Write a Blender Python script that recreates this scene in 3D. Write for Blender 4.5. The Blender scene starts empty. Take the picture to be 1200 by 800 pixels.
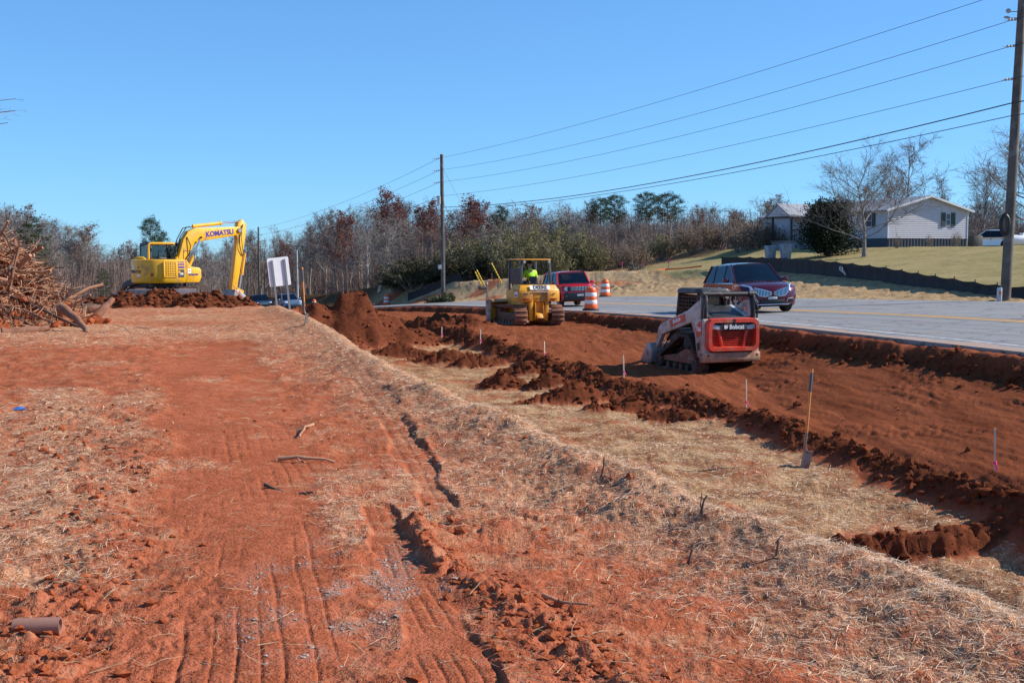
import bpy, bmesh, math, random
import numpy as np
from mathutils import Vector, Matrix, Euler
R = math.radians
random.seed(7)
scene = bpy.context.scene
COL = scene.collection

# ------------------------------------------------------------------ camera
EYE = 1.65
PITCH = math.atan(97 / 1400.0)
cam_d = bpy.data.cameras.new('camera'); cam = bpy.data.objects.new('camera', cam_d); COL.objects.link(cam)
cam_d.sensor_width = 36.0; cam_d.lens = 42.0; cam_d.clip_start = 0.05; cam_d.clip_end = 9000
cam.location = (0, 0, EYE); cam.rotation_euler = (math.pi / 2 - PITCH, 0, 0)
scene.camera = cam
# ------------------------------------------------------------------ light
SUN_AZ, SUN_EL = R(7), R(35)          # azimuth from +X towards +Y
w = bpy.data.worlds.new('World'); scene.world = w; w.use_nodes = True
nt = w.node_tree; bg = nt.nodes['Background']
sky = nt.nodes.new('ShaderNodeTexSky'); sky.sky_type = 'NISHITA'; sky.sun_disc = False
sky.sun_elevation = SUN_EL; sky.sun_rotation = math.pi / 2 - SUN_AZ
sky.altitude = 300; sky.air_density = 0.85; sky.dust_density = 0.0; sky.ozone_density = 2.0
tint = nt.nodes.new('ShaderNodeMix'); tint.data_type = 'RGBA'; tint.blend_type = 'MULTIPLY'; tint.inputs[0].default_value = 1
tint.inputs[7].default_value = (0.52, 0.98, 1.50, 1)      # clear, dry winter air: the whole sky a little bluer
gam = nt.nodes.new('ShaderNodeGamma'); gam.inputs[1].default_value = .65; nt.links.new(sky.outputs[0], gam.inputs[0]); nt.links.new(gam.outputs[0], tint.inputs[6]); nt.links.new(tint.outputs[2], bg.inputs[0]); bg.inputs[1].default_value = 0.15
sl = bpy.data.lights.new('sun', 'SUN'); sl.energy = 5.0; sl.angle = R(0.53); sl.color = (1.0, 0.93, 0.84)
sun = bpy.data.objects.new('sun', sl); COL.objects.link(sun)
sd = Vector((math.cos(SUN_EL) * math.cos(SUN_AZ), math.cos(SUN_EL) * math.sin(SUN_AZ), math.sin(SUN_EL)))
sun.rotation_euler = sd.to_track_quat('Z', 'Y').to_euler(); sun.location = sd * 60
scene.view_settings.view_transform = 'Standard'; scene.view_settings.look = 'None'
scene.view_settings.exposure = 0.5; scene.view_settings.gamma = 1.0
scene.view_settings.use_curve_mapping = False

# ------------------------------------------------------------------ helpers
def lin(c):
    return tuple(((v / 255.0) / 12.92 if v / 255.0 <= .04045 else ((v / 255.0 + .055) / 1.055) ** 2.4) for v in c)

class NT:
    def __init__(s, name):
        s.m = bpy.data.materials.new(name); s.m.use_nodes = True
        s.t = s.m.node_tree; s.b = s.t.nodes['Principled BSDF']
    def n(s, typ, **k):
        o = s.t.nodes.new(typ)
        for a, v in k.items(): setattr(o, a, v)
        return o
    def l(s, a, b): s.t.links.new(a, b)
    def noise(s, vec, scale, detail=3, rough=.55, dist=0):
        o = s.n('ShaderNodeTexNoise'); o.inputs['Scale'].default_value = scale
        o.inputs['Detail'].default_value = detail; o.inputs['Roughness'].default_value = rough
        o.inputs['Distortion'].default_value = dist
        if vec is not None: s.l(vec, o.inputs['Vector'])
        return o.outputs['Fac']
    def ramp(s, fac, a, b, ca=(0, 0, 0), cb=(1, 1, 1)):
        o = s.n('ShaderNodeValToRGB'); e = o.color_ramp.elements
        e[0].position = a; e[1].position = b; e[0].color = (*ca, 1); e[1].color = (*cb, 1)
        s.l(fac, o.inputs[0]); return o.outputs[0]
    def mix(s, fac, a, b, mode='MIX'):
        o = s.n('ShaderNodeMix', data_type='RGBA', blend_type=mode)
        for v, i in ((fac, 0), (a, 6), (b, 7)):
            if isinstance(v, (int, float)): o.inputs[i].default_value = v
            elif isinstance(v, tuple): o.inputs[i].default_value = (*v, 1)
            else: s.l(v, o.inputs[i])
        return o.outputs[2]
    def math(s, op, a, b=0.0, clamp=False):
        o = s.n('ShaderNodeMath', operation=op, use_clamp=clamp)
        for v, i in ((a, 0), (b, 1)):
            if isinstance(v, (int, float)): o.inputs[i].default_value = v
            else: s.l(v, o.inputs[i])
        return o.outputs[0]
    def obj(s): return s.n('ShaderNodeTexCoord').outputs['Object']
    def mapping(s, vec, rot=(0, 0, 0), scale=(1, 1, 1)):
        o = s.n('ShaderNodeMapping'); o.inputs['Rotation'].default_value = rot; o.inputs['Scale'].default_value = scale
        s.l(vec, o.inputs['Vector']); return o.outputs[0]
    def bump(s, h, strength=.4, dist=.02):
        o = s.n('ShaderNodeBump'); o.inputs['Strength'].default_value = strength; o.inputs['Distance'].default_value = dist
        s.l(h, o.inputs['Height']); s.l(o.outputs[0], s.b.inputs['Normal'])

MATS = {}
def M(name, col, rough=.6, metal=0.0, var=.12, scale=6, dirt=None, amt=0.0, dscale=3.0, bump=0, bscale=40, coat=0, spec=None):
    if name in MATS: return MATS[name]
    k = NT(name); v = k.obj()
    c = k.mix(k.ramp(k.noise(v, scale, 4), .3, .7), tuple(x * (1 - var) for x in col), tuple(min(1, x * (1 + var)) for x in col))
    rg = rough
    if dirt:
        f = k.ramp(k.noise(v, dscale, 6, .65), .62 - amt * .45, .78 - amt * .3)
        c = k.mix(f, c, dirt)
        rgn = k.n('ShaderNodeMapRange'); k.l(f, rgn.inputs[0]); rgn.inputs[3].default_value = rough; rgn.inputs[4].default_value = .85
        k.l(rgn.outputs[0], k.b.inputs['Roughness'])
    else: k.b.inputs['Roughness'].default_value = rg
    k.l(c, k.b.inputs['Base Color']); k.b.inputs['Metallic'].default_value = metal
    if coat: k.b.inputs['Coat Weight'].default_value = coat; k.b.inputs['Coat Roughness'].default_value = .04
    if spec is not None: k.b.inputs['Specular IOR Level'].default_value = spec
    if bump: k.bump(k.noise(v, bscale, 4), bump, .02)
    MATS[name] = k.m
    return k.m

class MB:
    def __init__(s): s.v = []; s.f = []
    def add(s, vs, fs):
        o = len(s.v); s.v += [tuple(p) for p in vs]; s.f += [tuple(i + o for i in f) for f in fs]; return s
    def box(s, x0, x1, y0, y1, z0, z1, rot=None, piv=None):
        vs = [(x, y, z) for z in (z0, z1) for y in (y0, y1) for x in (x0, x1)]
        if rot is not None:
            m = Euler(rot).to_matrix(); c = Vector(piv) if piv else Vector(((x0 + x1) / 2, (y0 + y1) / 2, (z0 + z1) / 2))
            vs = [m @ (Vector(p) - c) + c for p in vs]
        return s.add(vs, [(0, 2, 3, 1), (4, 5, 7, 6), (0, 1, 5, 4), (2, 6, 7, 3), (0, 4, 6, 2), (1, 3, 7, 5)])
    def hexa(s, p):     # 8 points, bottom 4 ccw then top 4 ccw
        return s.add(p, [(3, 2, 1, 0), (4, 5, 6, 7), (0, 1, 5, 4), (1, 2, 6, 5), (2, 3, 7, 6), (3, 0, 4, 7)])
    def prism(s, poly, a, b, axis='x'):
        n = len(poly)
        def P(q, t):
            return (t, q[0], q[1]) if axis == 'x' else ((q[0], t, q[1]) if axis == 'y' else (q[0], q[1], t))
        vs = [P(q, a) for q in poly] + [P(q, b) for q in poly]
        fs = [tuple(range(n))[::-1], tuple(range(n, 2 * n))] + [(i, (i + 1) % n, n + (i + 1) % n, n + i) for i in range(n)]
        return s.add(vs, fs)
    def tube(s, pts, rad, n=8, cap=True):
        pts = [Vector(p) for p in pts]; m = len(pts)
        if not hasattr(rad, '__len__'): rad = [rad] * m
        vs = []; fs = []; prev = None
        for i, p in enumerate(pts):
            d = (pts[min(i + 1, m - 1)] - pts[max(i - 1, 0)])
            d = d.normalized() if d.length > 1e-9 else Vector((0, 0, 1))
            if prev is None: u = d.orthogonal().normalized()
            else:
                u = prev - d * prev.dot(d); u = u.normalized() if u.length > 1e-6 else d.orthogonal().normalized()
            prev = u; q = d.cross(u)
            for k in range(n):
                a = 2 * math.pi * k / n
                vs.append(p + (u * math.cos(a) + q * math.sin(a)) * rad[i])
        for i in range(m - 1):
            for k in range(n): fs.append((i * n + k, i * n + (k + 1) % n, (i + 1) * n + (k + 1) % n, (i + 1) * n + k))
        if cap: fs.append(tuple(range(n))[::-1]); fs.append(tuple(range((m - 1) * n, m * n)))
        return s.add(vs, fs)
    def cyl(s, c, r, h, axis='z', n=20, r2=None):
        d = {'x': Vector((1, 0, 0)), 'y': Vector((0, 1, 0)), 'z': Vector((0, 0, 1))}[axis] * (h / 2)
        c = Vector(c); return s.tube([c - d, c + d], [r, r if r2 is None else r2], n)
    def lathe(s, prof, c=(0, 0, 0), n=24, axis='z'):
        vs = []; fs = []; m = len(prof)
        for r, h in prof:
            for k in range(n):
                a = 2 * math.pi * k / n; x, y = r * math.cos(a), r * math.sin(a)
                p = (x, y, h) if axis == 'z' else ((h, x, y) if axis == 'x' else (y, h, x))
                vs.append((p[0] + c[0], p[1] + c[1], p[2] + c[2]))
        for i in range(m - 1):
            for k in range(n): fs.append((i * n + k, i * n + (k + 1) % n, (i + 1) * n + (k + 1) % n, (i + 1) * n + k))
        fs.append(tuple(range(n))[::-1]); fs.append(tuple(range((m - 1) * n, m * n)))
        return s.add(vs, fs)
    def ball(s, c, r, nu=12, nv=8):
        if not hasattr(r, '__len__'): r = (r, r, r)
        vs = [(c[0], c[1], c[2] - r[2])]; fs = []
        for j in range(1, nv):
            b = -math.pi / 2 + math.pi * j / nv
            for k in range(nu):
                a = 2 * math.pi * k / nu
                vs.append((c[0] + r[0] * math.cos(b) * math.cos(a), c[1] + r[1] * math.cos(b) * math.sin(a), c[2] + r[2] * math.sin(b)))
        vs.append((c[0], c[1], c[2] + r[2])); L = len(vs) - 1
        for k in range(nu):
            fs.append((0, 1 + (k + 1) % nu, 1 + k)); fs.append((L, L - nu + k, L - nu + (k + 1) % nu))
        for j in range(nv - 2):
            for k in range(nu):
                a = 1 + j * nu; fs.append((a + k, a + (k + 1) % nu, a + nu + (k + 1) % nu, a + nu + k))
        return s.add(vs, fs)
    def loft(s, rings, closed=True, caps=True):
        n = len(rings[0]); vs = [p for r in rings for p in r]; fs = []
        for i in range(len(rings) - 1):
            for k in range(n if closed else n - 1):
                fs.append((i * n + k, i * n + (k + 1) % n, (i + 1) * n + (k + 1) % n, (i + 1) * n + k))
        if caps: fs.append(tuple(range(n))[::-1]); fs.append(tuple(range((len(rings) - 1) * n, len(rings) * n)))
        return s.add(vs, fs)
    def xf(s, m):
        s.v = [tuple(m @ Vector(p)) for p in s.v]; return s
    def mesh(s, name, mat, bevel=0, smooth=False, seg=2):
        me = bpy.data.meshes.new(name); me.from_pydata(s.v, [], s.f)
        bm = bmesh.new(); bm.from_mesh(me)
        bmesh.ops.recalc_face_normals(bm, faces=bm.faces)
        if bevel:
            es = [e for e in bm.edges if len(e.link_faces) == 2 and e.calc_face_angle(0) > .5]
            bmesh.ops.bevel(bm, geom=es, offset=bevel, offset_type='OFFSET', segments=seg, profile=.5, affect='EDGES', clamp_overlap=True)
        if smooth or bevel:
            for f in bm.faces: f.smooth = True
        bm.to_mesh(me); bm.free()
        if smooth or bevel:
            try: me.set_sharp_from_angle(angle=R(40))
            except Exception: pass
        if mat is not None: me.materials.append(mat)
        return me
    def build(s, name, mat, parent=None, bevel=0, smooth=False, seg=2):
        o = bpy.data.objects.new(name, s.mesh(name, mat, bevel, smooth, seg)); COL.objects.link(o)
        if parent is not None: o.parent = parent
        return o

def tag(o, label=None, cat=None, group=None, kind=None):
    if label: o['label'] = label
    if cat: o['category'] = cat
    if group: o['group'] = group
    if kind: o['kind'] = kind
    return o
def empty(name, loc=(0, 0, 0), rz=0, rx=0, ry=0, sc=1):
    o = bpy.data.objects.new(name, None); COL.objects.link(o); o.empty_display_size = .3
    o.location = loc; o.rotation_euler = (rx, ry, rz); o.scale = (sc, sc, sc); return o
def copy_tree(o, parent=None):
    c = o.copy(); COL.objects.link(c); c.parent = parent
    for ch in o.children: copy_tree(ch, c)
    return c
def quick_mesh(name, V, F, mat, smooth=True):
    """numpy verts (n,3), quad/tri faces (m,k)"""
    me = bpy.data.meshes.new(name); n = len(V); m, k = F.shape
    me.vertices.add(n); me.vertices.foreach_set('co', np.ascontiguousarray(V, dtype=np.float32).ravel())
    me.loops.add(m * k); me.loops.foreach_set('vertex_index', np.ascontiguousarray(F, dtype=np.int32).ravel())
    me.polygons.add(m); me.polygons.foreach_set('loop_start', np.arange(0, m * k, k, dtype=np.int32))
    me.polygons.foreach_set('use_smooth', np.full(m, smooth, dtype=bool))
    me.update(calc_edges=True); me.validate()
    if mat: me.materials.append(mat)
    return me
def lettering(txt, size, origin, ux, uy, mat, parent, name='lettering', bold=0.0, depth=.004, sx=1.0):
    cu = bpy.data.curves.new('t', 'FONT'); cu.body = txt; cu.size = size; cu.extrude = depth; cu.offset = bold
    cu.align_x = 'CENTER'; cu.align_y = 'CENTER'; cu.resolution_u = 3
    t = bpy.data.objects.new('t', cu); COL.objects.link(t)
    bpy.context.view_layer.update()
    me = bpy.data.meshes.new_from_object(t.evaluated_get(bpy.context.evaluated_depsgraph_get()))
    COL.objects.unlink(t); bpy.data.objects.remove(t); bpy.data.curves.remove(cu)
    ux = Vector(ux).normalized(); uy = Vector(uy).normalized(); uz = ux.cross(uy)
    m = Matrix(((ux.x * sx, uy.x, uz.x, origin[0]), (ux.y * sx, uy.y, uz.y, origin[1]), (ux.z * sx, uy.z, uz.z, origin[2]), (0, 0, 0, 1)))
    me.transform(m); me.materials.clear(); me.materials.append(mat)
    o = bpy.data.objects.new(name, me); COL.objects.link(o); o.parent = parent; return o
SIDE_R = ((0, 1, 0), (0, 0, 1)); SIDE_L = ((0, -1, 0), (0, 0, 1)); SIDE_B = ((1, 0, 0), (0, 0, 1)); SIDE_F = ((-1, 0, 0), (0, 0, 1))

# ------------------------------------------------------------------ noise
_rs = np.random.RandomState(11)
_perm = np.concatenate([_rs.permutation(1024)] * 2).astype(np.int64)
_ga = _rs.rand(1024) * 2 * np.pi; _gx = np.cos(_ga); _gy = np.sin(_ga)
def pn(x, y):
    xi = np.floor(x).astype(np.int64); yi = np.floor(y).astype(np.int64); xf = x - xi; yf = y - yi
    xi &= 1023; yi &= 1023; x1 = (xi + 1) & 1023; y1 = (yi + 1) & 1023
    u = xf * xf * xf * (xf * (xf * 6 - 15) + 10); v = yf * yf * yf * (yf * (yf * 6 - 15) + 10)
    def g(ix, iy, fx, fy):
        h = _perm[_perm[ix] + iy]; return _gx[h] * fx + _gy[h] * fy
    a = g(xi, yi, xf, yf); b = g(x1, yi, xf - 1, yf); c = g(xi, y1, xf, yf - 1); d = g(x1, y1, xf - 1, yf - 1)
    return 1.5 * ((a + (b - a) * u) * (1 - v) + (c + (d - c) * u) * v)
def fbm(x, y, o=3, g=.5, l=2.03):
    r = 0; a = 1
    for i in range(o): r = r + a * pn(x + 17.3 * i, y - 9.1 * i); x = x * l; y = y * l; a *= g
    return r
def sst(a, b, x):
    t = np.clip((x - a) / (b - a), 0, 1); return t * t * (3 - 2 * t)
def pline(x, y, P, W):
    """distance to a polyline, signed lateral offset, and the half width there"""
    best = np.full(x.shape, 1e9); lat = np.zeros_like(x); ww = np.full(x.shape, W[0], dtype=float)
    for i in range(len(P) - 1):
        ax, ay = P[i]; bx, by = P[i + 1]; dx, dy = bx - ax, by - ay; L2 = dx * dx + dy * dy
        t = np.clip(((x - ax) * dx + (y - ay) * dy) / L2, 0, 1)
        ex = x - ax - t * dx; ey = y - ay - t * dy; d = np.hypot(ex, ey)
        m = d < best; best = np.where(m, d, best)
        lat = np.where(m, (ex * dy - ey * dx) / math.sqrt(L2), lat); ww = np.where(m, W[i] + (W[i + 1] - W[i]) * t, ww)
    return best, lat, ww

# ------------------------------------------------------------------ terrain shape (s across the road, t along it)
CS, SN = 0.9229, 0.3850
def st(x, y): return CS * x + SN * y, -SN * x + CS * y
def xy(s, t): return CS * s - SN * t, SN * s + CS * t
# the road swings left as it runs away and down: near pavement edge x = edge_x(y), height edge_z(y)
_ky = np.arange(-80, 420, .5)
def _table(kn, v):
    f = np.interp(_ky, kn, v); w_ = np.exp(-(np.arange(-16, 17) / 8.0) ** 2); w_ /= w_.sum()
    return np.convolve(np.pad(f, 16, mode='reflect', reflect_type='odd'), w_, 'valid')
_ex = _table([-80, -40, 20.5, 32.5, 44, 48, 60, 75, 119, 170, 240, 420], [26, 19, 8.76, 6.68, 4.05, 3.09, -.05, -5.4, -25.5, -48, -78, -155])
_ez = _table([-80, -40, 20.5, 32.5, 48, 60, 75, 119, 170, 240, 420], [.7, .6, .05, -.115, -.48, -.79, -1.25, -3.7, -6.4, -9, -12])
_kk = np.cos(np.arctan(np.gradient(_ex, .5)))
def edge_x(y): return np.interp(y, _ky, _ex)
def edge_z(y): return np.interp(y, _ky, _ez)
def road_s(x, y): return 19 + (x - edge_x(y)) * np.interp(y, _ky, _kk)
def road_xy(s, y): return edge_x(y) + (s - 19) / np.interp(y, _ky, _kk), y
def bearing(y): return math.atan(float(edge_x(y - 2) - edge_x(y + 2)) / 4)
def far_s(y): return np.interp(y, [45, 72, 100], [33.0, 31.2, 30.0])
def fence_r(y): return np.interp(y, [20, 40, 47, 58, 70, 85, 100, 120, 160], [36, 35.4, 35.0, 37.2, 39.3, 42.4, 43, 40, 40])
def cross(y): return np.interp(y, [40, 60, 95], [.031, .036, .062])
def z_road(s, y): return edge_z(y) + (s - 19) * cross(y)
def crest(t): return np.interp(t, [-20, 0, 8, 18, 29, 45, 60, 110], [4.1, 4.1, 4.35, 5.2, 6.8, 8.8, 10.5, 13])
HEAPS = [  # x, y, z-height, rx, ry, rot  (loose soil heaps)
]
def heap_px(px, d, h, rx, ry, rot=0): HEAPS.append(((px - 600) / 1400 * d, d, h, rx, ry, rot))
heap_px(412, 38, 1.75, 1.95, 2.1); heap_px(443, 38.5, 1.05, 2.2, 1.7); heap_px(485, 40, .55, 2.4, 1.2)
heap_px(545, 43.5, .45, 1.4, .7); heap_px(515, 45, .38, 1.8, .8)
heap_px(190, 49.5, .75, 2.1, 1.3); heap_px(222, 49, .55, 2.2, 1.2); heap_px(146, 49, .7, 1.4, 1.1); heap_px(120, 48, .45, 1.4, 1.0)
heap_px(250, 49, .6, 1.7, 1.1); heap_px(274, 48.5, .45, 1.5, 1.0); heap_px(168, 46.8, .38, 2.6, 1.3); heap_px(235, 46.8, .3, 2.6, 1.2)
heap_px(675, 24.5, .42, 1.5, .55, .35); heap_px(735, 22.9, .32, 1.0, .5, .1); heap_px(640, 27, .35, .9, .5); heap_px(612, 29.5, .3, 1.0, .5)
heap_px(520, 33, .4, 1.5, .6); heap_px(560, 32, .35, 1.1, .7, .3); heap_px(470, 35, .45, 1.4, .7); heap_px(590, 27.2, .3, .8, .6)
heap_px(790, 21.8, .28, .9, .4, -.2)
HEAPS.append((-13.4, 28.3, 1.5, 3.0, 2.4, 0))
TR1 = ([(-.8, 3.0), (-1.0, 4.65), (-1.7, 7.8), (-3.1, 13), (-4.4, 17.5), (-6.0, 24)], [.30, .34, .52, .85, .9, .8])
TR2 = ([(.05, 3.0), (-.2, 4.75), (-.55, 6.3), (-.95, 8.2)], [.17, .17, .17, .12])
TR3 = ([(-.48, 8.2), (-.85, 10.5), (-1.35, 13.2), (-2.6, 19), (-4.4, 27)], [.13, .15, .17, .2, .25])
TR4 = ([(-1.75, 3.4), (-1.45, 5.0), (-1.55, 6.0)], [.22, .2, .14])
BERM = ([(.62, 4.0), (.36, 4.75), (0.0, 5.8), (-.48, 6.8), (-.62, 7.6)], [.17, .16, .14, .1, .08])
BERML = ([(-1.9, 4.6), (-2.2, 6.2), (-3.0, 8.4), (-4.9, 13.2)], [.2, .18, .22, .3])
def terrain(x, y, fine=True, masks=False):
    x = np.asarray(x, float); y = np.asarray(y, float)
    jx = x + .12 * pn(x * 1.3, y * 1.3); jy = y + .12 * pn(x * 1.3 + 40, y * 1.3)
    s, t = st(x, y); sj, tj = st(jx, jy); rs_ = road_s(x, y)
    rr = np.hypot(x, y)
    near = np.exp(-(rr / 45) ** 2)
    # work-side ground
    zb = np.interp(t, [-30, 0, 15, 28, 40, 58, 90, 150, 260], [.1, 0, 0, .14, .02, -.38, -1.3, -3.2, -4.2])
    zb = zb - .12 * sst(.8, 3.6, s) * (t < 200) + .18 * np.exp(-((s - crest(t)) / .6) ** 2) * (t < 40) + .06 * np.clip(-s - 2, 0, 8) / 8
    zd = np.interp(t, [-20, 5, 10, 14, 30, 45, 60, 120, 260], [-1.6, -1.58, -1.5, -1.37, -1.25, -1.2, -1.5, -4.3, -8.0])
    zL = np.interp(y, [-20, 12, 22, 28, 45, 60], [-1.1, -1.12, -1.10, -1.04, -.80, -1.05]); st_ = np.interp(y, [14, 21, 27], [14.9, 15.4, 16.7])
    zp = np.minimum(zL + np.maximum(edge_z(y) - .47 - zL, 0) * np.clip((rs_ - st_) / (18.2 - st_), 0, 1), edge_z(y) - .42)
    sc = crest(t) + .1 * pn(t * .7, s * .3); toe = sc + np.interp(t, [0, 30, 60, 100], [1.7, 1.8, 3, 5])
    wr = np.interp(t, [-5, 9, 12, 19, 24, 37, 50, 80], [10.3, 10.5, 10.8, 12.2, 12.0, 13.8, 14.2, 14.2]) + .16 * pn(t * .9, 3.3) + .1 * pn(t * 2.7, 8.1)
    z = zb + (zd - zb) * sst(0, 1, (s - sc + .15) / (toe - sc))
    # ledge crossing the ditch, and a scoop beside the crest
    led = sst(10.1, 10.8, t + .28 * pn(s * .8, 4) + .12 * pn(s * 3, t * 2) + .09 * pn(s * 9, t * 5) + .10*(s-9)) ; inside = sst(sc + 1.2, sc + 2.2, s)
    z = z - .22 * (1 - sst(.25, .6, led)) * (.35 + .65 * sst(-.45, .1, pn(s * .9, t * .4 + 3))) * inside * sst(-3, 2, t)
    face = np.clip(1 - led, 0, 1) * led * 4 * inside * (t < 14) * (t > 3)
    up = sst(-.5, .55, sj - wr)
    z = z + (zp - z) * up
    # soil thrown to the pad's left edge
    wh = np.interp(t, [0, 12, 19, 24, 38, 60], [.10, .10, .12, .17, .25, .22]) * (1 - sst(60, 75, t))
    wind = np.exp(-((sj - wr - .05) / np.where(t < 19.5, .25, np.where(sj < wr, .38, .33))) ** 2) * (1 - sst(60, 75, t))
    zw = wh * wind * (.75 + .7 * pn(t * 1.1, s * .8 + 5))
    # far side
    FS = far_s(y); ze = z_road(rs_, y); zfe = z_road(FS, y); fr_ = fence_r(y); bz = np.interp(y, [85, 100, 112], [1, .55, .40])
    zl = np.interp(y, [-40, 20, 40, 47, 58, 70, 85, 97, 110, 125, 150, 190, 280], [.2, .2, .06, .10, .33, .70, .86, .55, -.45, -1.0, -2.6, -4.5, -7.0])
    zl = zl + (.86 - zl) * sst(44, 60, rs_) * sst(85, 92, y) * (1 - sst(135, 160, y))
    pb = FS + .3 + (fr_ - FS - .3) * bz          # foot to top of the roadside bank
    zf = zfe - .03 + (zl - zfe + .03) * sst(0, 1, (rs_ - FS - .2) / np.maximum(pb - FS - .2, .8) * .5 + .0) * 2 * .999
    zf = np.where(rs_ > pb, zl, np.minimum(zf, np.maximum(zl, zfe)))
    zf = zf + .095 * np.clip(rs_ - np.maximum(fr_, pb), 0, 18) * np.maximum(np.interp(y, [95, 125, 170], [1, .6, .35]), sst(50, 60, rs_) * (y < 150))
    cutj = .16 * pn(t * 1.4, 9.0) + .1 * pn(t * 3.9, s * 2)
    lip = sst(18.25, 18.75, rs_ + cutj)
    z = z + (ze - .05 - z) * lip
    z = np.where(rs_ > FS, zf, z)
    onroad = (rs_ > 18.95) & (rs_ < FS + .1)
    z = np.where(onroad, ze - .06, z)
    fresh = np.maximum(np.clip(wind * 1.3, 0, 1), np.clip(face * 1.2, 0, 1))
    padm = sst(-.2, .4, s - wr) * (1 - lip)
    pile = np.zeros_like(z); big = np.zeros_like(z)
    for hx, hy, hh, rx, ry, ro in HEAPS:
        c, q = math.cos(ro), math.sin(ro); dx = (x - hx) * c + (y - hy) * q; dy = -(x - hx) * q + (y - hy) * c
        d = np.sqrt((dx / rx) ** 2 + (dy / ry) ** 2) + .16 * pn(x * 1.7 + hx, y * 1.7)
        g = np.clip(1 - d, 0, 1); g = g * g * (2.2 - 1.2 * g) if hh < 1 else np.clip(1.15 * g, 0, 1) ** 1.25
        if hh > 1.2: big = np.maximum(big, np.clip(g * 4, 0, 1))
        pile = np.maximum(pile, hh * g); fresh = np.maximum(fresh, np.clip(g * 5, 0, 1))
    z = z + zw + pile
    # tracks and loose berms on the bank
    b1, l1, w1 = pline(x, y, *TR1); b2, l2, w2 = pline(x, y, *TR2); b3, l3, w3 = pline(x, y, *TR3); b4, l4, w4 = pline(x, y, *TR4)
    e1 = .07 * pn(x * 4, y * 2) + .20 * fbm(x * 1.1, y * .7, 2)
    m1 = (1 - sst(.7, 1.1, (b1 + e1) / w1)) * sst(-.75, -.1, fbm(x * .9 + 31, y * .5, 2)); m2 = 1 - sst(.85, 1.05, (b2 + e1 * .4) / w2); m3 = 1 - sst(.8, 1.05, (b3 + e1 * .4) / w3); m4 = 1 - sst(.8, 1.1, (b4 + e1 * .4) / w4)
    bb, lb, wbm = pline(x, y, *BERM); mb = np.exp(-(bb / wbm) ** 2); bl, ll, wl = pline(x, y, *BERML); ml = np.exp(-(bl / wl) ** 2)
    sm = np.maximum.reduce([m1 * .9, m2, m3 * .8, m4 * .8])
    bank = (1 - sst(sc - .3, sc + .8, s)) * (rs_ < 18)
    work = (rs_ < 18.7)
    if fine:
        a = np.where(work, .05, .03)
        z = z + a * fbm(x * .55, y * .55, 3) * (1 - .6 * sm)
        rough = (1 - .85 * sm) * bank
        z = z + rough * near * (.030 * pn(x * 2.3, y * 2.3) + .018 * pn(x * 5.1, y * 5.1) + .010 * np.abs(pn(x * 11, y * 11)) + .007 * pn(x * 23, y * 23))
        # crawler scuffs and clod streaks across the bank
        zone = sst(-.1, .35, pn(x * .45 + 3, y * .3)) * bank * near * (1 - sm)
        cl = np.clip(pn(x * 4.2, y * 7.5) - .1, 0, 1); z = z + zone * (.05 * cl + .025 * np.abs(pn(x * 14, y * 16)))
        z = z + (mb * .035 + ml * .012) * (.5 + 1.2 * np.abs(pn(x * 5, y * 5))) + (mb + .4 * ml) * (.045 * np.clip(pn(x * 8, y * 8), -.2, 1) + .025 * pn(x * 19, y * 19))
        z = z - .014 * m2 - .008 * m1 - .02 * m3 * (1 - .75 * sst(12, 14, y))
        gr = lambda l, sp, k: np.clip(np.cos(2 * np.pi * l / sp), 0, 1) ** k
        wob = .012 * pn(y * 1.5, x * .7)
        z = z - .012 * m1 * gr(l1 + wob + .03 * pn(l1 * 7, y * .2), .105, 14) * sst(-.35, .15, pn(x * 3.1, y * .3)) * (1 - sst(10, 15, y)) - .009 * m2 * gr(l2 + wob, .075, 4) * sst(-.4, .1, pn(x * 3, y * 2.2)) - .008 * m3 * gr(l3 + wob, .11, 4)
        z = z - .008 * m4 * gr(l4 + .02 * np.sin(y * 30), .1, 3)
        z = z + .026 * np.exp(-((l3 - w3 * 1.15) / .035) ** 2) * (y > 8.4) * (1 - .7 * sst(12, 14.5, y)) * sst(-.35, .2, pn(x * 1.2, y * 1.2)) * (b3 < w3 * 2) * (.6 + .8 * pn(x * 3, y * 3))
        # slope and ditch: lumpy straw
        slope = sst(sc - 2.5, sc - .5, s) * (1 - sst(-.3, .3, s - wr)) * work
        z = z + slope * near * (.018 * pn(x * 1.6, y * 1.6) + .008 * pn(x * 4.3, y * 4.3) + .007 * pn(x * 10, y * 10) + .005 * pn(x * 21, y * 21))
        dt = sst(toe - .4, toe + .4, s) * (1 - up); z = z + dt * (.05 * pn(x * 1.1, y * 1.1 + 9) + .06 * np.clip(pn(x * 2.1, y * 2.6), 0, 1) + .03 * np.abs(pn(x * 6, y * 6)))
        # clods
        rg = np.clip(fresh * 1.2, 0, 1) * work
        cl2 = np.abs(pn(x * 2.6, y * 2.6)); cl3 = .55 - np.abs(pn(x * 6.1 + 7, y * 6.1)); cl4 = np.abs(pn(x * 13, y * 13 + 5))
        z = z + rg * (.13 * cl2 * (.4 + 1.2 * np.abs(pn(x * .9, y * .9))) + .08 * cl3 + .055 * cl4 + .035 * pn(x * 24, y * 24) - .055) * (1 - .55 * np.clip(face, 0, 1)) * (1 - .6 * big) * np.where(t < 19.5, .5, 1)
        # pad: bladed streaks along the road and crawler prints
        z = z + padm * (.012 * pn(rs_ * 4, y * .3) + .010 * pn(rs_ * 9, y * .4 + 4) + .010 * pn(rs_ * 19, y * .8) + .07 * sst(.05, .45, pn(rs_ * .9, y * .35 + 7)) * np.abs(pn(x * 6, y * 6)) + .02 * np.abs(pn(x * 13, y * 13)))
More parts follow.
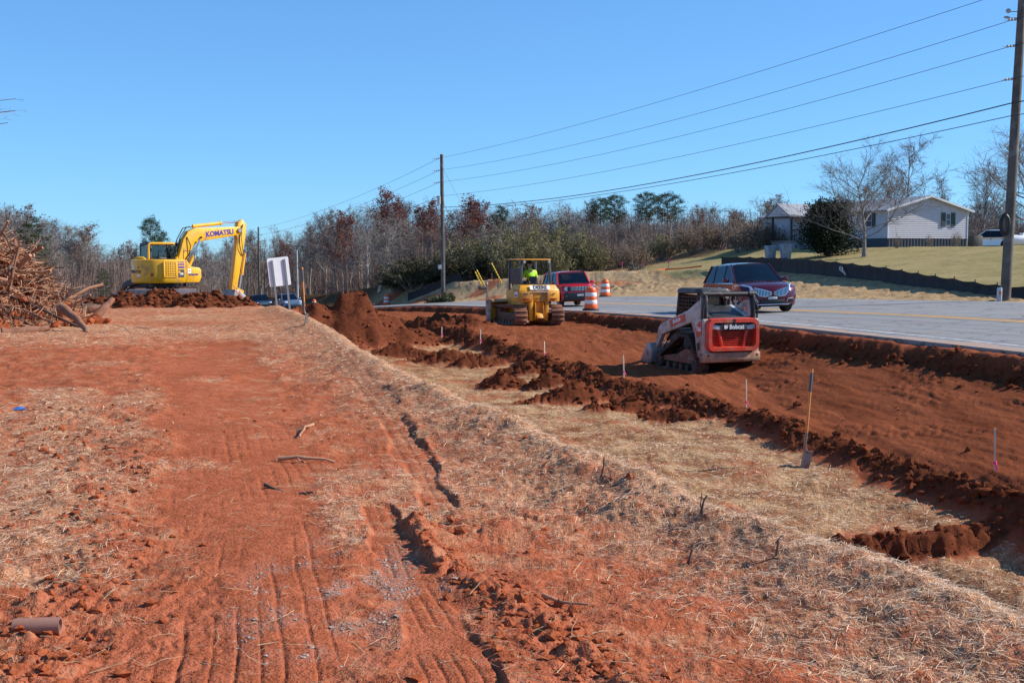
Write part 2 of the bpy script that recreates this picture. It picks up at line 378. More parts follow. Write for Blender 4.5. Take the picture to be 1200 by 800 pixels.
        fc = np.exp(-((rs_ + cutj - 18.45) / .3) ** 2); z = z + fc * (.08 * pn(x * 3.5, y * 3.5) + .05 * pn(x * 8, y * 8)) * (rs_ < 18.93)
        farb = (rs_ > FS + .2); fb = sst(.2, 1.1, rs_ - FS) * (1 - sst(-.5, .5, rs_ - fr_)) ; z = z + farb * fb * (.07 * pn(x * 1.2, y * 1.2) + .07 * np.abs(pn(x * 2.4, y * 2.4)) + .06 * np.abs(pn(x * 5, y * 5)))
        hf = farb * sst(78, 84, y) * (1 - sst(96, 104, y)) * np.exp(-((rs_ - 36) / 2.6) ** 2); z = z + hf * (.22 * np.abs(pn(x * .6, y * .6)) + .22 * np.abs(pn(x * 1.9, y * 1.9)) + .12 * np.abs(pn(x * 4.1, y * 4.1)))
    if not masks: return z
    straw = np.zeros_like(z); blob = fbm(x * .35 + 5, y * .28, 3)
    straw = np.maximum(straw, bank * (.24 + .24 * sst(-.1, .6, blob)) * (1 - .85 * sm) * (1 - .7 * mb))
    straw = np.maximum(straw, bank * sst(18, 26, rr) * (.55 + .2 * blob) * (x < -3) * (1 - .5 * m1))
    straw = np.maximum(straw, .55 * bank * np.exp(-((x + 3.9 + (y-10)*.35) / .8) ** 2) * (y > 6)*(y<15))
    straw = np.maximum(straw, (.27 * sst(sc - 3.6, sc - 1.8, s + .6 * blob) + .30 * sst(sc - 1.7, sc - .2, s + .4 * blob)) * (1 - sst(-.5, -.1, s - wr)))
    straw = np.maximum(straw, np.exp(-((s - sc + .05) / .34) ** 2) * .86)
    straw = straw * (1 - np.clip(fresh * 1.6, 0, 1)) * (rs_ < 18)
    dmp = sst(toe - .8, toe + .2, s) * (rs_ < 18)
    straw = np.maximum(straw, .86 * dmp * (rs_ < 18) * (1 - sst(-.5, -.1, s - wr)) * (1 - np.clip(fresh * 1.6, 0, 1))) * (1 - .38 * dmp * sst(.05, .5, pn(x * .8, y * .8 + 2)))
    fq = fr_ + np.interp(y, [78, 84, 92, 104], [0, -2.5, -2.2, -.5]) + .8 * pn(x * .2, y * .2)
    grass = (rs_ > FS) * sst(-.3, .4, rs_ - np.where(y < 78, fr_, fq)) * (1 - sst(112, 120, y))
    straw = np.where(rs_ > FS + .1, (1 - grass) * (.95 - .6 * sst(.1, .5, pn(x * .2, y * .2 + 1)) * sst(70, 95, y)), straw)
    dmp = np.where(rs_ > FS, .85, dmp)
    wood = sst(100, 125, rr) * (rs_ < 18) + sst(122, 134, y) * (rs_ >= 30)
    fresh = np.maximum(fresh, np.exp(-((rs_ + cutj - 18.4) / .33) ** 2))
    gx, gy = x + .85, y - 6.0; gd = np.hypot((gx - .07 * pn(x * 3, y * 3)) / .55, gy / 1.15)
    gravel = np.clip(1.2 - gd, 0, 1) * sst(-.1, .45, fbm(x * 4.1, y * 2.0, 3)) * .8
    return z, np.stack([np.clip(straw, 0, 1), np.clip(fresh, 0, 1), np.clip(gravel, 0, 1), np.clip(np.maximum(padm, 0), 0, 1)], -1), np.stack([np.clip(grass, 0, 1), np.clip(wood, 0, 1), np.where(rs_ > FS, (1 - grass) * straw, .3 * np.clip(sm, 0, 1)), np.clip(dmp, 0, 1)], -1)
def gz(x, y): return float(terrain(np.array([x]), np.array([y]))[0])
def at(px, py, Y):
    """point at depth Y (metres from the eye along +Y) seen at photo pixel px, py"""
    u = (px - 600) / 1400; v = (400 - py) / 1400; c, q = math.cos(PITCH), math.sin(PITCH)
    d = Vector((u, c + v * q, -q + v * c)); k = Y / d.y
    return Vector((d.x * k, Y, EYE + d.z * k))
def gpx(px, Y, dz=0):
    """ground point below the sight line of column px at depth Y"""
    x = (px - 600) / 1400 * Y * 1.0
    return Vector((x, Y, gz(x, Y) + dz))

def ground_hit(px, py, y0=3.0, y1=130.0):
    """where the sight line of a photo pixel meets the ground"""
    Y = np.exp(np.linspace(math.log(y0), math.log(y1), 1600)); a = at(px, py, 1.0); b = at(px, py, 2.0)
    X = a.x * Y; Z = EYE + (a.z - EYE) * Y; h = terrain(X, Y); i = int(np.argmax(Z < h)) or len(Y) - 1
    return Vector((float(X[i]), float(Y[i]), float(h[i])))
def solve_road(px, s_):
    k = (px - 600) / 1400; lo, hi = 15.0, 260.0
    for _ in range(60):
        m_ = (lo + hi) / 2; lo, hi = (m_, hi) if road_s(k * m_, m_) - (s_(m_) if callable(s_) else s_) < 0 else (lo, m_)
    return Vector((k * lo, lo, gz(k * lo, lo)))
# ------------------------------------------------------------------ ground sheet
def ground_material():
    k = NT('red_clay_ground'); v = k.obj()
    a1 = k.n('ShaderNodeAttribute', attribute_name='mask'); a2 = k.n('ShaderNodeAttribute', attribute_name='mask2')
    s1 = k.n('ShaderNodeSeparateColor'); k.l(a1.outputs['Color'], s1.inputs[0])
    s2 = k.n('ShaderNodeSeparateColor'); k.l(a2.outputs['Color'], s2.inputs[0])
    straw, fresh, grav, pad = s1.outputs[0], s1.outputs[1], s1.outputs[2], a1.outputs['Alpha']
    grass, wood, smo = s2.outputs[0], s2.outputs[1], s2.outputs[2]
    n1 = k.noise(v, .7, 5, .6); n2 = k.noise(v, 9, 5, .65); n3 = k.noise(v, 60, 3, .6)
    clay = k.mix(k.ramp(n1, .3, .7), (.345, .096, .047), (.435, .138, .073))
    clay = k.mix(k.ramp(n2, .35, .75), clay, (.25, .064, .027))
    clay = k.mix(k.math('MULTIPLY', k.ramp(n3, .5, .7), .5), clay, (.49, .175, .09))
    clay = k.mix(k.math('MULTIPLY', k.ramp(k.noise(v, 34, 4, .7), .56, .66), .75), clay, (.105, .028, .013))
    padc = k.mix(k.ramp(k.noise(k.mapping(v, (0, 0, -R(11)), (5, .3, 1)), 1.0, 6, .65), .3, .7), (.165, .048, .022), (.285, .090, .042))
    clay = k.mix(pad, clay, padc)
    fr = k.mix(k.ramp(n2, .3, .7), (.080, .025, .013), (.165, .050, .024))
    clay = k.mix(fresh, clay, fr)
    # straw fibres
    def fib(ang, sx, sy, off):
        mp = k.mapping(v, (0, 0, ang), (sx, sy, 1)); return k.ramp(k.noise(mp, 1.0, 2, .5), .50, .60)
    f = k.math('MAXIMUM', k.math('MAXIMUM', fib(.3, 14, 130, 0), fib(-.5, 15, 140, 3)), fib(1.2, 130, 13, 5))
    cov = k.noise(v, 3.5, 5, .7)
    thr = k.math('SUBTRACT', straw, k.math('MULTIPLY', k.math('SUBTRACT', cov, .5), 1.6))
    big = k.ramp(thr, .25, .80)
    sf = k.math('MULTIPLY', big, k.math('ADD', .22, k.math('MULTIPLY', f, .78)), True)
    sc_ = k.mix(k.ramp(n3, .3, .7), (.56, .31, .175), (.74, .49, .30)); sc_ = k.mix(k.ramp(n2, .45, .72), sc_, (.35, .13, .055))
    dmp = a2.outputs['Alpha']; sc_ = k.mix(dmp, sc_, k.mix(k.ramp(k.noise(v, 1.6, 6, .7), .42, .62), k.mix(k.ramp(n2, .35, .7), (.60, .43, .245), (.40, .25, .13)), (.25, .115, .055)))
    c = k.mix(sf, clay, sc_)
    gv = k.ramp(k.noise(v, 90, 2, .6), .45, .6)
    gvc = k.mix(k.noise(v, 160, 2), (.22, .185, .16), (.43, .385, .34)); c = k.mix(k.math('MULTIPLY', grav, gv), c, gvc)
    gr = k.mix(k.ramp(k.noise(v, .35, 5, .65), .35, .65), (.18, .165, .065), (.32, .255, .12)); gr = k.mix(k.ramp(k.noise(v, 2.2, 6, .75), .40, .66), gr, (.35, .275, .145))
    c = k.mix(grass, c, gr)
    fs_c = k.mix(k.ramp(k.noise(v, 2.6, 6, .75), .38, .64), (.52, .375, .215), (.31, .19, .095)); c = k.mix(k.ramp(smo, .45, .8), c, fs_c)
    wd = k.mix(n2, (.09, .055, .032), (.17, .105, .058)); c = k.mix(wood, c, wd)
    k.l(c, k.b.inputs['Base Color']); k.b.inputs['Roughness'].default_value = 1.0; k.b.inputs['Specular IOR Level'].default_value = 0.0
    h = k.math('ADD', k.math('MULTIPLY', n3, .5), k.math('ADD', k.math('MULTIPLY', n2, .9), k.math('MULTIPLY', sf, .35)))
    k.bump(h, .85, .035)
    return k.m
def build_ground():
    av = np.linspace(-R(29), R(29), 660); ao = np.linspace(R(29), R(331), 90)[1:-1]
    ang = np.concatenate([av, ao]); na = len(ang)
    r = [.25]
    while r[-1] < 3.2: r.append(r[-1] * 1.12)
    while r[-1] < 48: r.append(r[-1] * (1.0035 if r[-1] < 14 else 1.0042))
    while r[-1] < 92: r.append(r[-1] * 1.0055)
    while r[-1] < 150: r.append(r[-1] * 1.0095)
    while r[-1] < 5000: r.append(r[-1] * 1.09)
    r = np.array(r); nr = len(r)
    A, RR = np.meshgrid(ang, r); X = RR * np.sin(A); Y = RR * np.cos(A)
    x = X.ravel(); y = Y.ravel()
    z, m1, m2 = terrain(x, y, True, True)
    V = np.stack([x, y, z], -1)
    i = np.arange(nr - 1)[:, None] * na; j = np.arange(na)[None, :]; j2 = (j + 1) % na
    F = np.stack([i + j, i + na + j, i + na + j2, i + j2], -1).reshape(-1, 4)[:, ::-1]
    V = np.vstack([V, [[0, 0, float(z[:na].mean())]]]); c = len(V) - 1
    me = quick_mesh('ground', V, F, ground_material())
    m1 = np.vstack([m1, m1[:1]]); m2 = np.vstack([m2, m2[:1]])
    for nm, m in (('mask', m1), ('mask2', m2)):
        a = me.attributes.new(nm, 'FLOAT_COLOR', 'POINT'); a.data.foreach_set('color', np.ascontiguousarray(m, dtype=np.float32).ravel())
    o = bpy.data.objects.new('ground', me); COL.objects.link(o); tag(o, kind='structure')
    print('ground verts', len(V))
    return o
build_ground()
# ------------------------------------------------------------------ road
def road_strip(name, s0, s1, t0, t1, lift, mat, ns=2, step=1.0, under=None):
    ts = np.arange(t0, t1 + .01, step); ss = np.linspace(s0, s1, ns); S, T = np.meshgrid(ss, ts)
    if name == 'road': S = 18.92 + (S - s0) / (s1 - s0) * (far_s(T) - 18.92)
    elif s0 > 30: S = S - s0 + far_s(T) - .8
    X, Y = road_xy(S, T); Z = z_road(S, T) + lift
    if under is not None:      # edge thickness
        pass
    V = np.stack([X, Y, Z], -1).reshape(-1, 3); n = ns
    i = np.arange(len(ts) - 1)[:, None] * n; j = np.arange(n - 1)[None, :]
    F = np.stack([i + j, i + j + 1, i + n + j + 1, i + n + j], -1).reshape(-1, 4)
    return quick_mesh(name, V, F, mat)
def asphalt():
    k = NT('asphalt'); v = k.obj()
    rt = k.mapping(v, (0, 0, -R(13)), (1, 1, 1))
    n = k.noise(k.mapping(rt, (0, 0, 0), (1.1, .05, 1)), 1.0, 4, .6); g = k.noise(v, 45, 3, .7)
    c = k.mix(k.ramp(n, .3, .7), (.135, .133, .133), (.235, .232, .228)); c = k.mix(k.ramp(g, .35, .7), c, (.27, .267, .262))
    dirt = k.noise(v, .8, 5, .65); c = k.mix(k.math('MULTIPLY', k.ramp(dirt, .52, .75), .4), c, (.33, .20, .13))
    # cracks
    vo = k.n('ShaderNodeTexVoronoi', feature='DISTANCE_TO_EDGE'); vo.inputs['Scale'].default_value = .55
    wv = k.n('ShaderNodeVectorMath', operation='ADD'); k.l(v, wv.inputs[0])
    nn = k.n('ShaderNodeTexNoise'); nn.inputs['Scale'].default_value = 1.3; k.l(v, nn.inputs['Vector'])
    sc = k.n('ShaderNodeVectorMath', operation='SCALE'); k.l(nn.outputs['Color'], sc.inputs[0]); sc.inputs['Scale'].default_value = 1.4
    k.l(sc.outputs[0], wv.inputs[1]); k.l(wv.outputs[0], vo.inputs['Vector'])
    cr = k.ramp(vo.outputs['Distance'], .0, .028, (1, 1, 1), (0, 0, 0)); cm = k.ramp(k.noise(v, .25, 3), .40, .50)
    c = k.mix(k.math('MULTIPLY', k.math('MULTIPLY', cr, cm), .8), c, (.045, .043, .042))
    k.l(c, k.b.inputs['Base Color']); k.b.inputs['Roughness'].default_value = .85; k.b.inputs['Specular IOR Level'].default_value = .25
    k.bump(g, .25, .01); return k.m
def line_mat(name, col, wear):
    k = NT(name); v = k.obj(); n = k.noise(v, 5, 6, .75)
    c = k.mix(k.ramp(n, wear, wear + .2), col, (.25, .24, .235)); k.l(c, k.b.inputs['Base Color']); k.b.inputs['Roughness'].default_value = .7
    return k.m
ASPH = asphalt()
rd = bpy.data.objects.new('road', road_strip('road', 18.92, 33.0, -60, 300, 0, ASPH, 12)); COL.objects.link(rd); tag(rd, kind='structure')
# pavement edge thickness
e = MB(); rr_ = random.Random(3)
pts = [(18.92, t * 1.0) for t in range(-30, 221)]
vs = []; fs = []
for i, (s_, t_) in enumerate(pts):
    x, y = road_xy(s_, t_); z = float(z_road(s_, t_)); vs += [(x, y, z), (x - .004, y, z - .14)]
    if i: a = 2 * i; fs.append((a - 2, a - 1, a + 1, a))
e.add(vs, fs); o = e.build('pavement_edge', ASPH, rd)
for nm, s0, s1, mt in (('edge_line', 19.72, 19.86, line_mat('worn_white_paint', (.60, .60, .58), .42)), ('edge_line', 32.2, 32.32, line_mat('old_white_paint', (.55, .55, .53), .45)),
                       ('centre_line', 24.20, 24.36, line_mat('worn_yellow_paint', (.68, .34, .035), .70)), ('centre_line', 24.52, 24.68, MATS.get('x'))):
    if mt is None: mt = bpy.data.materials['worn_yellow_paint']
    o = bpy.data.objects.new(nm, road_strip(nm, s0, s1, -60, 300, .004, mt)); COL.objects.link(o); o.parent = rd
# soil spilled on the shoulder
k = NT('soil_on_shoulder'); v = k.obj(); k.l(k.mix(k.ramp(k.noise(v, 3, 5, .7), .35, .65), (.30, .17, .11), (.33, .27, .23)), k.b.inputs['Base Color']); k.b.inputs['Roughness'].default_value = .95
ts = np.arange(-30, 90, .25); V = []; 
for t_ in ts:
    for s_ in (18.95, 19.2 + .12 * math.sin(t_ * 1.7), 19.46 + .14 * math.sin(t_ * .9) + .08 * math.sin(t_ * 3.1)):
        x, y = road_xy(s_, t_); V.append((x, y, float(z_road(s_, t_)) + (.012 if s_ < 19.0 else .008 if s_ < 19.35 else .003)))
V = np.array(V); i = np.arange(len(ts) - 1)[:, None] * 3; j = np.arange(2)[None, :]
F = np.stack([i + j, i + j + 1, i + 3 + j + 1, i + 3 + j], -1).reshape(-1, 4)
o = bpy.data.objects.new('shoulder_soil', quick_mesh('shoulder_soil', V, F, k.m)); COL.objects.link(o); o.parent = rd

# ------------------------------------------------------------------ loose straw, clods and gravel (nobody could count them)
rs = np.random.RandomState(5)
def scatter(n, fn_density, ymax=26, box=None):
    """random ground points inside the wedge in front of the eye, denser close by; fn_density(mask) keeps"""
    out = []; got = 0
    for _ in range(60):
        m = 60000
        if box is None: d = 3.3 * np.exp(rs.rand(m) * math.log(ymax / 3.3)); a = (rs.rand(m) - .5) * 2 * R(27); x = d * np.sin(a); y = d * np.cos(a)
        else: x = box[0] + (box[1] - box[0]) * rs.rand(m); y = box[2] + (box[3] - box[2]) * rs.rand(m)
        z, k1, k2 = terrain(x, y, False, True)
        keep = rs.rand(m) < fn_density(x, y, k1, k2); out.append(np.stack([x, y], -1)[keep]); got += keep.sum()
        if got >= n: break
    P = np.vstack(out)[:n]; return np.column_stack([P, terrain(P[:, 0], P[:, 1])])
def straw_mat(name, a, b):
    k = NT(name); v = k.obj(); k.l(k.mix(k.ramp(k.noise(v, 25, 2), .35, .65), a, b), k.b.inputs['Base Color']); k.b.inputs['Roughness'].default_value = .6
    return k.m
def straws(name, P, mat, lmin, lmax, wid, tilt):
    n = len(P); a = rs.rand(n) * 2 * np.pi; L = lmin + (lmax - lmin) * rs.rand(n) ** 1.8; el = (rs.rand(n) - .35) * tilt
    d = np.stack([np.cos(a) * np.cos(el), np.sin(a) * np.cos(el), np.sin(el)], -1)
    side = np.stack([-np.sin(a), np.cos(a), (rs.rand(n) - .5) * 1.6], -1); side /= np.linalg.norm(side, axis=1)[:, None]
    w_ = (wid * (.6 + .8 * rs.rand(n)))[:, None] * np.clip(P[:, 1:2] / 9, .8, 2.2)
    c = P + np.array([0, 0, .006]) + np.stack([np.zeros(n), np.zeros(n), np.abs(np.sin(el)) * L * .5], -1)
    A = c - d * L[:, None] / 2; B = c + d * L[:, None] / 2
    mid = c + np.stack([rs.randn(n), rs.randn(n), np.abs(rs.randn(n)) * .6], -1) * (L * .06)[:, None]
    V = np.stack([A - side * w_, A + side * w_, mid + side * w_, mid - side * w_, B + side * w_ * .5, B - side * w_ * .5], 1).reshape(-1, 3)
    b = np.arange(n)[:, None] * 6; F = np.concatenate([b + np.array([[0, 1, 2, 3]]), b + np.array([[3, 2, 4, 5]])], 0)
    o = bpy.data.objects.new(name, quick_mesh(name, V, F, mat, False)); COL.objects.link(o); return o
STRAW = straw_mat('dry_straw', (.56, .36, .22), (.80, .60, .41)); STRAWD = straw_mat('dull_straw', (.30, .18, .095), (.50, .36, .20))
P = scatter(85000, lambda x, y, a, b: np.clip(a[:, 0] - .26, 0, 1) * 1.6 * (1 - a[:, 1]) * (a[:, 3] < .3), 30)
tag(straws('straw_mulch', P, STRAW, .02, .11, .0013, .5), 'pale wheat straw mulch scattered over the red bank and ditch', 'straw', kind='stuff')
P = scatter(9000, lambda x, y, a, b: .05 + .5 * a[:, 0] * (1 - a[:, 1]) * (1 - a[:, 3]) * (1 - 2.3 * b[:, 2]), 16)
tag(straws('root_fibres', P, STRAWD, .03, .2, .0018, .5), 'thin brown root fibres and bark bits strewn over the clay', 'debris', kind='stuff')
def lumps(name, P, size, mat, flat=.7, sub=1):
    bm = bmesh.new(); bmesh.ops.create_icosphere(bm, subdivisions=sub, radius=1); bv = np.array([v.co[:] for v in bm.verts]); bf = np.array([[v.index for v in f.verts] for f in bm.faces]); bm.free()
    n = len(P); nv = len(bv)
    j = 1 + .85 * (rs.rand(n, nv, 1) - .5); sc = size[:, None, None] * (np.array([1, 1, flat]) * (.7 + .6 * rs.rand(n, 1, 3)))
    a = rs.rand(n) * 6.28; c, s_ = np.cos(a), np.sin(a); V = bv[None] * j * sc
    X = V[:, :, 0] * c[:, None] - V[:, :, 1] * s_[:, None]; Y = V[:, :, 0] * s_[:, None] + V[:, :, 1] * c[:, None]
    V = np.stack([X, Y, V[:, :, 2]], -1) + P[:, None, :] + (size * .15)[:, None, None] * np.array([0, 0, 1])
    F = (bf[None] + (np.arange(n) * nv)[:, None, None]).reshape(-1, 3)
    o = bpy.data.objects.new(name, quick_mesh(name, V.reshape(-1, 3), F, mat, False)); COL.objects.link(o); return o
def soil_mat(name, a, b, sc=7):
    k = NT(name); v = k.obj(); k.l(k.mix(k.ramp(k.noise(v, sc, 4, .6), .3, .7), a, b), k.b.inputs['Base Color']); k.b.inputs['Roughness'].default_value = .95; k.b.inputs['Specular IOR Level'].default_value = 0.0
    k.bump(k.noise(v, 50, 4), .6, .02); return k.m
CLOD = soil_mat('dry_clay_clod', (.235, .056, .022), (.38, .11, .048)); CLODF = soil_mat('fresh_soil_clod', (.08, .025, .013), (.19, .058, .026))
def bankclod(x, y, a, b):
    bb, _, w1 = pline(x, y, *BERM); bl, _, w2 = pline(x, y, *BERML)
    return (np.exp(-(bb / (w1 * 1.5)) ** 2) + .6 * np.exp(-(bl / (w2 * 1.6)) ** 2) + .05 * sst(-.1, .4, pn(x * .45 + 3, y * .3)) + .012) * (1 - 3 * b[:, 2]) * (a[:, 1] < .5) * (a[:, 3] < .3)
P = scatter(2600, bankclod, 16)
tag(lumps('clay_clods', P, .006 + .028 * rs.rand(len(P)) ** 3.5, CLOD, .65), 'dry broken clay clods loose along the wheel tracks', 'clods', kind='stuff')
P = scatter(4200, lambda x, y, a, b: np.clip(a[:, 1] - .25, 0, 1) * np.clip((y - 8) / 10, .2, 1) + .006 * a[:, 3], 60)
tag(lumps('soil_clods', P, .012 + .075 * rs.rand(len(P)) ** 3.2, CLODF, .75), 'dark moist soil clods heaped along the edge of the graded strip', 'clods', kind='stuff')
GRAV = soil_mat('grey_gravel', (.21, .145, .115), (.43, .375, .325), 35)
P = scatter(1300, lambda x, y, a, b: np.clip(a[:, 2], 0, 1) ** 1.2, 8, (-1.8, .2, 4.6, 7.6))
tag(lumps('gravel', P, (.002 + .010 * rs.rand(len(P)) ** 5), GRAV, .5, 0 or 1), 'patch of crushed grey gravel beside the wheel track', 'gravel', kind='stuff')
P = scatter(900, lambda x, y, a, b: np.clip(a[:, 1] - .2, 0, 1), 60, (-20.5, -9, 46, 51.5))
tag(lumps('mound_clods', P, .03 + .15 * rs.rand(len(P)) ** 2.5, CLODF, .75), 'red soil clods on the mounds in front of the excavator', 'clods', kind='stuff')
# ------------------------------------------------------------------ machine materials
MUD = (.22, .075, .038); DUST = (.34, .17, .10)
YEL = M('excavator_yellow', (.78, .42, .012), .42, 0, .08, 3, DUST, .16, 2.0, coat=.1)
DYEL = M('dozer_yellow', (.76, .34, .012), .48, 0, .10, 3, DUST, .30, 2.5)
BLK = M('black_steel', (.018, .018, .02), .5, 0, .2, 6, DUST, .10, 3)
BLKP = M('black_plastic', (.022, .022, .024), .6, 0, .2, 6, DUST, .18, 3)
GREYP = M('dark_grey_paint', (.035, .036, .04), .5, 0, .2, 5, DUST, .15, 3)
STEEL = M('worn_steel', (.33, .31, .30), .45, .6, .25, 5, MUD, .30, 3)
MUDM = M('mud_caked_steel', (.21, .085, .047), .9, 0, .35, 6, (.36, .30, .27), .16, 4, bump=.6, bscale=25)
DMUD = M('dark_muddy_rubber', (.035, .028, .025), .8, 0, .4, 5, MUD, .32, 3, bump=.4)
CHROME = M('polished_rod', (.75, .76, .78), .15, 1.0, .05)
BWHT = M('loader_white_paint', (.50, .42, .37), .5, 0, .10, 4, DUST, .36, 3)
BORG = M('loader_orange_paint', (.62, .05, .022), .45, 0, .14, 4, DUST, .22, 3)
PURP = M('purple_blue_decal', (.055, .03, .30), .5, 0, .1)
NAVY = M('dark_decal', (.05, .04, .09), .5, 0, .1)
WHT = M('white_decal', (.78, .78, .76), .5, 0, .05, 6, DUST, .05)
REDL = M('red_lamp_lens', (.30, .02, .015), .3, 0, .1)
LAMP = M('grey_lamp_lens', (.42, .43, .42), .25, 0, .15)
HOSE = M('black_hose', (.015, .015, .015), .55)
def glass_mat(name, tint, alpha, gl=(.9, .95, 1)):
    k = NT(name); out = k.t.nodes['Material Output']; k.t.nodes.remove(k.b)
    g = k.n('ShaderNodeBsdfGlossy'); g.inputs['Roughness'].default_value = .03; g.inputs['Color'].default_value = (*gl, 1)
    t = k.n('ShaderNodeBsdfTransparent'); t.inputs['Color'].default_value = (*tint, 1)
    f = k.n('ShaderNodeFresnel'); f.inputs['IOR'].default_value = 1.5
    fm = k.math('ADD', f.outputs[0], alpha, True)
    m = k.n('ShaderNodeMixShader'); k.l(fm, m.inputs[0]); k.l(t.outputs[0], m.inputs[1]); k.l(g.outputs[0], m.inputs[2]); k.l(m.outputs[0], out.inputs['Surface'])
    return k.m
GLASS = glass_mat('cab_glass', (.45, .5, .5), .03); TGLASS = glass_mat('tinted_glass', (.10, .11, .12), .03, (.42, .47, .55)); WSH = glass_mat('windscreen_glass', (.42, .48, .47), .02)

def hull_loop(circles, n):
    P = []
    for y, z, r in circles:
        for k in range(48): a = 2 * math.pi * k / 48; P.append((y + r * math.cos(a), z + r * math.sin(a)))
    P = sorted(set(P))
    def half(Q):
        h = []
        for p in Q:
            while len(h) > 1 and (h[-1][0] - h[-2][0]) * (p[1] - h[-2][1]) - (h[-1][1] - h[-2][1]) * (p[0] - h[-2][0]) <= 0: h.pop()
            h.append(p)
        return h
    H = half(P)[:-1] + half(P[::-1])[:-1]; H.append(H[0])
    L = [0]
    for a, b in zip(H, H[1:]): L.append(L[-1] + math.hypot(b[0] - a[0], b[1] - a[1]))
    out = []
    for i in range(n):
        d = L[-1] * i / n; j = max(k for k in range(len(L)) if L[k] <= d + 1e-9); j = min(j, len(H) - 2)
        f = (d - L[j]) / max(1e-9, L[j + 1] - L[j]); ty, tz = H[j + 1][0] - H[j][0], H[j + 1][1] - H[j][1]; q = math.hypot(ty, tz)
        out.append((H[j][0] + ty * f, H[j][1] + tz * f, ty / q, tz / q))
    return out
def track_band(mb, loop, x0, x1, th):
    n = len(loop); vs = []
    for y, z, ty, tz in loop:
        ny, nz = tz, -ty
        for x, o in ((x0, 0), (x1, 0), (x1, -th), (x0, -th)): vs.append((x, y + ny * o, z + nz * o))
    fs = []
    for i in range(n):
        j = (i + 1) % n
        for k in range(4): k2 = (k + 1) % 4; fs.append((4 * i + k, 4 * i + k2, 4 * j + k2, 4 * j + k))
    mb.add(vs, fs)
def track_lug(mb, p, x0, x1, w, h, base=0.0):
    y, z, ty, tz = p; ny, nz = tz, -ty
    def q(a, o): return (y + ty * a + ny * o, z + tz * a + nz * o)
    poly = [q(-w / 2, base), q(w / 2, base), q(w * .35, h), q(-w * .35, h)]
    mb.prism(poly, x0, x1, 'x')
def rounded(x0, x1, y0, y1, r, n=5):
    P = []
    for cx, cy, a0 in ((x1 - r, y1 - r, 0), (x0 + r, y1 - r, 90), (x0 + r, y0 + r, 180), (x1 - r, y0 + r, 270)):
        for k in range(n + 1): a = R(a0 + 90 * k / n); P.append((cx + r * math.cos(a), cy + r * math.sin(a)))
    return P
def cylinder_ram(parent, a, b, r, frac=.55, body=None, name='hydraulic_cylinder'):
    a, b = Vector(a), Vector(b); c = a.lerp(b, frac)
    m = MB(); m.tube([a, c], r, 12); m.tube([c - (b - a).normalized() * .08, c], r * 1.18, 12); o = m.build(name, body or YEL, parent, smooth=True)
    k = MB(); k.tube([c, b], r * .55, 10); rod = k.build('piston_rod', CHROME, o, smooth=True)
    return o

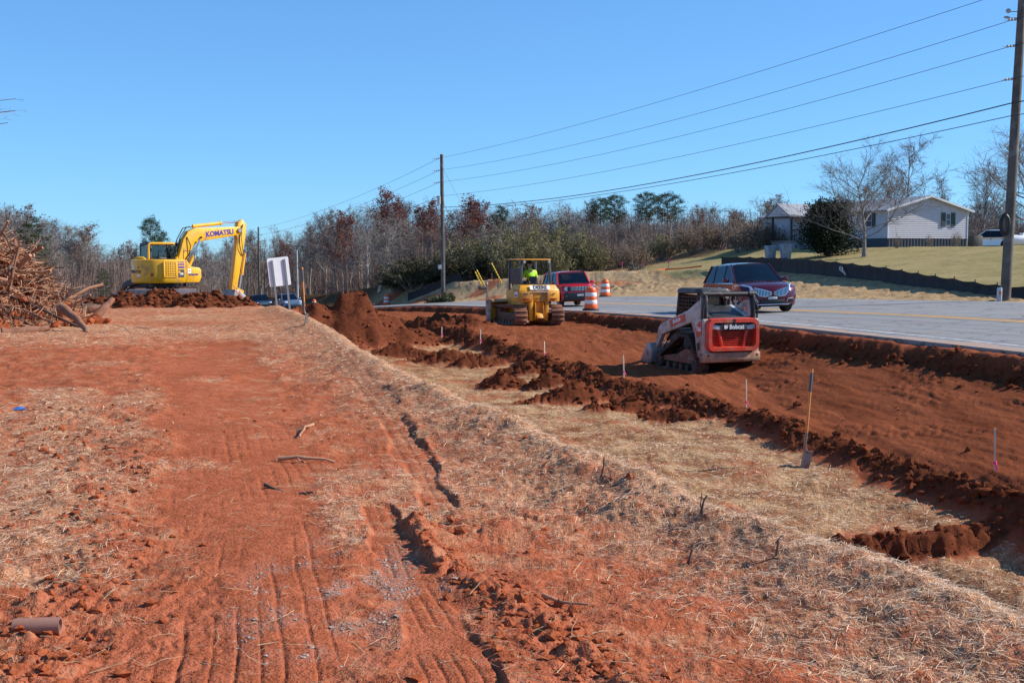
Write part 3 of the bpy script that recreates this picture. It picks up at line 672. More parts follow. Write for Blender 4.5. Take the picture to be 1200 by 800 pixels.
# ------------------------------------------------------------------ compact track loader
def track_loader(loc, rz, text=True, c1=BWHT, c2=BORG):
    T = empty('compact_track_loader', loc, rz)
    m = MB(); m.prism([(-1.18, .42), (-1.05, .30), (.95, .30), (1.05, .55), (1.0, 1.0), (-.35, 1.02), (-1.2, 1.0)], -.52, .52); m.build('chassis', GREYP, T, .02)
    # side fenders (white rear corner panels)
    for sx in (-1, 1):
        m = MB(); m.prism([(-1.26, .42), (-.95, .40), (-.80, .95), (-.62, 1.22), (-.95, 1.36), (-1.24, 1.34)], sx * .60, sx * .80); f = m.build('side_panel', c1, T, .03)
        d = MB(); d.prism([(-1.18, .98), (-.93, .88), (-.86, 1.10), (-1.05, 1.28), (-1.18, 1.28)], sx * .803, sx * .808); d.build('decal', c2, f)
        d = MB(); d.prism([(-1.10, .60), (-.98, .56), (-.94, .74), (-1.08, .80)], sx * .803, sx * .808); d.build('decal', BLK, f)
        if text: lettering('T66', .15, (sx * .812, -1.03, 1.09), *(SIDE_R if sx > 0 else SIDE_L), WHT, f, bold=.004)
    # tailgate: thick rounded orange frame around louvres
    def fr(o, dy): return rounded(-.74 + o, .74 - o, .56 + o * .9, 1.36 - o * .9, .16 - o * .4, 4)
    outer, inner = fr(0, 0), fr(.13, 0); n = len(outer); m = MB()
    y0, y1, yb = -1.30, -1.40, -1.22
    rings = [[(x, yb, z) for x, z in outer], [(x, y0, z) for x, z in outer], [(x * .97, y1, .96 + (z - .96) * .96) for x, z in outer], [(x * 1.03, y1, .96 + (z - .96) * 1.05) for x, z in inner], [(x, y0, z) for x, z in inner], [(x, yb, z) for x, z in inner]]
    m.loft(rings, True, False); tg = m.build('tailgate', c2, T, 0, True)
    m = MB(); m.box(-.66, .66, -1.25, -1.22, .6, 1.3); m.build('tailgate_backing', BLK, tg)
    m = MB()
    for i in range(10):
        z = .68 + i * .043
        m.hexa([(-.60, -1.30, z), (.60, -1.30, z), (.60, -1.255, z + .014), (-.60, -1.255, z + .014), (-.60, -1.303, z + .016), (.60, -1.303, z + .016), (.60, -1.258, z + .028), (-.60, -1.258, z + .028)])
    m.build('louvres', c2, tg)
    for sx in (-1, 1):
        m = MB(); m.hexa([(sx * .34, -1.335, .66), (sx * .26, -1.335, .66), (sx * .26, -1.26, .66), (sx * .34, -1.26, .66), (sx * .46, -1.335, 1.16), (sx * .38, -1.335, 1.16), (sx * .38, -1.26, 1.16), (sx * .46, -1.26, 1.16)]); m.build('grille_rib', c2, tg, .012)
        m = MB(); m.hexa([(sx * .62, -1.37, 1.10), (sx * .36, -1.37, 1.08), (sx * .36, -1.29, 1.08), (sx * .62, -1.29, 1.10), (sx * .62, -1.36, 1.22), (sx * .36, -1.36, 1.19), (sx * .36, -1.28, 1.19), (sx * .62, -1.28, 1.22)]); m.build('tail_lamp', LAMP, tg, .02)
        m = MB(); m.cyl((sx * .70, -1.325, .47), .03, .03, 'y', 12); m.build('reflector', REDL, tg)
    m = MB(); m.prism([(-.40, 1.06), (.40, 1.06), (.36, 1.24), (-.36, 1.24)], -1.38, -1.30, 'y'); bp = m.build('badge', BLK, tg, .02)
    if text:
        lettering('Bobcat', .15, (.07, -1.388, 1.15), *SIDE_B, WHT, bp, bold=.004)
        m = MB(); m.add([(x, -1.39, z) for x, z in ((-.27, 1.10), (-.19, 1.12), (-.18, 1.18), (-.20, 1.22), (-.23, 1.19), (-.27, 1.21), (-.29, 1.16))], [(0, 1, 2, 3, 4, 5, 6)]); m.build('emblem', WHT, bp)
    m = MB(); m.cyl((0, -1.39, 1.305), .045, .03, 'y', 12); m.build('latch', BLK, tg)
    m = MB(); m.prism([(-1.34, .40), (-1.30, .30), (-1.05, .28), (-1.05, .54), (-1.33, .54)], -.80, .80); m.build('rear_bumper', M('dusty_tan_steel', (.42, .27, .17), .7, 0, .25, 4, MUD, .3), T, .02)
    # hood with screen
    m = MB(); m.hexa([(-.60, -1.24, 1.30), (.60, -1.24, 1.30), (.50, -.36, 1.36), (-.50, -.36, 1.36), (-.60, -1.24, 1.35), (.60, -1.24, 1.35), (.50, -.36, 1.66), (-.50, -.36, 1.66)]); hd = m.build('engine_hood', GREYP, T, .02)
    m = MB(); m.hexa([(-.44, -1.10, 1.39), (.40, -1.10, 1.39), (.36, -.50, 1.60), (-.40, -.50, 1.60), (-.44, -1.10, 1.42), (.40, -1.10, 1.42), (.36, -.50, 1.63), (-.40, -.50, 1.63)])
    m.build('hood_screen', BLK, hd)
    m = MB(); m.hexa([(.44, -1.12, 1.38), (.58, -1.12, 1.38), (.50, -.45, 1.61), (.40, -.45, 1.61), (.44, -1.12, 1.41), (.58, -1.12, 1.41), (.50, -.45, 1.645), (.40, -.45, 1.645)]); m.build('hood_strip', LAMP, hd)
    m = MB(); m.tube([(.30, -.42, 1.55), (.30, -.42, 1.76), (.30, -.52, 1.84)], .055, 12); m.build('exhaust_pipe', BLK, T, 0, True)
    # cab
    m = MB(); yb0, yb1, zr = -.36, .82, 1.93
    for sx in (-1, 1):
        m.tube([(sx * .44, yb0, 1.0), (sx * .44, yb0, zr)], .045, 6); m.tube([(sx * .44, yb1, .95), (sx * .44, yb1 - .18, zr)], .045, 6); m.tube([(sx * .44, yb0, 1.03), (sx * .44, yb1, .97)], .04, 6)
    m.tube([(-.44, yb0, zr), (.44, yb0, zr)], .04, 6); m.tube([(-.44, yb1 - .18, zr), (.44, yb1 - .18, zr)], .04, 6); m.tube([(-.44, yb0, 1.40), (.44, yb0, 1.40)], .04, 6)
    cab = m.build('cab_frame', BLK, T)
    m = MB(); P = rounded(-.50, .50, -.42, .78, .16, 4)
    m.loft([[(x, y, 1.93) for x, y in P], [(x, y, 1.99) for x, y in P], [(x * .94, y * .96, 2.035) for x, y in P]], True, True); rf = m.build('cab_roof', GREYP, T, 0, True)
    for i in range(5):
        y = -.30 + i * .22; k = MB(); k.box(-.40, .40, y, y + .10, 2.03, 2.05); k.build('roof_rib', GREYP, rf, .008)
    for sx in (-1, 1):
        m = MB(); m.box(sx * .44 - .006, sx * .44 + .006, yb0 + .05, yb1 - .12, 1.06, 1.90); m.build('side_window', GLASS, cab)
        m = MB()
        for i in range(9): z = 1.10 + i * .09; m.box(sx * .465 - .008, sx * .465 + .008, yb0 + .05, yb1 - .2, z, z + .02)
        for i in range(6): y = yb0 + .1 + i * .17; m.box(sx * .480 - .006, sx * .480 + .006, y, y + .02, 1.08, 1.88)
        m.build('window_screen', BLK, cab)
    m = MB(); m.box(-.40, .40, yb0 - .005, yb0 + .005, 1.46, 1.88); m.build('rear_window', GLASS, cab)
    m = MB(); m.box(-.26, .26, -.15, .35, 1.0, 1.18); m.box(-.26, .26, -.2, -.08, 1.15, 1.66); m.build('seat', BLK, cab, .03)
    # lift towers, cross tube and arms
    for sx in (-1, 1):
        m = MB(); m.prism([(-1.22, 1.00), (-1.02, .98), (-.96, 1.40), (-1.00, 1.84), (-1.08, 1.97), (-1.17, 1.95), (-1.20, 1.80)], sx * .64, sx * .73); tw = m.build('lift_tower', BLK, T, .025)
        m = MB(); m.prism([(-1.12, 1.40), (-.80, 1.20), (-.45, 1.22), (.55, .98), (1.12, .84), (1.30, .60), (1.42, .46), (1.46, .62), (1.30, 1.02), (1.12, 1.14), (-.30, 1.52), (-.82, 1.76), (-1.06, 1.78)], sx * .58, sx * .72); ar = m.build('lift_arm', c1, T, .02)
        d = MB(); d.prism([(-.20, 1.26), (.60, 1.06), (.66, 1.22), (-.16, 1.43)], sx * .7232, sx * .729); dc = d.build('decal', c2, ar)
        if text:
            u = Vector((0, .97, -.243)) if sx > 0 else Vector((0, -.97, .243)); v = Vector((0, .243, .97)); lettering('Bobcat', .15, (sx * .734, .25, 1.245), u, v, WHT, dc, bold=.004)
        cylinder_ram(T, (sx * .56, -.75, .92), (sx * .56, -.95, 1.62), .045, .6, BLK); cylinder_ram(T, (sx * .52, .78, 1.02), (sx * .5, 1.42, .50), .04, .6, BLK)
        m = MB(); m.tube([(sx * .70, -1.18, 1.78), (sx * .78, -1.20, 1.60), (sx * .78, -1.16, 1.25), (sx * .70, -1.05, 1.05)], .025, 8); m.build('hydraulic_hose', HOSE, T, 0, True)
    m = MB(); m.tube([(-.66, -1.10, 1.93), (.66, -1.10, 1.93)], .062, 12); m.tube([(-.76, -1.10, 1.93), (-.56, -1.10, 1.93)], .082, 12); m.tube([(.56, -1.10, 1.93), (.76, -1.10, 1.93)], .082, 12); m.build('cross_tube', BLK, T, 0, True)
    # tracks
    circ = [(-.92, .17, .16), (.98, .17, .16), (-.20, .80, .12), (-.55, .76, .16)]
    loop = hull_loop(circ, 64)
    for sx in (-1, 1):
        xa, xb = sx * .54, sx * .88
        m = MB(); track_band(m, loop, min(xa, xb), max(xa, xb), .05)
        for i in range(0, 64):
            track_lug(m, loop[i], min(xa, xb), min(xa, xb) + .15 if i % 2 else max(xa, xb), .05, .035, -.002)
        tr = m.build('rubber_track', DMUD, T)
        for y, z, r in ((-.88, .20, .13), (.94, .20, .13), (-.52, .74, .15)):
            k = MB(); k.lathe([(r, -.13), (r, .13), (r * .6, .135), (r * .3, .15)] if sx > 0 else [(r * .3, -.15), (r * .6, -.135), (r, -.13), (r, .13)], (sx * .73, y, z), 18, 'x'); k.build('idler', DMUD, tr, 0, True)
        for i in range(4):
            k = MB(); k.cyl((sx * .73, -.5 + i * .34, .13), .085, .22, 'x', 14); k.build('roller', DMUD, tr, 0, True)
        k = MB(); k.prism([(-.85, .22), (.92, .22), (.80, .34), (.10, .42), (-.35, .58), (-.60, .58)], sx * .62, sx * .80); k.build('track_frame', MUDM, tr, .015)
    # bucket
    prof = [(1.42, .62), (1.38, .30), (1.42, .10), (1.58, .02), (2.10, .00), (2.12, .03), (1.62, .06), (1.48, .14), (1.45, .32), (1.47, .62)]
    m = MB(); m.prism(prof, -.88, .88); bk = m.build('bucket', STEEL, T, .008)
    for sx in (-1, 1):
        m = MB(); m.prism([(1.44, .62), (1.42, .12), (1.58, .02), (2.10, .01), (1.62, .60)], sx * .86, sx * .89); m.build('bucket_side', STEEL, bk, .006)
    m = MB(); m.box(-.5, .5, 1.30, 1.42, .15, .62); m.build('quick_coupler', BLK, T, .02)
    return T

bp = gpx(828, 29.0)
T = track_loader((bp.x, bp.y, bp.z - .03), R(20)); T.scale = (.93, .95, .97); tag(T, 'white and orange compact track loader with black cab on the graded red clay strip', 'track loader')

# ------------------------------------------------------------------ bulldozer
def dozer(loc, rz):
    T = empty('bulldozer', loc, rz)
    # hull and hood
    m = MB(); m.prism([(-1.05, .55), (-1.1, .30), (1.2, .30), (1.35, .60), (1.35, 1.35), (.55, 1.45), (.45, 1.0), (-.9, .98)], -.48, .48); m.build('hull', DYEL, T, .03)
    m = MB(); m.prism([(.55, 1.0), (1.5, .95), (1.52, 1.42), (.55, 1.52)], -.42, .42); m.build('engine_hood', DYEL, T, .04)
    # rear housing: two shouldered tanks with a recess between
    for sx in (-1, 1):
        m = MB(); m.hexa([(sx * .36, -1.36, .98), (sx * 1.02, -1.28, .98), (sx * 1.02, -.35, .98), (sx * .36, -.35, .98), (sx * .36, -1.36, 1.40), (sx * 1.02, -1.28, 1.40), (sx * 1.02, -.35, 1.45), (sx * .36, -.35, 1.45)]); rp = m.build('rear_tank', DYEL, T, .03)
        m = MB(); m.hexa([(sx * .0, -1.36, 1.403), (sx * 1.02, -1.28, 1.403), (sx * 1.02, -.35, 1.453), (sx * .0, -.35, 1.453), (sx * .0, -1.22, 1.64), (sx * .88, -1.14, 1.64), (sx * .88, -.40, 1.66), (sx * .0, -.40, 1.66)]); m.build('rear_cowl', DYEL, T, .03)
        m = MB(); m.box(sx * .69 - .15, sx * .69 + .15, -1.36, -1.33, 1.055, 1.115); m.build('tail_lamp', REDL, rp, .006)
        m = MB(); m.box(sx * .5 - .02, sx * .5 + .02, -1.369, -1.352, 1.02, 1.05); m.build('reflector', REDL, rp)
        lettering('450K' if sx < 0 else 'LGP', .10, (sx * .70, -1.345, 1.29), Vector((1, sx * .12, 0)), (0, 0, 1), NAVY, rp, bold=.002)
        m = MB(); m.box(sx * 1.022, sx * 1.03, -1.15, -.85, 1.16, 1.38); pl = m.build('side_decal', WHT, rp)
        m = MB(); m.box(sx * 1.024, sx * 1.036, -1.09, -.91, 1.19, 1.26); m.build('side_decal_print', NAVY, pl)
    m = MB(); m.box(-.36, .36, -1.27, -.35, .98, 1.402); m.build('rear_recess_panel', DYEL, T, .01)
    # name plate on the sloping cowl
    n = Vector((0, -.86, .50)).normalized(); u = Vector((1, 0, 0)); v = Vector((0, .50, .86)).normalized(); c = Vector((.02, -1.29, 1.535)) + n * .012
    m = MB(); q = [c + u * a + v * b for a, b in ((-.50, -.095), (.50, -.095), (.50, .10), (-.50, .10))]; m.hexa([p - n * .01 for p in q] + [p + n * .006 for p in q]); pl = m.build('name_plate', WHT, T)
    lettering('DEERE', .215, c + n * .01, u, v, M('black_print', (.02, .02, .02), .5), pl, bold=.010, sx=1.12)
    m = MB(); m.box(-.38, .40, -1.376, -1.362, 1.36, 1.395); m.build('warning_strip', M('pale_grey_decal', (.55, .54, .52), .5), T)
    # drawbar block and rear frame below
    for sx in (-1, 1):
        m = MB(); m.hexa([(sx * .46, -1.22, .22), (sx * .30, -1.22, .22), (sx * .30, -1.0, .22), (sx * .46, -1.0, .22), (sx * .50, -1.30, 1.0), (sx * .30, -1.30, 1.0), (sx * .30, -1.0, 1.0), (sx * .50, -1.0, 1.0)]); m.build('frame_upright', DYEL, T, .02)
        m = MB(); m.hexa([(sx * .22, -1.34, .30), (sx * .18, -1.34, .30), (sx * .18, -1.0, .30), (sx * .22, -1.0, .30), (sx * .22, -1.30, .95), (sx * .18, -1.30, .95), (sx * .18, -1.0, .95), (sx * .22, -1.0, .95)]); m.build('tow_cheek', DYEL, T, .01)
    m = MB(); m.prism([(-1.42, .34), (-1.05, .26), (-1.05, .60), (-1.30, .52)], -.15, .15); m.build('drawbar', DYEL, T, .02)
    m = MB(); m.box(-.30, .30, -1.12, -1.0, .25, .97); m.build('transmission_cover', DYEL, T, .01)
    # tracks with separate grouser pads
    circ = [(-1.0, .44, .33), (1.05, .42, .31), (-.7, .15, .08), (.75, .15, .08)]
    NPAD = 40; loop = hull_loop(circ, NPAD); pitch = math.hypot(loop[1][0] - loop[0][0], loop[1][1] - loop[0][1])
    pm = MB(); pm.prism([(-pitch * .47, 0), (pitch * .47, 0), (pitch * .47, .03), (pitch * .05, .035), (pitch * .02, .085), (-pitch * .12, .085), (-pitch * .14, .035), (-pitch * .47, .03)], -.31, .31)
    pad = pm.mesh('track_pad', MUDM, .006)
    for sx in (-1, 1):
        m = MB(); track_band(m, hull_loop(circ, 60), sx * .90 - .12, sx * .90 + .12, .06); tr = m.build('crawler_track', MUDM, T)
        for y, z, ty, tz in loop:
            o = bpy.data.objects.new('track_pad', pad); COL.objects.link(o); o.parent = tr
            a = math.atan2(tz, ty); o.matrix_local = Matrix.Translation((sx * .92, y, z)) @ Matrix.Rotation(a + math.pi, 4, 'X')
        k = MB(); k.lathe([(.28, -.09), (.28, .09), (.20, .095), (.1, .13)] if sx > 0 else [(.1, -.13), (.20, -.095), (.28, -.09), (.28, .09)], (sx * .95, -1.0, .44), 20, 'x'); k.build('sprocket', MUDM, tr, 0, True)
        k = MB(); k.cyl((sx * .95, 1.05, .42), .26, .2, 'x', 20); k.build('idler', MUDM, tr, 0, True)
        for i in range(5): k = MB(); k.cyl((sx * .95, -.62 + i * .33, .19), .10, .22, 'x', 12); k.build('roller', MUDM, tr, 0, True)
        k = MB(); k.box(sx * .95 - .11, sx * .95 + .11, -.75, .85, .24, .52); k.build('track_frame', MUDM, tr, .02)
    # canopy
    posts = [(-.74, -.95), (.74, -.95), (-.70, .45), (.70, .45)]
    for i, (x, y) in enumerate(posts):
        k = MB(); k.hexa([(x - .05, y - .05, 1.42), (x + .05, y - .05, 1.42), (x + .05, y + .05, 1.42), (x - .05, y + .05, 1.42), (x * .93 - .045, y + .06, 2.62), (x * .93 + .045, y + .06, 2.62), (x * .93 + .045, y + .15, 2.62), (x * .93 - .045, y + .15, 2.62)]); k.build('canopy_post', M('grey_post_paint', (.05, .058, .068), .45, 0, .15, 4, DUST, .1), T, .012)
    m = MB(); P = rounded(-.76, .76, -.98, .62, .10, 3); m.loft([[(x, y, 2.625) for x, y in P], [(x, y, 2.66) for x, y in P], [(x * .95, y * .95, 2.675) for x, y in P]]); m.build('canopy_roof', DYEL, T, 0, True)
    m = MB(); m.box(-.66, .66, -.86, .50, 2.600, 2.618); m.build('canopy_lining', BLK, T)
    for sx in (-1, 1): k = MB(); k.box(sx * .62 - .05, sx * .62 + .05, -1.03, -.96, 2.50, 2.60); k.build('work_lamp', LAMP, T, .01)
    m = MB(); m.box(-.70, -.66, -.8, .35, 1.66, 2.3); m.build('side_screen', BLK, T)
    m = MB()
    for i in range(7): m.box(-.735, -.715, -.8, .3, 1.72 + i * .08, 1.745 + i * .08)
    m.build('side_grille', BLK, T)
    m = MB(); m.box(-.74, .74, -1.0, -.93, 1.655, 1.70); m.build('rear_rail', BLK, T, .01)
    m = MB(); m.box(-.55, -.40, -1.12, -.98, 1.66, 1.74); m.ball((-.42, -1.07, 1.73), .07, 10, 6); m.build('filler_cap', BLK, T, .01)
    m = MB(); m.box(-.27, .27, -.62, -.1, 1.45, 1.60); m.build('seat_cushion', BLK, T, .04)
    m = MB(); P = rounded(-.20, .20, 1.58, 1.98, .12, 4); m.loft([[(x, -.70, z) for x, z in P], [(x, -.58, z) for x, z in P]]); m.build('seat_back', BLK, T, .02)
    for x, z in ((.30, 2.02), (-.45, 1.85), (.42, 1.80)):
        m = MB(); m.tube([(x, .30, 1.5), (x, .25, z)], .02, 8); m.ball((x, .25, z + .04), .045, 10, 6); m.build('control_lever', LAMP, T, 0, True)
    m = MB(); m.box(-.4, .4, .46, .60, 1.5, 1.78); m.build('dash', BLK, T, .03)
    m = MB(); m.tube([(-.30, .95, 1.5), (-.30, .95, 2.0)], .05, 10); m.build('exhaust_stack', BLK, T, 0, True)
    # blade with push arms; angled
    bl = MB(); prof = [(1.72, .10), (1.80, .10), (1.72, .45), (1.72, .75), (1.84, .98), (1.78, 1.0), (1.62, .80), (1.60, .42), (1.70, .12)]
    bl.prism(prof, -1.5, 1.5); m4 = Matrix.Translation((0, 1.72, 0)) @ Matrix.Rotation(R(18), 4, 'Z') @ Matrix.Translation((0, -1.72, 0)); bl.xf(m4); b = bl.build('blade', DYEL, T, .01)
    for x0, x1 in ((-1.53, -1.5), (1.5, 1.53)):
        e = MB(); e.prism([(1.54, .06), (1.86, .06), (1.90, 1.02), (1.54, .95)], x0, x1); e.xf(m4); e.build('blade_end', STEEL, b)
    e = MB(); e.prism([(1.56, .86), (1.78, 1.0), (1.80, 1.02), (1.56, 1.00), (1.30, .92)], -1.48, 1.48); e.xf(m4); e.build('blade_top', M('orange_dusty_top', (.62, .25, .04), .6, 0, .1, 4, DUST, .35), b, .01)
    e = MB(); e.prism([(1.70, .02), (1.84, .02), (1.82, .16), (1.72, .16)], -1.51, 1.51); e.xf(m4); e.build('cutting_edge', STEEL, b)
    for sx in (-1, 1):
        e = MB(); e.box(sx * .52 - .07, sx * .52 + .07, .2, 1.62, .30, .48); e.build('push_arm', DYEL, T, .02)
        cylinder_ram(T, (sx * .36, 1.25, 1.05), (sx * .42, 1.62, .62), .05, .6, DYEL)
    return T
DZ_Y = 45.2
dz = gpx(618, DZ_Y); D = dozer((dz.x, dz.y, gz(dz.x - .6, dz.y - .6) - .03), R(21)); D.scale = (.80, .93, .93)
tag(D, 'yellow crawler bulldozer with open canopy pushing soil beside the pavement edge', 'bulldozer')

# ------------------------------------------------------------------ people (skin-modifier figures)
def figure(name, joints, edges, radii, mat, parent=None, sub=1):
    me = bpy.data.meshes.new(name); me.from_pydata(joints, edges, []); o = bpy.data.objects.new(name, me); COL.objects.link(o)
    o.modifiers.new('skin', 'SKIN'); sv = me.skin_vertices[0].data
    for i, r in enumerate(radii): sv[i].radius = r if hasattr(r, '__len__') else (r, r)
    sv[0].use_root = True
    s_ = o.modifiers.new('sub', 'SUBSURF'); s_.levels = sub; s_.render_levels = sub
    bpy.context.view_layer.update()
    m2 = bpy.data.meshes.new_from_object(o.evaluated_get(bpy.context.evaluated_depsgraph_get()))
    COL.objects.unlink(o); bpy.data.objects.remove(o)
    m2.materials.clear(); m2.materials.append(mat); m2.name = name
    for p in m2.polygons: p.use_smooth = True
    n = bpy.data.objects.new(name, m2); COL.objects.link(n)
    if parent is not None: n.parent = parent
    return n
SKIN = M('skin', (.42, .24, .17), .55, 0, .05); LIME = M('lime_hivis_cloth', (.42, .80, .03), .75, 0, .08, 10, bump=.2)
JEANS = M('dark_denim', (.05, .06, .10), .85, 0, .15); CAPM = M('dark_blue_cap', (.02, .03, .06), .8); GREYC = M('grey_shirt', (.20, .20, .21), .8); REDC = M('dark_red_shirt', (.22, .03, .03), .8)
def seated(loc, rz, jacket, cap, wheel=.42, label='', sc=1.0, lean=0.0, turn=0.0, name='person'):
    root = empty(name, loc, rz, sc=sc)
    # joints: 0 pelvis 1 waist 2 chest 3 neck 4 head-base 5 head 6/7 shoulder 8/9 elbow 10/11 wrist 12/13 hip 14/15 knee 16/17 ankle 18/19 toe
    J = [(0, 0, .10), (0, -.02, .30), (0, .0, .50), (0, .02, .62), (0, .04, .70), (0, .06, .82),
         (-.19, .0, .54), (.19, .0, .54), (-.30, .12, .30), (.30, .12, .30), (-.20, wheel, .32), (.20, wheel, .32),
         (-.10, .04, .09), (.10, .04, .09), (-.13, .46, .13), (.13, .46, .13), (-.13, .56, -.28), (.13, .56, -.28), (-.14, .72, -.32), (.14, .72, -.32)]
    J = [(x, y + lean * max(0, z), z) for x, y, z in J]
    E = [(0, 1), (1, 2), (2, 3), (3, 4), (4, 5), (2, 6), (2, 7), (6, 8), (7, 9), (8, 10), (9, 11), (0, 12), (0, 13), (12, 14), (13, 15), (14, 16), (15, 17), (16, 18), (17, 19)]
    Rd = [.13, .12, .13, .055, .065, .095, .06, .06, .042, .042, .03, .03, .085, .085, .06, .06, .04, .04, .035, .035]
    # hands: palm and five fingers on each wrist
    base = len(J)
    for k, w0 in ((0, 10), (1, 11)):
        wx, wy, wz = J[w0]; J.append((wx, wy + .07, wz + .01)); E.append((w0, len(J) - 1)); Rd.append((.034, .016)); pi = len(J) - 1
        for q in range(4):
            J.append((wx - .03 + .02 * q, wy + .13, wz + .015)); E.append((pi, len(J) - 1)); Rd.append(.009)
            J.append((wx - .03 + .02 * q, wy + .15, wz - .025 + .004 * (q % 3))); E.append((len(J) - 2, len(J) - 1)); Rd.append(.008)
        J.append((wx + (.05 if k == 0 else -.05), wy + .09, wz + .02)); E.append((pi, len(J) - 1)); Rd.append(.010)
    figure('body', J, E, Rd, SKIN, root)
    jj = [0, 1, 2, 6, 7, 8, 9, 10, 11]; mp = {a: i for i, a in enumerate(jj)}
    JE = [(mp[a], mp[b]) for a, b in E if a in mp and b in mp]
    figure('jacket', [J[a] for a in jj], JE, [.165, .16, .165, .088, .088, .066, .066, .046, .046], jacket, root)
    m = MB(); y = J[3][1]; m.lathe([(.10, .57), (.095, .63), (.075, .67)], (0, y - .01, 0), 14); m.build('collar', jacket, root, 0, True)
    lj = [0, 12, 13, 14, 15, 16, 17]; mp = {a: i for i, a in enumerate(lj)}
    figure('trousers', [J[a] for a in lj], [(mp[a], mp[b]) for a, b in E if a in mp and b in mp], [.15, .10, .10, .075, .075, .06, .06], JEANS, root)
    hx, hy, hz = J[5]
    f = MB(); f.ball((0, hy + .02, hz + .0), (.082, .10, .115), 14, 10); f.tube([(0, hy + .115, hz + .02), (0, hy + .135, hz - .02)], [.008, .016], 6)
    for sx in (-1, 1): f.ball((sx * .082, hy + .01, hz - .005), (.012, .022, .032), 8, 6)
    hd = f.build('head', SKIN, root, 0, True)
    f = MB(); f.box(-.028, .028, hy + .108, hy + .118, hz - .055, hz - .045); f.build('mouth', REDC, hd)
    for sx in (-1, 1): f = MB(); f.ball((sx * .034, hy + .108, hz + .018), .011, 8, 6); f.build('eye', BLK, hd, 0, True)
    if cap is not None:
        f = MB(); f.lathe([(.098, .015), (.102, .05), (.092, .10), (.06, .135), (.01, .145)], (0, hy + .015, hz), 16); f.box(-.06, .06, hy + .09, hy + .19, hz + .035, hz + .05); f.build('cap', cap, root, 0, True)
    else:
        f = MB(); f.ball((0, hy + .005, hz + .02), (.092, .105, .115), 14, 9); f.build('hair', M('brown_hair', (.06, .035, .02), .7), root, 0, True)
    return root
bpy.context.view_layer.update()
q = D.matrix_world @ Vector((0, -.32, 1.60))
op = seated(q, R(21), LIME, CAPM, .45, sc=.97); tag(op, 'seated person in a lime hi-vis jacket and dark cap driving the bulldozer', 'person')

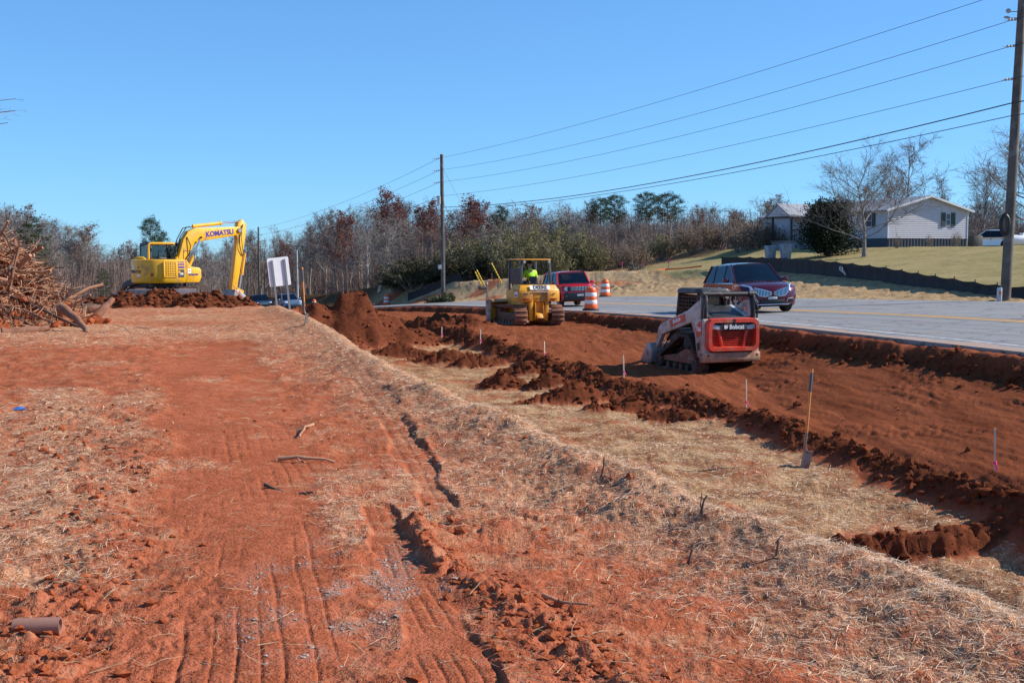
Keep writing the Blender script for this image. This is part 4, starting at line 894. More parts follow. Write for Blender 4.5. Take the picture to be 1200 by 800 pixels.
# ------------------------------------------------------------------ excavator
def excavator(loc, rz_up, rz_low):
    T = empty('excavator', loc, rz_low)
    up = Matrix.Rotation(rz_up - rz_low, 4, 'Z')
    def U(m, name, mat, parent, bevel=0, smooth=False):
        m.xf(up); return m.build(name, mat, parent, bevel, smooth)
    # lower works (blade towards +Y)
    loop = hull_loop([(-1.35, .38, .34), (1.35, .38, .34), (0, .12, .06)], 46)
    for sx in (-1, 1):
        m = MB(); track_band(m, loop, sx * 1.02 - .25, sx * 1.02 + .25, .06)
        for p in loop: track_lug(m, p, sx * 1.02 - .25, sx * 1.02 + .25, .12, .03, 0); track_lug(m, p, sx * 1.02 - .25, sx * 1.02 + .25, .03, .06, .02)
        tr = m.build('crawler_track', MUDM, T)
        for y in (-1.35, 1.35): k = MB(); k.cyl((sx * 1.02, y, .38), .27, .3, 'x', 18); k.build('idler', MUDM, tr, 0, True)
        k = MB(); k.box(sx * 1.02 - .16, sx * 1.02 + .16, -1.1, 1.1, .2, .55); k.build('track_frame', BLK, tr, .02)
    m = MB(); m.box(-.8, .8, -.8, .8, .38, .72); m.cyl((0, 0, .84), .62, .28, 'z', 28); m.build('swing_base', BLK, T, .02)
    m = MB(); m.prism([(2.02, .12), (2.10, .12), (2.06, .40), (2.10, .72), (2.04, .74), (1.98, .40)], -1.55, 1.55); b = m.build('levelling_blade', STEEL, T, .01)
    for sx in (-1, 1): k = MB(); k.box(sx * .6 - .07, sx * .6 + .07, 1.0, 2.0, .34, .5); k.build('blade_arm', BLK, b, .01)
    # upper works
    zb, zt = .98, 2.06
    foot = []
    for k in range(13):      # round tail
        a = R(200 + 140 * k / 12); foot.append((1.27 * math.cos(a) * 1.0, -.25 + 1.25 * math.sin(a)))
    foot = [(-1.24, -.62)] + [(x, y) for x, y in foot] + [(1.25, -.55), (1.25, .55), (-1.24, .55)]
    def ring(z, o): return [(x * (1 - o), y * (1 - o) if y < 0 else y - o * .5, z) for x, y in foot]
    m = MB(); m.loft([ring(zb, .05), ring(zb + .06, .01), ring(zb + .30, 0), ring(zt - .10, 0), ring(zt - .02, .015), ring(zt, .05)]); body = U(m, 'counterweight_body', YEL, T, 0, True)
    m = MB(); m.prism([(.55, zb + .02), (1.30, zb + .02), (1.42, zb + .25), (1.42, 1.58), (1.30, 1.68), (.85, 1.72), (.62, 2.04), (.55, 2.05)], .50, 1.25); fb = U(m, 'front_tool_box', YEL, T, .05)
    m = MB(); m.box(-1.24, .48, .55, 1.35, zb, 1.12); U(m, 'front_deck', BLK, T, .02)
    # engine grille on the right flank
    m = MB(); m.box(1.236, 1.258, -.62, .0, 1.30, 1.93); g = U(m, 'engine_grille', M('grille_yellow_dark', (.42, .24, .02), .6, 0, .3, 20), T, .004)
    m = MB()
    for i in range(8): z = 1.34 + i * .078; m.box(1.254, 1.278, -.60, -.02, z, z + .028)
    for i in range(6): y = -.62 + i * .118; m.box(1.256, 1.283, y, y + .022, 1.29, 1.94)
    m.box(1.25, 1.29, -.66, -.60, 1.26, 1.96); m.box(1.25, 1.29, -.01, .05, 1.26, 1.96); m.box(1.25, 1.29, -.66, .05, 1.94, 1.98); m.box(1.25, 1.29, -.66, .05, 1.25, 1.29)
    U(m, 'grille_frame', YEL, g, .004)
    for z, h in ((1.93, .035), (1.83, .06), (1.70, .08)):
        m = MB(); m.box(1.25, 1.2555, .12, .46, z - h / 2, z + h / 2); U(m, 'stripe', PURP, body)
    m = MB(); m.box(1.25, 1.2555, .13, .46, 1.24, 1.60); dp = U(m, 'decal_panel', M('charcoal_decal', (.06, .06, .065), .5), body)
    def UT(txt, size, org, ux, uy, mat, par, **kw):
        return lettering(txt, size, up @ Vector(org), up.to_3x3() @ Vector(ux), up.to_3x3() @ Vector(uy), mat, par, **kw)
    UT('138', .13, (1.259, .31, 1.40), *SIDE_R, WHT, dp, bold=.006); m = MB(); m.box(1.256, 1.26, .15, .24, 1.44, 1.54); U(m, 'decal_square', M('amber_decal', (.75, .40, .03), .5), dp)
    m = MB(); m.box(1.252, 1.2555, .66, .84, 1.42, 1.64); nt_ = U(m, 'notice_label', WHT, fb); m = MB(); m.box(1.2556, 1.258, .71, .79, 1.50, 1.58); U(m, 'label_print', M('grey_print', (.35, .35, .36), .6), nt_)
    UT('KOMATSU', .11, (1.258, .98, 1.36), *SIDE_R, PURP, fb, bold=.004)
    # tail: name, label, lamps
    nx = Vector((-.40, -.917, 0)).normalized()
    def tail(a):
        a = R(a); return Vector((1.27 * math.cos(a), -.25 + 1.25 * math.sin(a), 0))
    def tailtxt(txt, size, a, z, mat, **kw):
        p = tail(a); n = Vector((math.cos(R(a)), math.sin(R(a)), 0)); u = Vector((-n.y, n.x, 0)); UT(txt, size, p + n * .006 + Vector((0, 0, z)), u, (0, 0, 1), mat, body, **kw)
    for i, ch in enumerate('KOMATSU'): tailtxt(ch, .17, 256 + i * 5.6, 1.50, NAVY, bold=.006)
    def tailbox(a, wd, z0, z1, name, mat):
        p = tail(a); n = Vector((math.cos(R(a)), math.sin(R(a)), 0)); u = Vector((-n.y, n.x, 0)); m = MB()
        q = [p + u * s_ * wd / 2 + n * d + Vector((0, 0, z)) for z in (z0, z1) for d, s_ in ((-.03, -1), (-.03, 1), (.008, 1), (.008, -1))]
        m.hexa(q); return U(m, name, mat, body)
    tailbox(266, .16, 1.60, 1.80, 'notice_label', WHT); tailbox(285, .22, 1.28, 1.37, 'warning_label', WHT); tailbox(250, .05, 1.66, 1.74, 'socket', BLK); tailbox(284, .07, 1.66, 1.72, 'socket', BLK); tailbox(318, .12, 1.30, 1.44, 'tail_lamp', REDL)
    m = MB(); m.tube([(-.55, -1.25, 2.0), (-.35, -1.15, 2.14), (-.05, -1.0, 2.12), (.02, -.9, 2.04)], .06, 10); U(m, 'hood_rail', YEL, T, 0, True)
    m = MB(); m.cyl((.80, -.35, 2.12), .05, .22, 'z', 12); U(m, 'exhaust_pipe', BLK, T, 0, True)
    m = MB(); m.cyl((.86, .28, 2.10), .07, .14, 'z', 14); U(m, 'filler_cap', YEL, T, 0, True)
    m = MB(); m.prism([(-.70, 2.05), (-.20, 2.05), (-.25, 2.15), (-.62, 2.17)], .10, .85); U(m, 'engine_cover', BLK, T, .03)
    # cab on the left
    x0, x1, y0, y1, z0, z1 = -1.22, -.22, -.52, 1.30, 1.02, 2.80
    m = MB(); t_ = .07
    for x in (x0, x1 - t_):
        m.box(x, x + t_, y0, y0 + .09, z0, z1 - .1); m.box(x, x + t_, .40, .47, z0, z1 - .1); m.hexa([(x, y1 - .10, z0), (x + t_, y1 - .10, z0), (x + t_, y1, z0), (x, y1, z0), (x, y1 - .36, z1 - .1), (x + t_, y1 - .36, z1 - .1), (x + t_, y1 - .26, z1 - .1), (x, y1 - .26, z1 - .1)])
        m.box(x, x + t_, y0 + .09, y1 - .10, z0, z0 + .70)
    m.box(x0 + t_, x1 - t_, y0, y0 + .07, z0, z0 + 1.05); m.box(x0 + t_, x1 - t_, y1 - .08, y1, z0, z0 + .25)
    cab = U(m, 'cab', BLK, T, .01)
    m = MB(); P = rounded(x0 - .01, x1 + .01, y0 - .03, y1 - .22, .12, 3); m.loft([[(x, y, z1 - .102) for x, y in P], [(x, y, z1 - .02) for x, y in P], [(x * .98, y * .97, z1 + .02) for x, y in P]]); U(m, 'cab_roof', BLK, cab, 0, True)
    for nm, (a, b_, c_, d_, e_, f_) in {'rear_window': (x0 + .08, x1 - .08, y0 + .02, y0 + .03, z0 + 1.06, z1 - .14), 'right_window': (x1 - .04, x1 - .03, y0 + .1, .39, z0 + .71, z1 - .12), 'left_window': (x0 + .03, x0 + .04, y0 + .1, .39, z0 + .71, z1 - .12), 'right_front_window': (x1 - .04, x1 - .03, .48, y1 - .38, z0 + .71, z1 - .12), 'left_front_window': (x0 + .03, x0 + .04, .48, y1 - .38, z0 + .71, z1 - .12)}.items():
        m = MB(); m.box(a, b_, c_, d_, e_, f_); U(m, nm, GLASS, cab)
    m = MB(); m.box(-.95, -.50, -.1, .40, 1.2, 1.55); m.box(-.93, -.52, -.16, -.02, 1.5, 2.3); U(m, 'seat', GREYP, cab, .04)
    m = MB(); m.tube([(.0, -.72, 2.06), (.0, -.72, 2.74), (.03, -.6, 2.79), (.12, .55, 2.79), (.12, .62, 2.74)], .055, 8); U(m, 'guard_rail', YEL, T, 0, True)
    m = MB(); m.tube([(.12, .60, 2.76), (.12, .66, 2.06)], .022, 8); U(m, 'support_post', BLK, T, 0, True); m = MB(); m.tube([(.95, .62, 2.06), (.95, .62, 2.45), (.95, 1.2, 2.42), (.95, 1.3, 1.7)], .02, 8); U(m, 'handrail', BLK, T, 0, True)
    m = MB(); m.box(1.02, 1.06, 1.28, 1.40, 1.9, 2.2); U(m, 'mirror', BLK, T, .01)
    # boom, arm, bucket in the plane x = .20 (forward +Y)
    bx0, bx1 = .02, .38
    boom = [(.55, 1.55), (.80, 1.40), (1.05, 1.62), (1.30, 2.35), (1.55, 2.72), (1.95, 2.90), (4.15, 3.22), (4.32, 3.36), (4.30, 3.56), (4.15, 3.62), (1.70, 3.52), (1.25, 3.36), (.98, 3.00), (.75, 2.30), (.50, 1.75)]
    m = MB(); m.prism(boom, bx0, bx1); bo = U(m, 'boom', YEL, T, .03)
    u = Vector((0, .99, .10)).normalized(); v = Vector((0, -.10, .99)).normalized()
    UT('KOMATSU', .33, (bx1 + .006, 3.05, 3.30), u, v, PURP, bo, bold=.012, sx=1.05)
    m = MB(); m.cyl((.42, 1.93, 3.08), .05, .12, 'x', 12); U(m, 'pivot_pin', BLK, bo, 0, True)
    m = MB(); m.cyl((.20, 4.20, 3.46), .11, .52, 'x', 16); U(m, 'boom_pin', STEEL, bo, 0, True)
    armp = [(4.16, 3.86), (4.42, 3.98), (4.66, 3.74), (4.58, 3.10), (4.02, .62), (3.92, .40), (3.76, .44), (3.70, .62), (3.86, 1.6), (4.08, 3.06), (4.02, 3.30)]
    m = MB(); m.prism(armp, .04, .36); ar = U(m, 'arm', YEL, T, .03)
    m = MB(); m.tube([(.39, 4.42, 3.75), (.42, 4.20, 3.1), (.42, 4.18, 2.6), (.40, 4.35, 2.25), (.38, 4.5, 2.3)], .018, 6); m.tube([(.40, 4.36, 3.7), (.44, 4.28, 3.0), (.41, 4.40, 2.3)], .018, 6); U(m, 'arm_hose', HOSE, ar, 0, True)
    def UR(a, b, r, fr=.55):
        o = cylinder_ram(T, up @ Vector(a), up @ Vector(b), r, fr); return o
    UR((.20, 1.60, 3.60), (.20, 4.25, 3.88), .085, .62)
    for x in (-.10, .50): UR((x, 1.02, 1.40), (x, 1.80, 2.98), .08, .52)
    UR((.20, 4.62, 2.35), (.20, 4.28, .60), .075, .60)
    m = MB(); m.tube([(.10, 1.0, 3.0), (.10, .82, 2.6), (.12, .75, 2.1)], .03, 8); m.tube([(.40, 1.15, 3.1), (.48, 1.3, 2.7), (.42, 1.25, 2.3), (.44, 1.0, 2.0)], .025, 8); m.tube([(.30, 1.5, 3.56), (.30, 1.2, 3.55), (.28, .85, 3.1), (.26, .62, 2.4)], .025, 8); m.tube([(.12, 1.5, 3.58), (.1, 1.1, 3.50), (.1, .78, 3.0), (.1, .6, 2.3)], .025, 8); U(m, 'hydraulic_hose', HOSE, bo, 0, True)
    m = MB(); m.hexa([(.02, 3.98, .60), (.38, 3.98, .60), (.38, 4.42, .42), (.02, 4.42, .42), (.02, 3.98, .72), (.38, 3.98, .72), (.38, 4.42, .54), (.02, 4.42, .54)]); U(m, 'bucket_link', YEL, T, .01)
    bp_ = [(3.72, .58), (3.95, .50), (4.30, .42), (4.62, .05), (4.55, -.22), (4.20, -.32), (4.10, -.30), (4.42, -.15), (4.45, .02), (4.12, .20), (3.60, .12), (3.45, .02), (3.42, .10)]
    bq = [(3.70, .62), (3.98, .58), (4.36, .30), (4.72, -.30), (4.66, -.36), (4.36, -.05), (3.9, .10), (3.52, .06)]
    m = MB(); m.prism(bq, -.28, .68); U(m, 'bucket', STEEL, T, .02)
    for i in range(4):
        x = -.26 + i * .27; m = MB(); m.prism([(4.64, -.20), (4.74, -.26), (4.78, -.46), (4.70, -.34)], x, x + .10); U(m, 'bucket_tooth', STEEL, T, .005)
    return T
EX_D = 53.0
ex = gpx(191, EX_D)
ex_loc = (ex.x, ex.y, -.36)
E_ = excavator(ex_loc, R(-44), R(-164)); E_.scale = (.9, .9, .96); tag(E_, 'yellow tracked excavator with its boom bent over the dirt mounds beyond the bank', 'excavator')
# second machine half hidden behind the excavator
p = gpx(181, 58.5); L2 = track_loader((p.x, p.y, p.z), R(70), False, M('dark_machine_paint', (.05, .05, .055), .5), BLK)
tag(L2, 'small black and grey loader half hidden behind the excavator tracks', 'track loader')
# ------------------------------------------------------------------ road vehicles (front towards +Y)
TYRE = M('tyre_rubber', (.02, .02, .021), .85, 0, .2, 5, DUST, .08); RIM = M('alloy_rim', (.45, .46, .48), .3, .8, .1); CARBLK = M('car_black_trim', (.015, .015, .017), .45)
CHR = M('chrome_trim', (.80, .81, .83), .12, 1.0, .03); HEADL = M('headlamp_glass', (.72, .76, .78), .08, .2, .15, 20)
def car_paint(name, col, metal=.45): return M(name, col, .25, metal, .04, 2, coat=.6)
PLATE = M('licence_plate', (.55, .55, .52), .4)
def wheel(parent, x, y, r, wd):
    s_ = 1 if x > 0 else -1
    m = MB(); P = [(r * .62, -wd / 2), (r * .93, -wd / 2), (r, -wd * .36), (r, wd * .36), (r * .93, wd / 2), (r * .62, wd / 2)]
    m.lathe(P, (x, y, r), 28, 'x'); w_ = m.build('wheel', TYRE, parent, 0, True)
    m = MB(); xo = x + s_ * (wd / 2 - .03); m.lathe([(r * .60, -.03), (r * .63, .025), (r * .56, .028), (r * .52, 0), (r * .01, .01)] if s_ > 0 else [(r * .01, -.01), (r * .52, 0), (r * .56, -.028), (r * .63, -.025), (r * .60, .03)], (xo, y, r), 24, 'x'); m.build('rim_dish', CARBLK, w_, 0, True)
    m = MB()
    for k in range(5):
        a = 2 * math.pi * k / 5 + .3; c, q = math.cos(a), math.sin(a); pr = Vector((0, c, q)); pt = Vector((0, -q, c)); ctr = Vector((xo + s_ * .022, y, r))
        a0, a1 = ctr + pr * r * .05, ctr + pr * r * .60
        m.hexa([a0 - pt * .05, a0 + pt * .05, a1 + pt * .035, a1 - pt * .035] + [p + Vector((s_ * .022, 0, 0)) for p in (a0 - pt * .05, a0 + pt * .05, a1 + pt * .035, a1 - pt * .035)])
    m.cyl((xo + s_ * .03, y, r), r * .14, .05, 'x', 12); m.build('rim', RIM, w_)
def car(name, spec, loc, rz, rx=0, ry=0):
    T = empty(name, loc, rz, rx, ry); S = spec; W = S['w'] / 2; paint = S['paint']
    # lower body: side outline with wheel arches, swept across the width
    prof = []; ra = S['r'] + .07
    def arch(yc):
        out = []
        for k in range(9): a = math.pi * k / 8; out.append((yc - ra * math.cos(a), max(S['sill'], S['r'] * .98 + ra * math.sin(a)) if 0 < k < 8 else S['sill']))
        return out
    prof = [(S['y_rear'], S['sill'] + .1)] + arch(S['ax_r']) + arch(S['ax_f']) + S['outline']
    fr = [0, .35, .65, .84, .94, 1.0]; yf = S['y_front']; yr = S['y_rear']
    def sl(f, sgn):
        o = []
        for y, z in prof:
            pull = S.get('round', .30) * f ** 3; yy = y
            ky = max(0, (y - (yf - .9)) / .9); yy -= pull * ky; kr = max(0, ((yr + .6) - y) / .6); yy += .18 * f ** 3 * kr
            zz = z - (S.get('crown', .07) * f * f if z > S['belt'] - .28 else 0)
            xx = W * f
            if f == 1.0: xx = W - (.06 if z > S['belt'] - .12 else 0.0) - (.05 if z < S['sill'] + .08 else 0)
            o.append((sgn * xx, yy, zz))
        return o
    rings = [sl(f, -1) for f in fr[::-1]] + [sl(f, 1) for f in fr[1:]]
    m = MB(); m.loft(rings, True, True); body = m.build('body', paint, T, 0, True)
    m = MB(); m.box(-W + .12, W - .12, yr + .25, yf - .35, S['sill'] - .06, S['belt'] - .30); m.build('underbody', CARBLK, T)
    # wheel arch trim
    if S.get('cladding'):
        for sx in (-1, 1):
            for yc in (S['ax_r'], S['ax_f']):
                m = MB(); pts = []
                for k in range(11): a = math.pi * (k / 10); pts.append((sx * (W + .005), yc - (ra + .02) * math.cos(a), S['r'] * .95 + (ra + .02) * math.sin(a)))
                m.tube(pts, .045, 6); m.build('arch_cladding', CARBLK, body, 0, True)
            m = MB(); m.box(sx * W - .02, sx * W + .02, S['ax_r'] + ra, S['ax_f'] - ra, S['sill'] - .03, S['sill'] + .14); m.build('sill_cladding', CARBLK, body, .01)
    # greenhouse
    g = S['glass']; wb = W - .10; wr = W - S.get('tumble', .26); zb = S['belt'] - .035; zr = S['roof']
    def side(sx):
        return {'A0': Vector((sx * wb, g[0], zb)), 'A1': Vector((sx * wr, g[1], zr)), 'C1': Vector((sx * wr, g[2], zr - .02)), 'C0': Vector((sx * wb, g[3], zb))}
    L_, R_ = side(-1), side(1); gh = None
    rp = []
    m = MB()
    nn = 7; RR = []
    for i in range(nn):
        t = i / (nn - 1); y = g[1] + (g[2] - g[1]) * t; zz = zr + .055 * math.sin(math.pi * (.12 + .80 * t)); RR.append([(-wr - .02, y, zr - .045 - .02 * t), (-wr - .01, y, zz - .03), (-wr * .7, y, zz + .01), (0, y, zz + .03), (wr * .7, y, zz + .01), (wr + .01, y, zz - .03), (wr + .02, y, zr - .045 - .02 * t), (0, y, zr - .05)])
    m.loft(RR); gh = m.build('roof', paint, T, 0, True)
    for s_ in (L_, R_):
        m = MB(); m.tube([s_['A0'], s_['A1']], .042, 6); m.build('windscreen_pillar', paint, gh, 0, True)
        m = MB(); m.tube([s_['C0'], s_['C1']], .055, 6); m.build('rear_pillar', paint, gh, 0, True)
        for k, t in enumerate(S['pillars']):
            a = s_['A0'].lerp(s_['C0'], t); b = s_['A1'].lerp(s_['C1'], (a.y - s_['A1'].y) / (s_['C1'].y - s_['A1'].y)); m = MB(); m.tube([a, b], .038, 6); m.build('door_pillar', CARBLK, gh, 0, True)
        sx = 1 if s_ is R_ else -1
        ts = [0] + list(S['pillars']) + [1]
        for k in range(len(ts) - 1):
            a0 = s_['A0'].lerp(s_['C0'], ts[k]); a1 = s_['A0'].lerp(s_['C0'], ts[k + 1])
            def tp(a, t): return s_['A1'] if t == 0 else (s_['C1'] if t == 1 else s_['A1'].lerp(s_['C1'], (a.y - s_['A1'].y) / (s_['C1'].y - s_['A1'].y)))
            b0, b1 = tp(a0, ts[k]), tp(a1, ts[k + 1]); off = Vector((sx * .012, 0, 0))
            m = MB(); m.hexa([a0, a1, b1, b0, a0 + off, a1 + off, b1 + off, b0 + off]); m.build('side_window', TGLASS, gh)
        m = MB(); m.tube([s_['A0'] + Vector((sx * .02, 0, -.005)), s_['C0'] + Vector((sx * .02, 0, -.005))], .018, 6); m.build('window_trim', S.get('trim', CARBLK), gh, 0, True)
    def pane(nm, a, b, c, d, bulge, mat):
        rows = []
        for i in range(7):
            u = i / 6; lo = a.lerp(b, u); hi = d.lerp(c, u); k = 4 * u * (1 - u) * bulge; rows.append([lo + Vector((0, k, 0)), lo.lerp(hi, .5) + Vector((0, k * .9, .01)), hi + Vector((0, k * .7, 0))])
        m = MB(); vs = [p for r in rows for p in r]; fs = [(i * 3 + j, i * 3 + 3 + j, i * 3 + 4 + j, i * 3 + 1 + j) for i in range(6) for j in range(2)]; m.add(vs, fs); return m.build(nm, mat, gh, 0, True)
    pane('windscreen', L_['A0'], R_['A0'], R_['A1'], L_['A1'], .10, WSH); pane('rear_window', L_['C0'], R_['C0'], R_['C1'], L_['C1'], -.06, TGLASS)
    # interior
    m = MB(); m.box(-wb + .05, wb - .05, g[0] - .42, g[0] - .02, zb - .16, zb + .03); m.build('dashboard', CARBLK, T, .04)
    for sx in (-1, 1):
        m = MB(); yq = g[0] - 1.15; m.box(sx * .38 - .25, sx * .38 + .25, yq - .1, yq + .42, zb - .42, zb - .26); m.box(sx * .38 - .24, sx * .38 + .24, yq - .22, yq - .08, zb - .40, zb + .28); m.box(sx * .38 - .12, sx * .38 + .12, yq - .2, yq - .12, zb + .30, zb + .48); m.build('front_seat', GREYP, T, .04)
    m = MB(); m.box(-wb + .08, wb - .08, g[3] + .35, g[3] + .5, zb - .3, zb + .25); m.build('rear_seat', GREYP, T, .04)
    m = MB(); P = [(-.38 + .17 * math.cos(a) , g[0] - .52 + .05 * math.sin(a), zb + .02 + .16 * math.sin(a)) for a in [2 * math.pi * k / 16 for k in range(17)]]; m.tube(P, .016, 6, False); m.build('steering_wheel', CARBLK, T, 0, True)
    m = MB(); m.box(-.11, .11, g[1] + .05, g[1] + .09, zr - .15, zr - .08); m.build('rear_view_mirror', CARBLK, T, .01)
    # mirrors and handles
    for sx in (-1, 1):
        m = MB(); m.loft([[(sx * (W + dx), g[0] - .33 + dy * k, zb + .10 + dz * k) for dy, dz in ((-.07, -.06), (.07, -.07), (.09, .0), (.06, .075), (-.07, .08))] for dx, k in ((.0, .55), (.06, 1), (.17, 1), (.21, .7))]); m.build('door_mirror', S.get('mirror', paint), T, 0, True)
        for y in S['handles']: m = MB(); m.box(sx * W - .02, sx * W + .025, y - .10, y + .10, zb - .17, zb - .14); m.build('door_handle', S.get('trim', CARBLK), body, .008)
        for y in S['seams']: m = MB(); m.box(sx * W - .01, sx * W + .003, y - .006, y + .006, S['sill'] + .12, zb - .05); m.build('door_seam', CARBLK, body)
        for y in (S['ax_r'], S['ax_f']): wheel(T, sx * (W - S['tw'] / 2 - .02), y, S['r'], S['tw'])
    return T, body
def fpoint(S, xf, y):     # how far the front is pulled back at this width
    W = S['w'] / 2; f = abs(xf) / W; return y - S.get('round', .30) * f ** 3
MAROON = car_paint('maroon_paint', (.085, .001, .014)); RED = car_paint('bright_red_paint', (.60, .010, .012), 0.0); NAVYP = car_paint('dark_navy_paint', (.012, .02, .045)); BLUEGREY = car_paint('light_blue_grey_paint', (.16, .22, .33)); WHTP = car_paint('white_paint', (.62, .63, .65))
def on_road(px, s_, turn=0.0):
    """place and pose for a car in column px at lateral position s_ on the road, heading towards us"""
    k = (px - 600) / 1400; lo, hi = 15.0, 200.0
    for _ in range(50):
        m_ = (lo + hi) / 2; lo, hi = (m_, hi) if road_s(k * m_, m_) < s_ else (lo, m_)
    if k > .3: pass
    y = lo; x = k * y; b = bearing(y) + turn
    return (x, y, float(z_road(s_, y))), -(math.pi - b), float(edge_z(y - 1) - edge_z(y + 1)) / 2
# -- maroon crossover
SP = dict(w=1.94, r=.37, tw=.25, sill=.26, belt=1.06, roof=1.66, y_front=2.37, y_rear=-2.37, ax_f=1.42, ax_r=-1.40, paint=MAROON, round=.34, crown=.06,
          outline=[(2.20, .24), (2.34, .30), (2.37, .52), (2.33, .80), (2.22, .92), (1.70, 1.03), (1.12, 1.09), (.9, 1.06), (-2.15, 1.10), (-2.34, 1.02), (-2.37, .60)],
          glass=(1.10, .30, -1.75, -2.22), pillars=(.36, .68), handles=(-.15, -1.15), seams=(1.0, -.12, -1.12), trim=CHR, tumble=.28)
pos, hz_, sl_ = on_road(877, 22.95, R(-4))
T, B = car('maroon_crossover', SP, pos, hz_, sl_, .033)
F = lambda x, y: fpoint(SP, x, y)
for sx in (-1, 1):
    top = []; m = MB()
    gp = [(.05, .72), (.30, .76), (.66, .88), (.64, .70), (.50, .56), (.26, .52), (.05, .60)]
    gp = [(.05, .70), (.28, .78), (.62, .86), (.60, .72), (.46, .58), (.24, .55), (.05, .62)]
    m.add([(sx * x, F(x, 2.37) + .012, z) for x, z in gp], [tuple(range(7))]); gb = m.build('grille', CARBLK, B)
    m = MB(); loopp = [(sx * x, F(x, 2.37) + .02, z) for x, z in gp]; m.tube(loopp + [loopp[0]], .014, 6, False); m.build('grille_surround', CHR, gb, 0, True)
    for i in range(11):
        x = .09 + i * .05
        lo = np.interp(x, [.05, .24, .46, .60], [.62, .55, .58, .72]); hi = np.interp(x, [.05, .28, .62], [.70, .78, .86])
        m = MB(); m.hexa([(sx * (x - .008), F(x, 2.37) + .01, lo), (sx * (x + .008), F(x, 2.37) + .01, lo), (sx * (x + .008), F(x, 2.37) + .04, lo), (sx * (x - .008), F(x, 2.37) + .04, lo), (sx * (x - .008), F(x, 2.37) - .01, hi), (sx * (x + .008), F(x, 2.37) - .01, hi), (sx * (x + .008), F(x, 2.37) + .025, hi), (sx * (x - .008), F(x, 2.37) + .025, hi)]); m.build('grille_bar', CHR, gb)
    hp = [(.60, .74, 2.33), (.70, .70, 2.30), (.90, .84, 2.08), (.93, .94, 1.90), (.84, .97, 2.02), (.66, .90, 2.24)]
    m = MB(); m.add([(sx * (x + .012), F(x, y) * 1.0 + (.06 if i < 3 else .05), z + .012) for i, (x, z, y) in enumerate(hp)] + [(sx * (x - .05), F(x, y) - .06, z - .02) for x, z, y in hp], [tuple(range(6))] + [(i, (i + 1) % 6, 6 + (i + 1) % 6, 6 + i) for i in range(6)]); m.build('headlamp', HEADL, B, 0, True)
    m = MB(); m.box(sx * .62 - .14, sx * .62 + .14, F(.62, 2.37) - .02, F(.62, 2.37) + .02, .36, .46); fl = m.build('fog_lamp', CARBLK, B, .02)
    m = MB(); m.tube([(sx * .50, F(.5, 2.37) + .025, .36), (sx * .56, F(.55, 2.37) + .025, .47), (sx * .80, F(.8, 2.37) + .03, .49)], .014, 6); m.build('fog_lamp_trim', CHR, fl, 0, True)
m = MB(); m.box(-.42, .42, 2.345, 2.385, .31, .44); m.build('lower_grille', CARBLK, B, .02)
m = MB(); m.box(-.60, .60, 2.33, 2.37, .27, .30); m.build('skid_strip', CHR, B, .01)
m = MB(); m.box(-.16, .16, 2.375, 2.40, .455, .545); m.build('licence_plate', PLATE, B, .004)
m = MB(); m.tube([(-.85, -.1, 1.655), (-.0, -.35, 1.7)], .004, 4); m.tube([(0, -1.45, 1.70), (0, -1.62, 1.80)], .012, 6); m.build('aerial', CARBLK, T)
for x0 in (-.5, .1): m = MB(); m.tube([(x0, 1.14, 1.075), (x0 + .5, 1.02, 1.14)], .012, 6); m.build('wiper', CARBLK, T)
tag(T, 'maroon crossover with a split chrome grille passing the loader on the road', 'car')
def driver(car_, g0, zb, jacket, label, head=True):
    bpy.context.view_layer.update()
    p = car_.matrix_world @ Vector((-.38, g0 - 1.0, zb - .42)); d = seated(p, car_.rotation_euler.z, jacket, None, .40, sc=.92); tag(d, label, 'person'); return d
driver(T, 1.10, 1.02, GREYC, 'person in a grey shirt driving the maroon crossover')
# -- red small SUV
SJ = dict(w=1.81, r=.355, tw=.23, sill=.30, belt=1.08, roof=1.64, y_front=2.10, y_rear=-2.10, ax_f=1.30, ax_r=-1.27, paint=RED, round=.20, crown=.04, cladding=True,
          outline=[(1.98, .28), (2.08, .36), (2.10, .60), (2.08, .90), (2.00, 1.02), (1.45, 1.08), (1.00, 1.11), (.8, 1.08), (-2.0, 1.10), (-2.08, 1.04), (-2.10, .60)],
          glass=(1.00, .52, -1.72, -2.02), pillars=(.38, .74), handles=(-.10, -1.0), seams=(.95, -.06, -1.0), mirror=RED, tumble=.22)
pos, hz_, sl_ = on_road(667, 21.5, R(-4))
T, B = car('red_small_suv', SJ, pos, hz_, sl_, .033); F = lambda x, y: fpoint(SJ, x, y)
m = MB(); m.prism(rounded(-.62, .62, .76, .95, .06, 3), 2.08, 2.105, 'y'); gb = m.build('grille', CARBLK, B)
for i in range(7):
    x = -.42 + i * .14; m = MB(); m.prism(rounded(x - .045, x + .045, .77, .94, .03, 3), 2.09, 2.13, 'y')
    m2 = MB(); m2.prism(rounded(x - .028, x + .028, .79, .92, .02, 3), 2.128, 2.134, 'y'); o = m.build('grille_slot_surround', CHR, gb); m2.build('grille_slot', CARBLK, o)
for sx in (-1, 1):
    m = MB(); m.cyl((sx * .66, F(.66, 2.10) + .03, .86), .115, .08, 'y', 20); hl = m.build('headlamp', HEADL, B, 0, True)
    m = MB(); P = [(sx * .66 + .125 * math.cos(a), F(.66, 2.10) + .07, .86 + .125 * math.sin(a)) for a in [2 * math.pi * k / 18 for k in range(19)]]; m.tube(P, .016, 6, False); m.build('lamp_ring', CARBLK, hl, 0, True)
    m = MB(); m.cyl((sx * .62, F(.62, 2.10) + .03, .52), .06, .06, 'y', 14); m.build('fog_lamp', LAMP, B, 0, True)
    m = MB(); m.tube([(sx * .66, .45, 1.70), (sx * .66, -1.6, 1.70)], .025, 6); m.build('roof_rail', CARBLK, T, 0, True)
